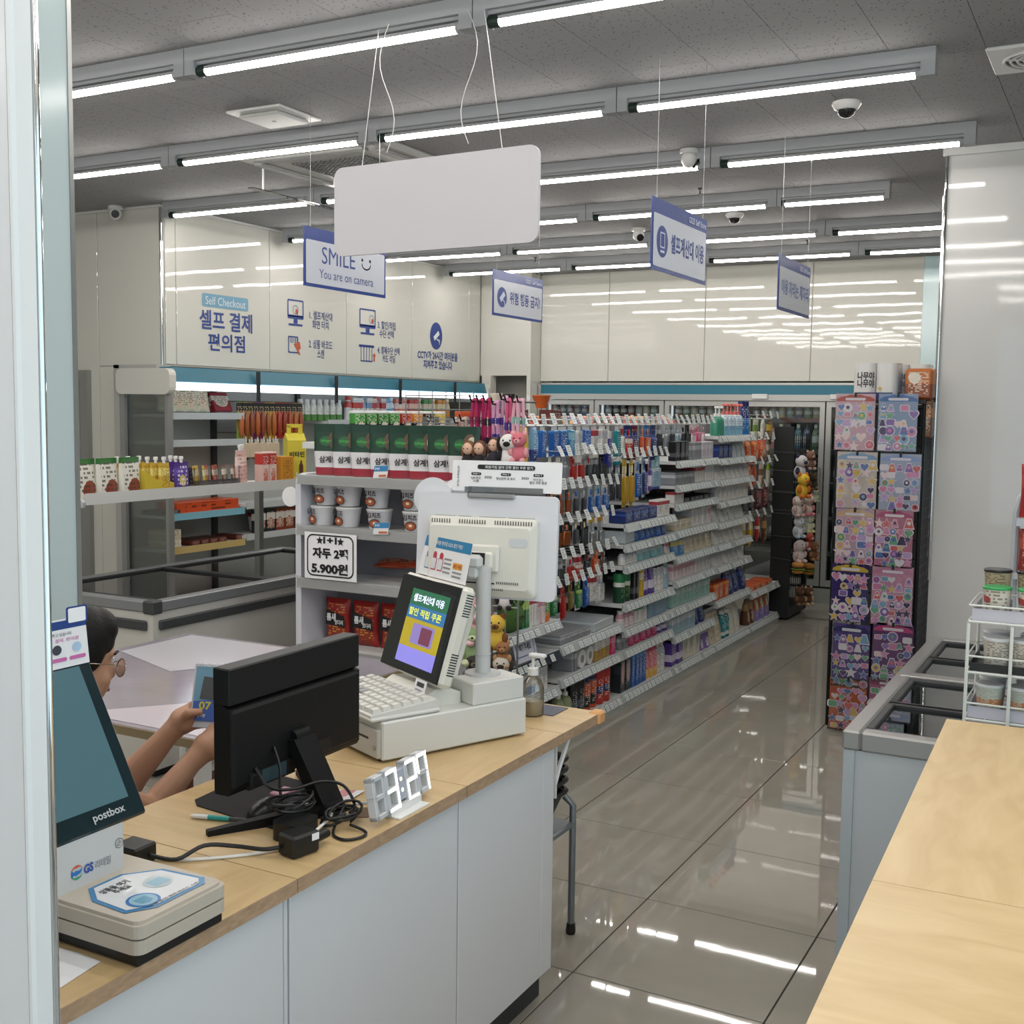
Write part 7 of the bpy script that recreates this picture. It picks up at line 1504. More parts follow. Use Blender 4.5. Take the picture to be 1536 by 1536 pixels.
for k, ((x0, y0, x1, y1), c1, c2, lab) in enumerate(SHEETS):
    yy = YS-.035-.006*(k % 2); a = at(x0-1.5, y1, y=yy); b = at(x1+1.5, y0, y=yy); wd, ht = b.x-a.x, b.z-a.z
    t = thing('sticker_sheet', lab+' on the wire rack', 'stickers', (a.x+wd/2, yy, max(a.z, .01)), 0, 'sticker sheets')
    fr = Fr((a.x, yy, max(a.z, .02)), (1, 0, 0), (0, 0, 1))
    obj('card', MB().box((.003, .003, -.002), (wd-.003, ht-.003, 0), 0, fr.M()), mat('sheet_%s' % c1, c1, .25), t)
    mb = MB(); hd = [(.006, ht*.86)]+[(.006+(wd-.012)*q/8, ht*(.9+.07*math.sin(q/8*math.pi)+.015*(q % 2))) for q in range(9)]+[(wd-.006, ht*.86)]
    flat(mb, fr, hd, 0, .0008); flat(mb, fr, rrect(wd*.25, ht*.875, wd*.75, ht*.92, .006), 7, .0012)
    n = 0
    for r in range(6):
        for q in range(5):
            if random.random() < .12: continue
            cx = wd*(.13+.185*q)+random.uniform(-.006, .006); cz = ht*(.09+.133*r)+random.uniform(-.006, .006); s_ = random.uniform(.014, .023)
            kind = random.randrange(5); mi = 1+random.randrange(12)
            if kind == 0: pts = disc(s_, 12, cx, cz)
            elif kind == 1: pts = star(cx, cz, s_*1.2)
            elif kind == 2: pts = rrect(cx-s_, cz-s_*.7, cx+s_, cz+s_*.7, s_*.35, 3)
            elif kind == 3: pts = [(cx-s_*.4, cz+s_), (cx+s_*.4, cz+s_), (cx+s_, cz-s_), (cx-s_, cz-s_)]
            else: pts = [(cx+s_*1.1*(.9*math.sin(u)**3), cz+s_*.065*(13*math.cos(u)-5*math.cos(2*u)-2*math.cos(3*u)-math.cos(4*u))) for u in [2*math.pi*v/16 for v in range(16)]]
            big = [((x-cx)*1.22+cx, (z_-cz)*1.22+cz) for x, z_ in pts]
            flat(mb, fr, big, 7, .0010+.00001*n); flat(mb, fr, pts, mi, .0016+.00001*n); n += 1
            if kind in (0, 3): flat(mb, fr, disc(s_*.45, 8, cx, cz+s_*.1), 1+random.randrange(12), .0021+.00001*n)
    obj('stickers', mb, [mat('sheet_head_%s' % c2, c2, .25)]+PAL, t)
    obj('film', MB().box((0, 0, .003), (wd, ht, .0035), 0, fr.M()), glass('sheet_film', (.97, .97, .97), .03), t)
    obj('peg', MB().box((wd/2-.006, ht-.02, -.03), (wd/2+.006, ht+.004, .005), 0, fr.M()), M_black, t)
# toilet roll packs and brown pack on the rack top
M_wrap = mat('white_wrap', '#d8d6d4', .25)
for k, (x0, x1, yy, lab) in enumerate(((1278, 1345, YS+.03, 'white tissue roll pack with black lettering on the left of the sticker rack top'), (1330, 1392, YS+.24, 'white tissue roll pack at the back of the sticker rack top'))):
    a = at(x0, 592, y=yy); b = at(x1, 592, y=yy); t = thing('tissue_roll_pack', lab, 'tissue pack', ((a.x+b.x)/2, yy+.09, 1.741), 0, 'tissue packs')
    x0_, x1_ = a.x, b.x; hgt = .185
    mb = MB(); n_ = 2
    for q in range(n_):
        wq = (x1_-x0_)/n_; mb.prism(rrect(x0_+q*wq, yy, x0_+(q+1)*wq, yy+.17, .04, 4), 1.741, 1.741+hgt, 'z', 0, None, True)
    obj('rolls', mb, M_wrap, t)
    fr = Fr((x0_, yy, 1.741), (1, 0, 0), (0, 0, 1)); mb = MB(); flat(mb, fr, [(.02, .0), (x1_-x0_-.02, .0), (x1_-x0_-.02, .035), (.02, .035)], 0, .001)
    flat(mb, fr, star((x1_-x0_)*.62, .055, .015), 1, .0015); obj('print', mb, [mat('wrap_navy', '#232c62', .35), mat('wrap_gold', '#c8a860', .4)], t)
    lettering('namu', fr, .025, .06, .085, .08, M_ink, t)
br_ = thing('wrap_roll_pack', 'orange and brown kitchen roll pack at the right of the sticker rack top', 'packet', (-1.0, YS+.1, 1.741))
a = at(1356, 592, y=YS+.02); b = at(1398, 592, y=YS+.02)
obj('pack', MB().cbox((a.x, YS+.02, 1.741), (b.x, YS+.2, 1.741+.155), .012), pm('#8a4a2c', '#b86a34', '#e8dcc8', '#d8d0c4', band=(.5, 1), pic=(.35, .7, .18)), br_)
obj('side_label', MB().box((a.x-.002, YS+.03, 1.76), (a.x-.0005, YS+.19, 1.87)), mat('label_blue', '#2c5a94', .4), br_)
tag(obj('brown_pack', MB().cbox((-.94, YS+.02, 1.55), (-.90, YS+.13, 1.735), .008), pm('#6d4a34', '#a86a3c', '#d8cfc0')), 'brown snack pack hanging at the right side of the sticker rack', 'packet')
# ---------------------------------------------------------------- plush toys ----------------------------------
def plush(name, label, loc, c1, c2, c3, s=1., rz=0., ears='round', group='plush key rings', cap=None):
    t = thing(name, label, 'plush toy', loc, rz, group)
    A, Bm, Cm = mat('plush_'+c1, c1, .95), mat('plush_'+c2, c2, .95), mat('plush_'+c3, c3, .8)
    obj('body', MB().ell((0, 0, .045*s), (.042*s, .036*s, .048*s), 12, 8), A, t, world=False)
    hd = obj('head', MB().ell((0, -.012*s, .115*s), (.042*s, .038*s, .038*s), 12, 8), A, t, world=False)
    m = MB()
    for sx in (-1, 1):
        if ears == 'long': m.ell((sx*.022*s, -.008*s, .165*s), (.011*s, .008*s, .032*s), 8, 6)
        elif ears == 'floppy': m.ell((sx*.045*s, -.01*s, .11*s), (.013*s, .01*s, .03*s), 8, 6)
        else: m.ell((sx*.03*s, -.008*s, .147*s), (.014*s, .009*s, .014*s), 8, 6)
    obj('ears', m, Bm, t, world=False)
    m = MB()
    for sx in (-1, 1): m.ell((sx*.04*s, -.018*s, .055*s), (.014*s, .014*s, .024*s), 8, 6); m.ell((sx*.026*s, -.03*s, .012*s), (.017*s, .022*s, .014*s), 8, 6)
    obj('limbs', m, Bm, t, world=False)
    obj('muzzle', MB().ell((0, -.046*s, .108*s), (.017*s, .012*s, .012*s), 8, 6), Bm, t, world=False)
    m = MB()
    for sx in (-1, 1): m.ell((sx*.016*s, -.046*s, .124*s), (.004*s, .003*s, .0045*s), 6, 5)
    m.ell((0, -.057*s, .111*s), (.005*s, .004*s, .004*s), 6, 5); obj('face', m, Cm, t, world=False)
    return t
PL = [(1200, 700, '#c9c6c8', '#2c3048', '#141416', 1.25, 'round', 'grey and navy husky plush'), (1214, 690, '#7a5a4c', '#b09a88', '#141416', 1.0, 'round', 'brown bear plush beside the husky'), (1203, 728, '#d8b43a', '#c8702c', '#1a1a1a', 1.25, 'round', 'yellow chick plush'), (1218, 722, '#4a3628', '#6a503c', '#141416', .9, 'round', 'dark brown plush behind the chick'),
 (1196, 758, '#d8d0c8', '#c8a8a0', '#3a3030', 1.1, 'floppy', 'cream lamb plush'), (1211, 757, '#dccfc4', '#d0808a', '#3a3030', 1.1, 'round', 'cream plush with pink paws'), (1221, 742, '#d8d8c4', '#b8c4a0', '#3a3030', .8, 'long', 'pale green rabbit plush'),
 (1197, 790, '#d2d4d6', '#a8b8c4', '#303030', 1.1, 'round', 'white plush with a blue scarf'), (1212, 784, '#d0d8d0', '#d8cf9a', '#303030', 1.0, 'round', 'mint and cream plush'), (1198, 826, '#dcd4d0', '#d8b8b4', '#303030', 1.2, 'floppy', 'white rabbit plush holding a red heart'), (1213, 812, '#c85a4c', '#d8c8c0', '#303030', .9, 'long', 'red and white rabbit plush'), (1219, 826, '#7a5438', '#9a7450', '#141416', 1.0, 'round', 'brown dog plush'),
 (1198, 893, '#5d4030', '#7a5a44', '#141416', 1.0, 'round', 'left dark brown bear plush at the bottom'), (1211, 893, '#6a4a36', '#c8b090', '#141416', 1.0, 'round', 'right dark brown bear plush at the bottom')]
for k, (px, py, c1, c2, c3, s_, er, lab) in enumerate(PL):
    p = at(px, py, x=-2.31+.03*(k % 3)); t = plush('plush_key_ring', lab+' on the black rack', (p.x, p.y, p.z-.08*s_), c1, c2, c3, s_, math.pi/2-.5, er)
    obj('strap', MB().tube([(p.x, p.y, p.z+.055*s_), (p.x-.02, p.y, p.z+.085*s_), (-2.526, p.y, p.z+.09*s_)], .0025, 6), M_dgrey, t)
bg = thing('burger_plush', 'hamburger shaped plush key rings on the black rack', 'plush toy', tuple(at(1203, 858, x=-2.3)), 0)
for q, (px, py) in enumerate(((1197, 850), (1213, 852))):
    p = at(px, py, x=-2.3); zb = p.z-.04
    for nm, dz, rz_, rr, c in (('bun_bottom', 0, .018, .05, '#b5803c'), ('lettuce', .022, .008, .056, '#6f9a3a'), ('patty', .034, .012, .05, '#5a3422'), ('bun_top', .055, .028, .05, '#c08a44')): obj(nm, MB().ell((p.x, p.y, zb+dz), (rr, rr, rz_), 14, 8), mat('plush_'+c, c, .95), bg)
    obj('strap', MB().tube([(p.x, p.y, zb+.08), (-2.526, p.y, zb+.1)], .0025, 6), M_dgrey, bg)
# dolls and leashes at the near corner of the shelving
wg = thing('leash_rack', 'wire grid with hooks for leashes at the near shelving corner', 'rack', (-2.52, 4.40, 1.38))
lg = MB()
for k in range(6): lg.tube([(-2.88+k*.07, 4.33, 1.40), (-2.88+k*.07, 4.33, 1.74)], .0025, 5)
for k in range(6): lg.tube([(-2.88, 4.33, 1.42+k*.06), (-2.48, 4.33, 1.42+k*.06)], .0025, 5)
obj('wire_grid', lg, M_alu, wg); obj('foot', MB().box((-2.9, 4.29, 1.378), (-2.46, 4.35, 1.40)), M_grey, wg)
for k, (px, c1, c2, zt, ln, lab) in enumerate(((688, '#b0948c', '#5a2430', 1.62, .17, 'striped brown rope leash left of the pink ones'), (697, '#b8a49a', '#c8862c', 1.63, .18, 'striped rope leash with an orange tag'), (712, '#a81f5a', '#7a1844', 1.71, .17, 'leftmost dark pink braided leash'), (722, '#b0245f', '#8a1c4c', 1.71, .18, 'magenta braided leash'), (732, '#a81f5a', '#2a1a28', 1.71, .19, 'dark pink leash with black clip'), (744, '#c890b4', '#3f2f80', 1.70, .16, 'pink and violet leash'), (757, '#d0a0bc', '#5a3a94', 1.72, .2, 'pink leash with purple bands'), (764, '#c9587f', '#4a2f80', 1.71, .22, 'rose leash with purple bands'), (774, '#d8a4b4', '#8fb0a8', 1.71, .17, 'pale pink leash'), (782, '#d8a8b8', '#7fa8a0', 1.71, .18, 'rightmost pale pink leash with mint bands'))):
    y = 4.20-.012*(k % 3); p = at(px, 620, y=y); x = p.x
    t = thing('pet_leash', lab+' above the till', 'leash', (x, y, zt-ln), 0, 'leashes')
    st_ = MB(); bn = MB()
    for s_ in (-1, 1):
        st_.tube([(x+s_*.003, y+.012, zt-.004), (x+s_*.006, y, zt-.012), (x+s_*.012, y-.004, zt-ln*.5), (x+s_*.009, y, zt-ln)], .0075, 8)
        bn.tube([(x+s_*.012, y-.004, zt-ln*.45), (x+s_*.012, y-.004, zt-ln*.6)], .009, 8); bn.tube([(x+s_*.009, y, zt-ln), (x+s_*.009, y, zt-ln*.86)], .009, 8)
    obj('strap', st_, mat('leash_'+c1, c1, .8), t); obj('band', bn, mat('leash_'+c2, c2, .8), t)
    obj('hook', MB().tube([(x, 4.33, zt-.015), (x, y-.03, zt-.015), (x, y-.045, zt+.012)], .004, 6), M_black, wg)
def doll(px, py, hair, shirt, lab):
    p = at(px, py, y=4.06); x, y, z = p.x, 4.06, p.z
    t = thing('doll_key_ring', lab, 'doll', (x, y, z-.08), 0, 'doll key rings')
    obj('body', MB().ell((x, y, z-.055), (.026, .02, .035), 10, 8), mat('doll_'+shirt, shirt, .9), t)
    obj('head', MB().ell((x, y, z), (.024, .022, .026), 12, 8), mat('doll_skin', '#d2ab92', .6), t)
    h_ = MB(); h_.ell((x, y+.008, z+.008), (.028, .02, .026), 12, 8)
    for s_ in (-1, 1): h_.ell((x+s_*.025, y+.006, z-.012), (.009, .012, .026), 8, 6)
    obj('hair', h_, mat('doll_hair_'+hair, hair, .7), t)
    e_ = MB()
    for s_ in (-1, 1): e_.ell((x+s_*.009, y-.021, z+.001), (.003, .002, .003), 6, 5)
    obj('eyes', e_, M_black, t)
    a_ = MB()
    for s_ in (-1, 1): a_.tube([(x+s_*.02, y, z-.04), (x+s_*.032, y-.008, z-.07)], .0055, 6); a_.tube([(x+s_*.009, y, z-.08), (x+s_*.011, y-.004, z-.102)], .006, 6)
    obj('limbs', a_, mat('doll_sock', '#33262a', .9), t)
doll(702, 673, '#6a4a30', '#1d1d20', 'doll key ring with brown hair above the coupon sign, left'); doll(719, 673, '#5a3a26', '#191920', 'doll key ring with black shirt above the coupon sign, centre'); doll(741, 668, '#4a3428', '#2c2a34', 'doll key ring with dark hair above the coupon sign, right')
p = at(764, 676, y=4.06); plush('dog_plush', 'white dog plush with black ears above the coupon sign', (p.x, 4.06, p.z-.07), '#d8d4d2', '#1c1c1e', '#141416', .9, .2, 'floppy', 'plush toys by the till')
p = at(779, 668, y=4.06); plush('pink_plush', 'pink fluffy plush at the right end above the coupon sign', (p.x, 4.06, p.z-.07), '#c8707c', '#d89aa0', '#3a2a2a', .8, .2, 'round', 'plush toys by the till')
# plush on the first bay shelf, behind the display pole
fz = SH['A', .655]+.002
fg = thing('frog_plush', 'green frog plush on the shelf behind the display pole', 'plush toy', (XF-.06, 4.56, fz))
p = at(766, 925, x=XF-.05)
obj('head', MB().ell((p.x, p.y, fz+.075), (.06, .085, .072), 16, 10), mat('frog_green', '#40622c', .95), fg)
ey = MB()
for s_ in (-1, 1): ey.ell((p.x+.02, p.y+s_*.045, fz+.14), (.022, .022, .022), 10, 8)
obj('eye_bumps', ey, mat('frog_green'), fg)
ep = MB()
for s_ in (-1, 1): ep.ell((p.x+.04, p.y+s_*.045, fz+.145), (.006, .007, .007), 8, 6)
obj('pupils', ep, M_black, fg)
obj('mouth', MB().tube([(p.x+.052, p.y-.05, fz+.075), (p.x+.062, p.y, fz+.085), (p.x+.052, p.y+.05, fz+.075)], .002, 6), M_black, fg)
for k, (px, py, c1, c2, er, lab, s_) in enumerate(((757, 893, '#d8d0d0', '#1f1c1e', 'floppy', 'black and white cow plush above the frog', .7), (718, 935, '#d8a8ac', '#e0b8bc', 'long', 'pink rabbit plush left of the display pole', 1.1), (744, 947, '#d8b448', '#7a4a2c', 'round', 'yellow bear plush beside the display pole', .95), (711, 965, '#8fa878', '#c8cfa8', 'round', 'pale green frog plush left of the display pole', 1.1), (754, 980, '#9a6a44', '#b08a64', 'round', 'tan bear plush under the yellow bear', .7), (752, 1006, '#c8c0b4', '#3a3028', 'floppy', 'spotted dog plush behind the sanitizer bottle', .85), (714, 1004, '#3f3a38', '#6a625c', 'round', 'dark grey plush left of the display pole', 1.0))):
    p = at(px, py, y=3.965); t = plush('plush_toy', lab, (p.x, 3.965, p.z-.08*s_), c1, c2, '#1a1a1a', s_, .4, er, 'plush toys behind the display pole')
    obj('strap', MB().tube([(p.x, 3.965, p.z+.05*s_), (p.x, 4.036, p.z+.07*s_)], .0025, 6), M_dgrey, t)
ps = thing('plush_stand', 'grey wire stand carrying plush toys behind the display pole', 'stand', (-2.28, 4.06, 0))
pg = MB(); q0 = at(700, 1000, y=4.03).x; q1 = at(775, 1000, y=4.03).x
for k in range(5): pg.tube([(q0+(q1-q0)*k/4, 4.035, 0), (q0+(q1-q0)*k/4, 4.035, 1.0)], .004, 6)
for k in range(9): pg.tube([(q0, 4.035, .1+k*.11), (q1, 4.035, .1+k*.11)], .003, 5)
obj('wire_panel', pg, M_alu, ps); obj('base', MB().box((q0, 4.03, 0), (q1, 4.22, .02)), M_grey, ps)
# notice card on the second shelf of the first bay
p0 = at(768, 998, x=XF-.01); p1 = at(808, 985, x=XF-.01); fr = Fr(at(775, 998, x=XF), (0, 1, 0), (-.25, 0, 1)); wn_ = at(807, 990, x=XF).y-at(775, 998, x=XF).y
nt_ = thing('notice_card', 'white handwritten notice card with blue outline on the near shelf', 'notice', tuple(fr.o))
obj('card', MB().box((0, 0, -.002), (wn_, .15, 0), 0, fr.M()), mat('notice_lilac', '#c6c9d8', .5), nt_); mb = MB(); ring2(mb, fr, rrect(.02, .025, wn_-.02, .125, .012), rrect(.024, .029, wn_-.024, .121, .01)); obj('outline', mb, mat('outline_blue', '#3f5f8c', .5), nt_)
lettering('askus', fr, .05, .05, wn_-.1, .035, M_ink, nt_)
# ---------------------------------------------------------------- cup rack on the right freezer ---------------
cr_ = thing('cup_rack', 'white wire rack of lidded dessert cups beside the right counter', 'rack', (-.2, 3.42, .805))
RX0, RX1, RY0, RY1 = -.372, .02, 3.32, 3.56
wr_ = MB()
for x, y in ((RX0, RY0), (RX1, RY0), (RX0, RY1), (RX1, RY1), (-.262, RY0-.006)): wr_.tube([(x, y, .806), (x, y, 1.10 if x != RX0 or True else 1.1)], .005, 6)
for z in (.835, .965, 1.105):
    pts = [(RX0, RY0, z), (RX1, RY0, z), (RX1, RY1, z), (RX0, RY1, z), (RX0, RY0, z)]; wr_.tube(pts, .004, 6); wr_.tube([(a_, b_, c_+.045) for a_, b_, c_ in pts], .003, 6)
    for k in range(8): wr_.tube([(RX0+.05*k, RY0, z), (RX0+.05*k, RY1, z)], .002, 5)
obj('wire_frame', wr_, mat('white_wire', '#d4d8d2', .35), cr_)
for z, c, h_ in ((.839, '#bcbcc8', .032), (.969, '#17181a', .022), (1.109, '#bcbcc6', .032)): obj('tray', MB().box((RX0+.008, RY0+.006, z), (RX1-.008, RY1-.006, z+.004)).box((RX0+.008, RY0+.005, z), (RX1-.008, RY0+.008, z+h_)).box((RX0+.006, RY0+.006, z), (RX0+.008, RY1-.006, z+h_)), mat('tray_'+c, c, .45), cr_)
cm1 = m_cup(.028, .036, .086, 0); LIDG = mat('green_lid', '#2f9a56', .3); LIDK = mat('black_lid', '#1b1c1e', .3); LIDW = mat('clear_white_lid', '#cfd2d4', .25)
CW = pm('#cfcbbd', '#d8d4c8', '#7a6a64', '#b04a48', pic=(.15, .6, .12), txt=9.); CBW = pm('#cfc9bc', '#8fb4cc', '#6a6a6a', band=(.0, .0)); CT = pm('#b8c0b4', '#c88a5a', '#d8d4c4', band=(.3, .55))
for tier, (z, m_, lid, dn) in enumerate(((.844, CT, LIDW, 'teal and peach'), (.974, CBW, LIDW, 'cream and blue'), (1.114, CW, LIDG, 'cream green lidded'))):
    for r in range(2):
        for i in range(4):
            ld = lid if r == 0 or tier < 2 else LIDK; hh = 0
            x = RX0+.062+i*.086-.0*r; y = RY0+.09+r*.10
            put('dessert_cup', '%s%s dessert cup, %s row on the %s rack tier' % ('' if i == 0 else '', count_label(dn, i, 4, '').strip(), ('front', 'back')[r], ['lowest', 'middle', 'top'][tier]), 'cup', cm1, [m_ if ld is not LIDK else pm('#b8a888', '#b8a888', '#4a4038'), ld], (x, y, z+(.035 if ld is LIDK else 0)), random.uniform(-.3, .3), 'dessert cups')
            if ld is LIDK: put('cup_stand', 'grey riser under the %s back cup of the top tier' % ORD[i+1], 'riser', m_box(.06, .06, .034), M_grey, (x, y-.006, z), 0, 'cup risers')
# red snack stand behind the cups
rs = thing('snack_stand', 'grey arched snack stand behind the dessert cups at right edge', 'stand', (-.16, 3.9, .80))
ar = [(-.305, 3.8, .806), (-.305, 3.8, 1.37), (-.295, 3.8, 1.415), (-.27, 3.8, 1.44), (-.1, 3.8, 1.445), (.05, 3.8, 1.44), (.07, 3.8, 1.37), (.07, 3.8, .806)]
obj('arch', MB().tube(ar, .011, 8), mat('stand_pale', '#a9adb2', .35), rs); obj('rail', MB().box((-.3, 3.74, 1.335), (.065, 3.80, 1.358)), mat('stand_pale'), rs); obj('rail', MB().box((-.3, 3.74, 1.175), (.065, 3.80, 1.19)), mat('stand_pale'), rs); obj('back', MB().box((-.3, 3.83, .806), (.065, 3.84, 1.2)), M_white, rs)
M_rb = pm('#9c2a26', '#b8402f', '#e8d0c0'); 
for i in range(3): put('red_snack_bag', count_label('red snack bag', i, 3, 'on the arched stand top'), 'snack bag', m_pillow(.125, .045, .16), M_rb, (-.23+i*.14, 3.78, 1.36), 0, 'red bags on the arched stand', (.0, 0, random.uniform(-.2, .2)))
for i in range(3): put('red_snack_bag', count_label('dark red snack bag', i, 3, 'on the lower rail of the arched stand'), 'snack bag', m_pillow(.12, .045, .135), pm('#8a2f2a', '#a84a3a', '#d8b8a8'), (-.23+i*.13, 3.785, 1.192), 0, 'red bags on the arched stand', (.05, 0, random.uniform(-.2, .2)))
# ---------------------------------------------------------------- person seated behind the cash desk ------------
def caps(mb, a, b, r0, r1, n=12):
    a, b = Vector(a), Vector(b); k = 5; pts = []; rs = []; d = (b-a).normalized()
    for i in range(1, k+1):
        t = math.pi/2*i/k; pts.append(a-d*r0*math.cos(t)); rs.append(max(r0*math.sin(t), .001))
    for i in range(0, k):
        t = math.pi/2*i/k; pts.append(b+d*r1*math.sin(t)); rs.append(max(r1*math.cos(t), .001))
    mb.tube(pts, .01, n, rs=rs)
HC = at(114, 988, x=-2.12)                    # centre of the head
f = Vector((.33, .94, -.24)).normalized(); lft = Vector((0, 0, 1)).cross(f).normalized(); upn = f.cross(lft).normalized()
HM = Matrix(((f.x, lft.x, upn.x, HC.x), (f.y, lft.y, upn.y, HC.y), (f.z, lft.z, upn.z, HC.z), (0, 0, 0, 1)))
fh = Vector((f.x, f.y, 0)).normalized(); lh_ = Vector((-fh.y, fh.x, 0))
bd = MB()
bd.ell((-.012, 0, .028), (.092, .073, .088), 20, 14, 0, HM); bd.ell((.022, 0, -.035), (.068, .06, .085), 18, 12, 0, HM); bd.ell((.035, 0, -.088), (.04, .04, .03), 14, 10, 0, HM)
bd.ell((.084, 0, -.022), (.020, .012, .022), 12, 8, 0, HM); bd.ell((.070, 0, .004), (.016, .009, .022), 12, 8, 0, HM); bd.ell((.079, 0, -.062), (.012, .02, .010), 12, 8, 0, HM); bd.ell((.062, 0, .024), (.02, .052, .012), 12, 8, 0, HM)
for s_ in (-1, 1): bd.ell((-.008, s_*.072, -.018), (.018, .010, .03), 10, 8, 0, HM); bd.ell((.052, s_*.038, -.035), (.022, .02, .022), 10, 8, 0, HM)
nb = HC-upn*.07-f*.03; sh_c = HC-fh*.10-Vector((0, 0, .245)); caps(bd, nb, sh_c+Vector((0, 0, .06)), .048, .055)
hip = Vector((sh_c.x-.02, sh_c.y-.0, .56))
SR, SL = sh_c-lh_*.165, sh_c+lh_*.165
for s_ in (SR, SL): caps(bd, sh_c+Vector((0, 0, .02)), s_, .065, .058)
caps(bd, sh_c, hip, .12, .115, 16)
WR, WL = at(288, 1143, x=-1.985), at(256, 1098, x=-2.07)          # wrists
ER, EL = at(222, 1222, x=-2.03), at(193, 1170, x=-2.16)         # elbows
caps(bd, SR, ER, .052, .043); caps(bd, SL, EL, .052, .043)
caps(bd, ER, WR, .041, .026); caps(bd, EL, WL, .041, .026)
# calendar frame first, hands close on it
CO = at(284, 1088, x=-2.02); CT_ = at(305, 993, x=-2.02)
cu = Vector((.72, .64, -.10)).normalized(); cv = (CT_-CO); cv = (cv-cu*cv.dot(cu)).normalized(); CF = Fr(CO, cu, cv); CWd, CHt = .20, .152
def finger(pts, rs): 
    for a, b, r0, r1 in zip(pts, pts[1:], rs, rs[1:]): caps(bd, a, b, r0, r1, 10)
# left (far) hand: thumb on the page, fingers behind the card
ph_ = Vector(CF.p(.0, .028, -.02)); caps(bd, WL, WL.lerp(ph_, .75), .027, .032); bd.ell(WL.lerp(ph_, .62), (.036, .036, .034), 12, 10)
kb_ = WL.lerp(ph_, .7)
finger([WL.lerp(ph_, .45)+CF.n*.018, Vector(CF.p(-.006, .03, .020)), Vector(CF.p(.022, .034, .013))], [.014, .012, .0095])
for i in range(4): finger([kb_+CF.v*(.024-.016*i), Vector(CF.p(.012, .058-.02*i, -.03)), Vector(CF.p(.042-.004*abs(i-1), .062-.02*i, -.026)), Vector(CF.p(.064-.006*abs(i-1), .062-.02*i, -.018))], [.012, .010, .009, .008])
# right (near) hand: fingers curl under the lower edge of the card
ph2 = Vector(CF.p(.075, -.018, .012)); bd.ell(WR.lerp(ph2, .55), (.038, .036, .036), 12, 10); caps(bd, WR, WR.lerp(ph2, .7), .027, .033)
kb2 = WR.lerp(ph2, .72)
for i in range(4): finger([kb2+CF.u*(.026-.017*i), Vector(CF.p(.10-.018*i, -.014, .010)), Vector(CF.p(.112-.018*i, .004, -.006-.004)), Vector(CF.p(.116-.018*i, .022, -.022))], [.012, .010, .009, .008])
finger([WR.lerp(ph2, .5)+CF.u*.02, Vector(CF.p(.085, .002, .026)), Vector(CF.p(.105, .022, .013))], [.014, .012, .0095])
# legs under the desk
for s_, kn in ((-1, Vector((-2.06, 2.20, .50))), (1, Vector((-2.14, 2.27, .50)))):
    hp = Vector((hip.x, hip.y, .52))+lh_*.075*s_; caps(bd, hp, kn, .078, .055); an = Vector((kn.x-.03, kn.y-.08, .09)); caps(bd, kn, an, .053, .036); caps(bd, an+Vector((0, 0, -.045)), an+Vector((.05, .13, -.05)), .036, .03)
pe = thing('person', 'person with tied dark hair and glasses reading a desk calendar', 'person', (hip.x, hip.y, 0))
body = obj('body', bd, mat('skin', '#b58a70', .5, spec=.4), pe)
m = body.modifiers.new('remesh', 'REMESH'); m.mode = 'VOXEL'; m.voxel_size = .0048; m.use_smooth_shade = True
m = body.modifiers.new('smooth', 'SMOOTH'); m.factor = .5; m.iterations = 4
def soft(name, mb, mt, vox=.006, it=4):
    o = obj(name, mb, mt, pe); m = o.modifiers.new('remesh', 'REMESH'); m.mode = 'VOXEL'; m.voxel_size = vox; m.use_smooth_shade = True
    m = o.modifiers.new('smooth', 'SMOOTH'); m.factor = .5; m.iterations = it; return o
hr = MB(); hr.ell((-.016, 0, .046), (.094, .080, .084), 20, 14, 0, HM); hr.ell((.03, 0, .075), (.05, .062, .05), 14, 10, 0, HM); hr.ell((-.06, 0, .0), (.056, .072, .075), 16, 12, 0, HM); hr.ell((-.13, 0, .0), (.038, .04, .042), 14, 10, 0, HM)
for s_ in (-1, 1): hr.ell((-.018, s_*.060, .022), (.058, .022, .055), 12, 8, 0, HM)
soft('hair', hr, mat('dark_hair', '#0f0c0a', .55, spec=.25, bump=(180, .5, .003)), .005, 3)
sh_ = MB(); caps(sh_, sh_c, hip+Vector((0, 0, -.0)), .135, .128, 16)
for s_, e_ in ((SR, ER), (SL, EL)): caps(sh_, sh_c+Vector((0, 0, .015)), s_, .08, .07); caps(sh_, s_, s_.lerp(e_, .55), .068, .06)
soft('shirt', sh_, mat('charcoal_shirt', '#2b2d33', .85))
tr = MB()
for s_, kn in ((-1, Vector((-2.06, 2.20, .50))), (1, Vector((-2.14, 2.27, .50)))):
    hp = Vector((hip.x, hip.y, .52))+lh_*.075*s_; caps(tr, hp, kn, .092, .066); caps(tr, kn, Vector((kn.x-.03, kn.y-.075, .12)), .064, .05)
soft('trousers', tr, mat('navy_trousers', '#222838', .9))
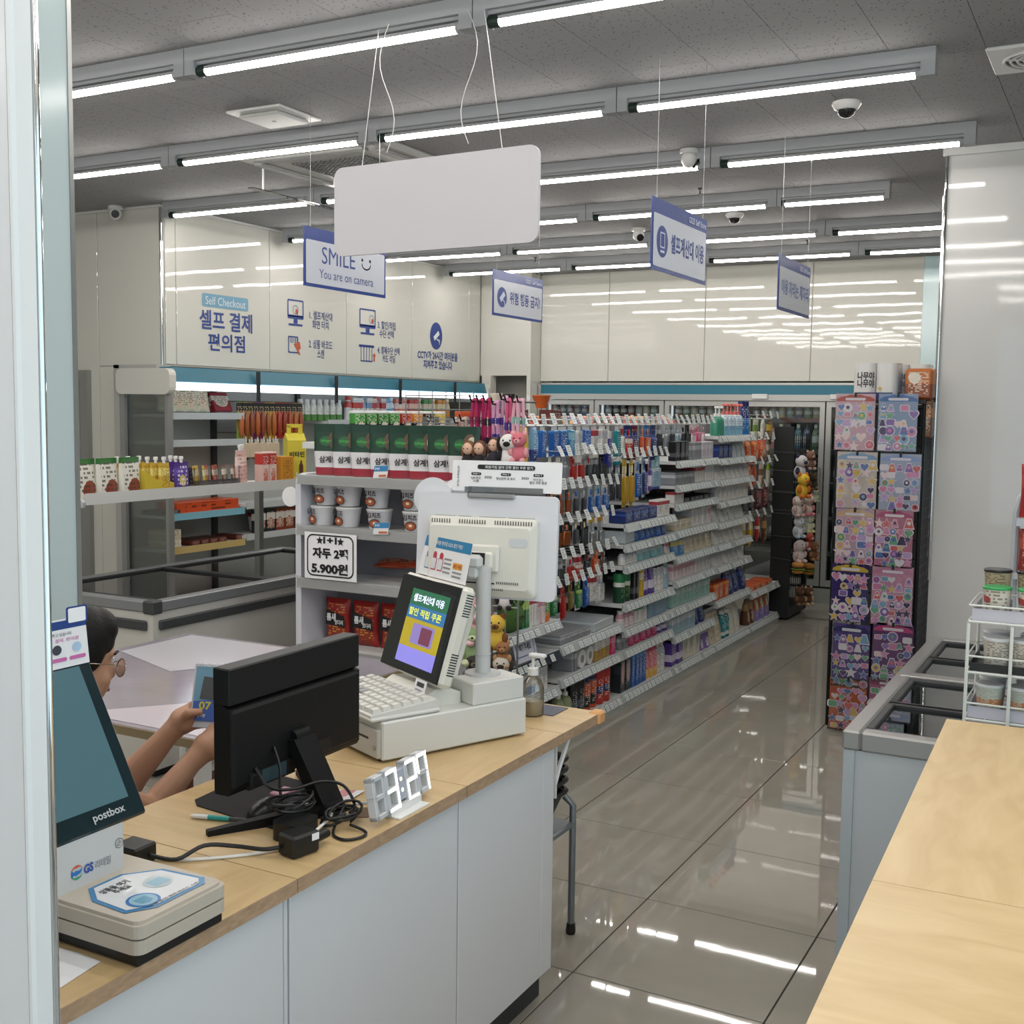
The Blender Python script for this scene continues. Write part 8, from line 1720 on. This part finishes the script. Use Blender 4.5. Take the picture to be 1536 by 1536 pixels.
# glasses, eye and brow
gl = MB(); gn = MB()
for s_ in (-1, 1):
    c = Vector((.096, s_*.034, -.006)); pts = []
    for k in range(21):
        q = 2*math.pi*k/20; pts.append(HM @ Vector((c.x-.006*abs(math.cos(q))*0, c.y+.024*math.cos(q), c.z+.021*math.sin(q))))
    gl.tube(pts, .0014, 6); gl.tube([HM @ Vector((.094, s_*.058, .002)), HM @ Vector((.06, s_*.074, .004)), HM @ Vector((-.005, s_*.078, .002))], .0012, 6)
    gn.add([HM @ Vector((.0965, c.y+.0235*math.cos(2*math.pi*k/20), c.z+.0205*math.sin(2*math.pi*k/20))) for k in range(20)], [tuple(range(20))])
gl.tube([HM @ Vector((.097, -.011, .0)), HM @ Vector((.1, 0, .004)), HM @ Vector((.097, .011, .0))], .0014, 6)
gs_ = obj('glasses', gl, mat('silver_frame', '#9a9490', .2, metal=.9), pe); obj('lenses', gn, glass('lens', (.95, .95, .95), .08), gs_)
for s_ in (-1, 1):
    ey_ = obj('eye', MB().ell((.060, s_*.029, -.008), (.010, .011, .007), 12, 8, 0, HM), mat('eye_white', '#d8d2cc', .2), pe)
    obj('iris', MB().ell((.0685, s_*.029, -.009), (.003, .0055, .0055), 10, 6, 0, HM), mat('eye_dark', '#1c120c', .15), ey_)
bw = MB()
for s_ in (-1, 1): bw.tube([HM @ Vector((.083, s_*.014, .024)), HM @ Vector((.080, s_*.034, .031)), HM @ Vector((.066, s_*.052, .026))], .003, 6)
obj('eyebrows', bw, mat('dark_hair'), pe); obj('lips', MB().ell((.086, 0, -.062), (.007, .018, .007), 12, 8, 0, HM), mat('lips', '#9a5a52', .4), pe)
# calendar
ca = thing('desk_calendar', 'blue July desk calendar held in both hands', 'calendar', tuple(CF.o))
obj('stand_card', MB().box((0, -.004, -.004), (CWd, CHt, -.002), 0, CF.M()).add([CF.p(0, CHt, -.004), CF.p(CWd, CHt, -.004), CF.p(CWd, .0, -.03), CF.p(0, .0, -.03)], [(0, 1, 2, 3)]), mat('calendar_card', '#c9ccd6', .5), ca)
mb = MB(); flat(mb, CF, [(.004, .012), (CWd-.004, .012), (CWd-.004, CHt-.006), (.004, CHt-.006)], 0, 0); flat(mb, CF, [(.004, .012), (CWd-.004, .012), (CWd-.004, .02), (.07, .02), (.05, .065), (.004, .06)], 1, .001)
flat(mb, CF, [(.018, .066), (.055, .064), (.062, .118), (.024, .122)], 2, .0012); flat(mb, CF, [(.075, .02), (CWd-.006, .02), (CWd-.006, CHt-.02), (.085, CHt-.02)], 3, .0012)
for r in range(5):
    for q in range(6): flat(mb, CF, disc(.0022, 6, .095+q*.017, .035+r*.02), 4, .0016)
obj('page', mb, [mat('calendar_sky', '#6f9cb4', .4), mat('calendar_blue', '#3f5fae', .4), mat('calendar_photo', '#4a4c4e', .4), mat('calendar_white', '#cfcfdc', .5), M_navy], ca)
lettering('m07', CF, .018, .04, .03, .02, mat('calendar_yellow', '#c8c03a', .4), ca); lettering('jul', CF, .016, .02, .02, .012, M_paper, ca)
sp_m = MB()
for k in range(26): sp_m.tube([CF.p(.008+k*.0074, CHt-.007, .002), CF.p(.008+k*.0074, CHt+.003, .002), CF.p(.008+k*.0074, CHt+.003, -.006), CF.p(.008+k*.0074, CHt-.007, -.006)], .0011, 5)
tag(obj('spiral_binding', sp_m, M_whiteg, ca), kind='stuff')
# office chair under the person
oc_ = thing('office_chair', 'black office chair under the seated person', 'chair', (hip.x, hip.y, 0))
obj('seat', MB().prism(rrect(hip.x-.23, hip.y-.22, hip.x+.21, hip.y+.22, .08), .36, .42, 'z'), mat('chair_fabric', '#1c1d20', .9), oc_)
bq = hip-fh*.25
obj('backrest', MB().prism(rrect(-.19, .52, .19, .82, .06), -.02, .02, 'y', 0, Matrix.Translation((bq.x, bq.y, 0)) @ Matrix.Rotation(math.atan2(-fh.x, fh.y), 4, 'Z')), mat('chair_fabric'), oc_)
obj('back_support', MB().tube([(bq.x, bq.y, .6), (bq.x-fh.x*.03, bq.y-fh.y*.03, .45), (hip.x-fh.x*.1, hip.y-fh.y*.1, .35)], .014, 8), M_black, oc_)
obj('gas_post', MB().cyl((hip.x, hip.y, .08), (hip.x, hip.y, .36), .024, n=12), M_dgrey, oc_)
for k in range(5):
    q = 2*math.pi*k/5+.3; l_ = obj('base_arm', MB().tube([(hip.x, hip.y, .1), (hip.x+.24*math.cos(q), hip.y+.24*math.sin(q), .07)], .016, 8), M_black, oc_)
    obj('caster', MB().cyl((hip.x+.24*math.cos(q)-.01, hip.y+.24*math.sin(q), .028), (hip.x+.24*math.cos(q)+.01, hip.y+.24*math.sin(q), .028), .027, n=12), M_black, l_)
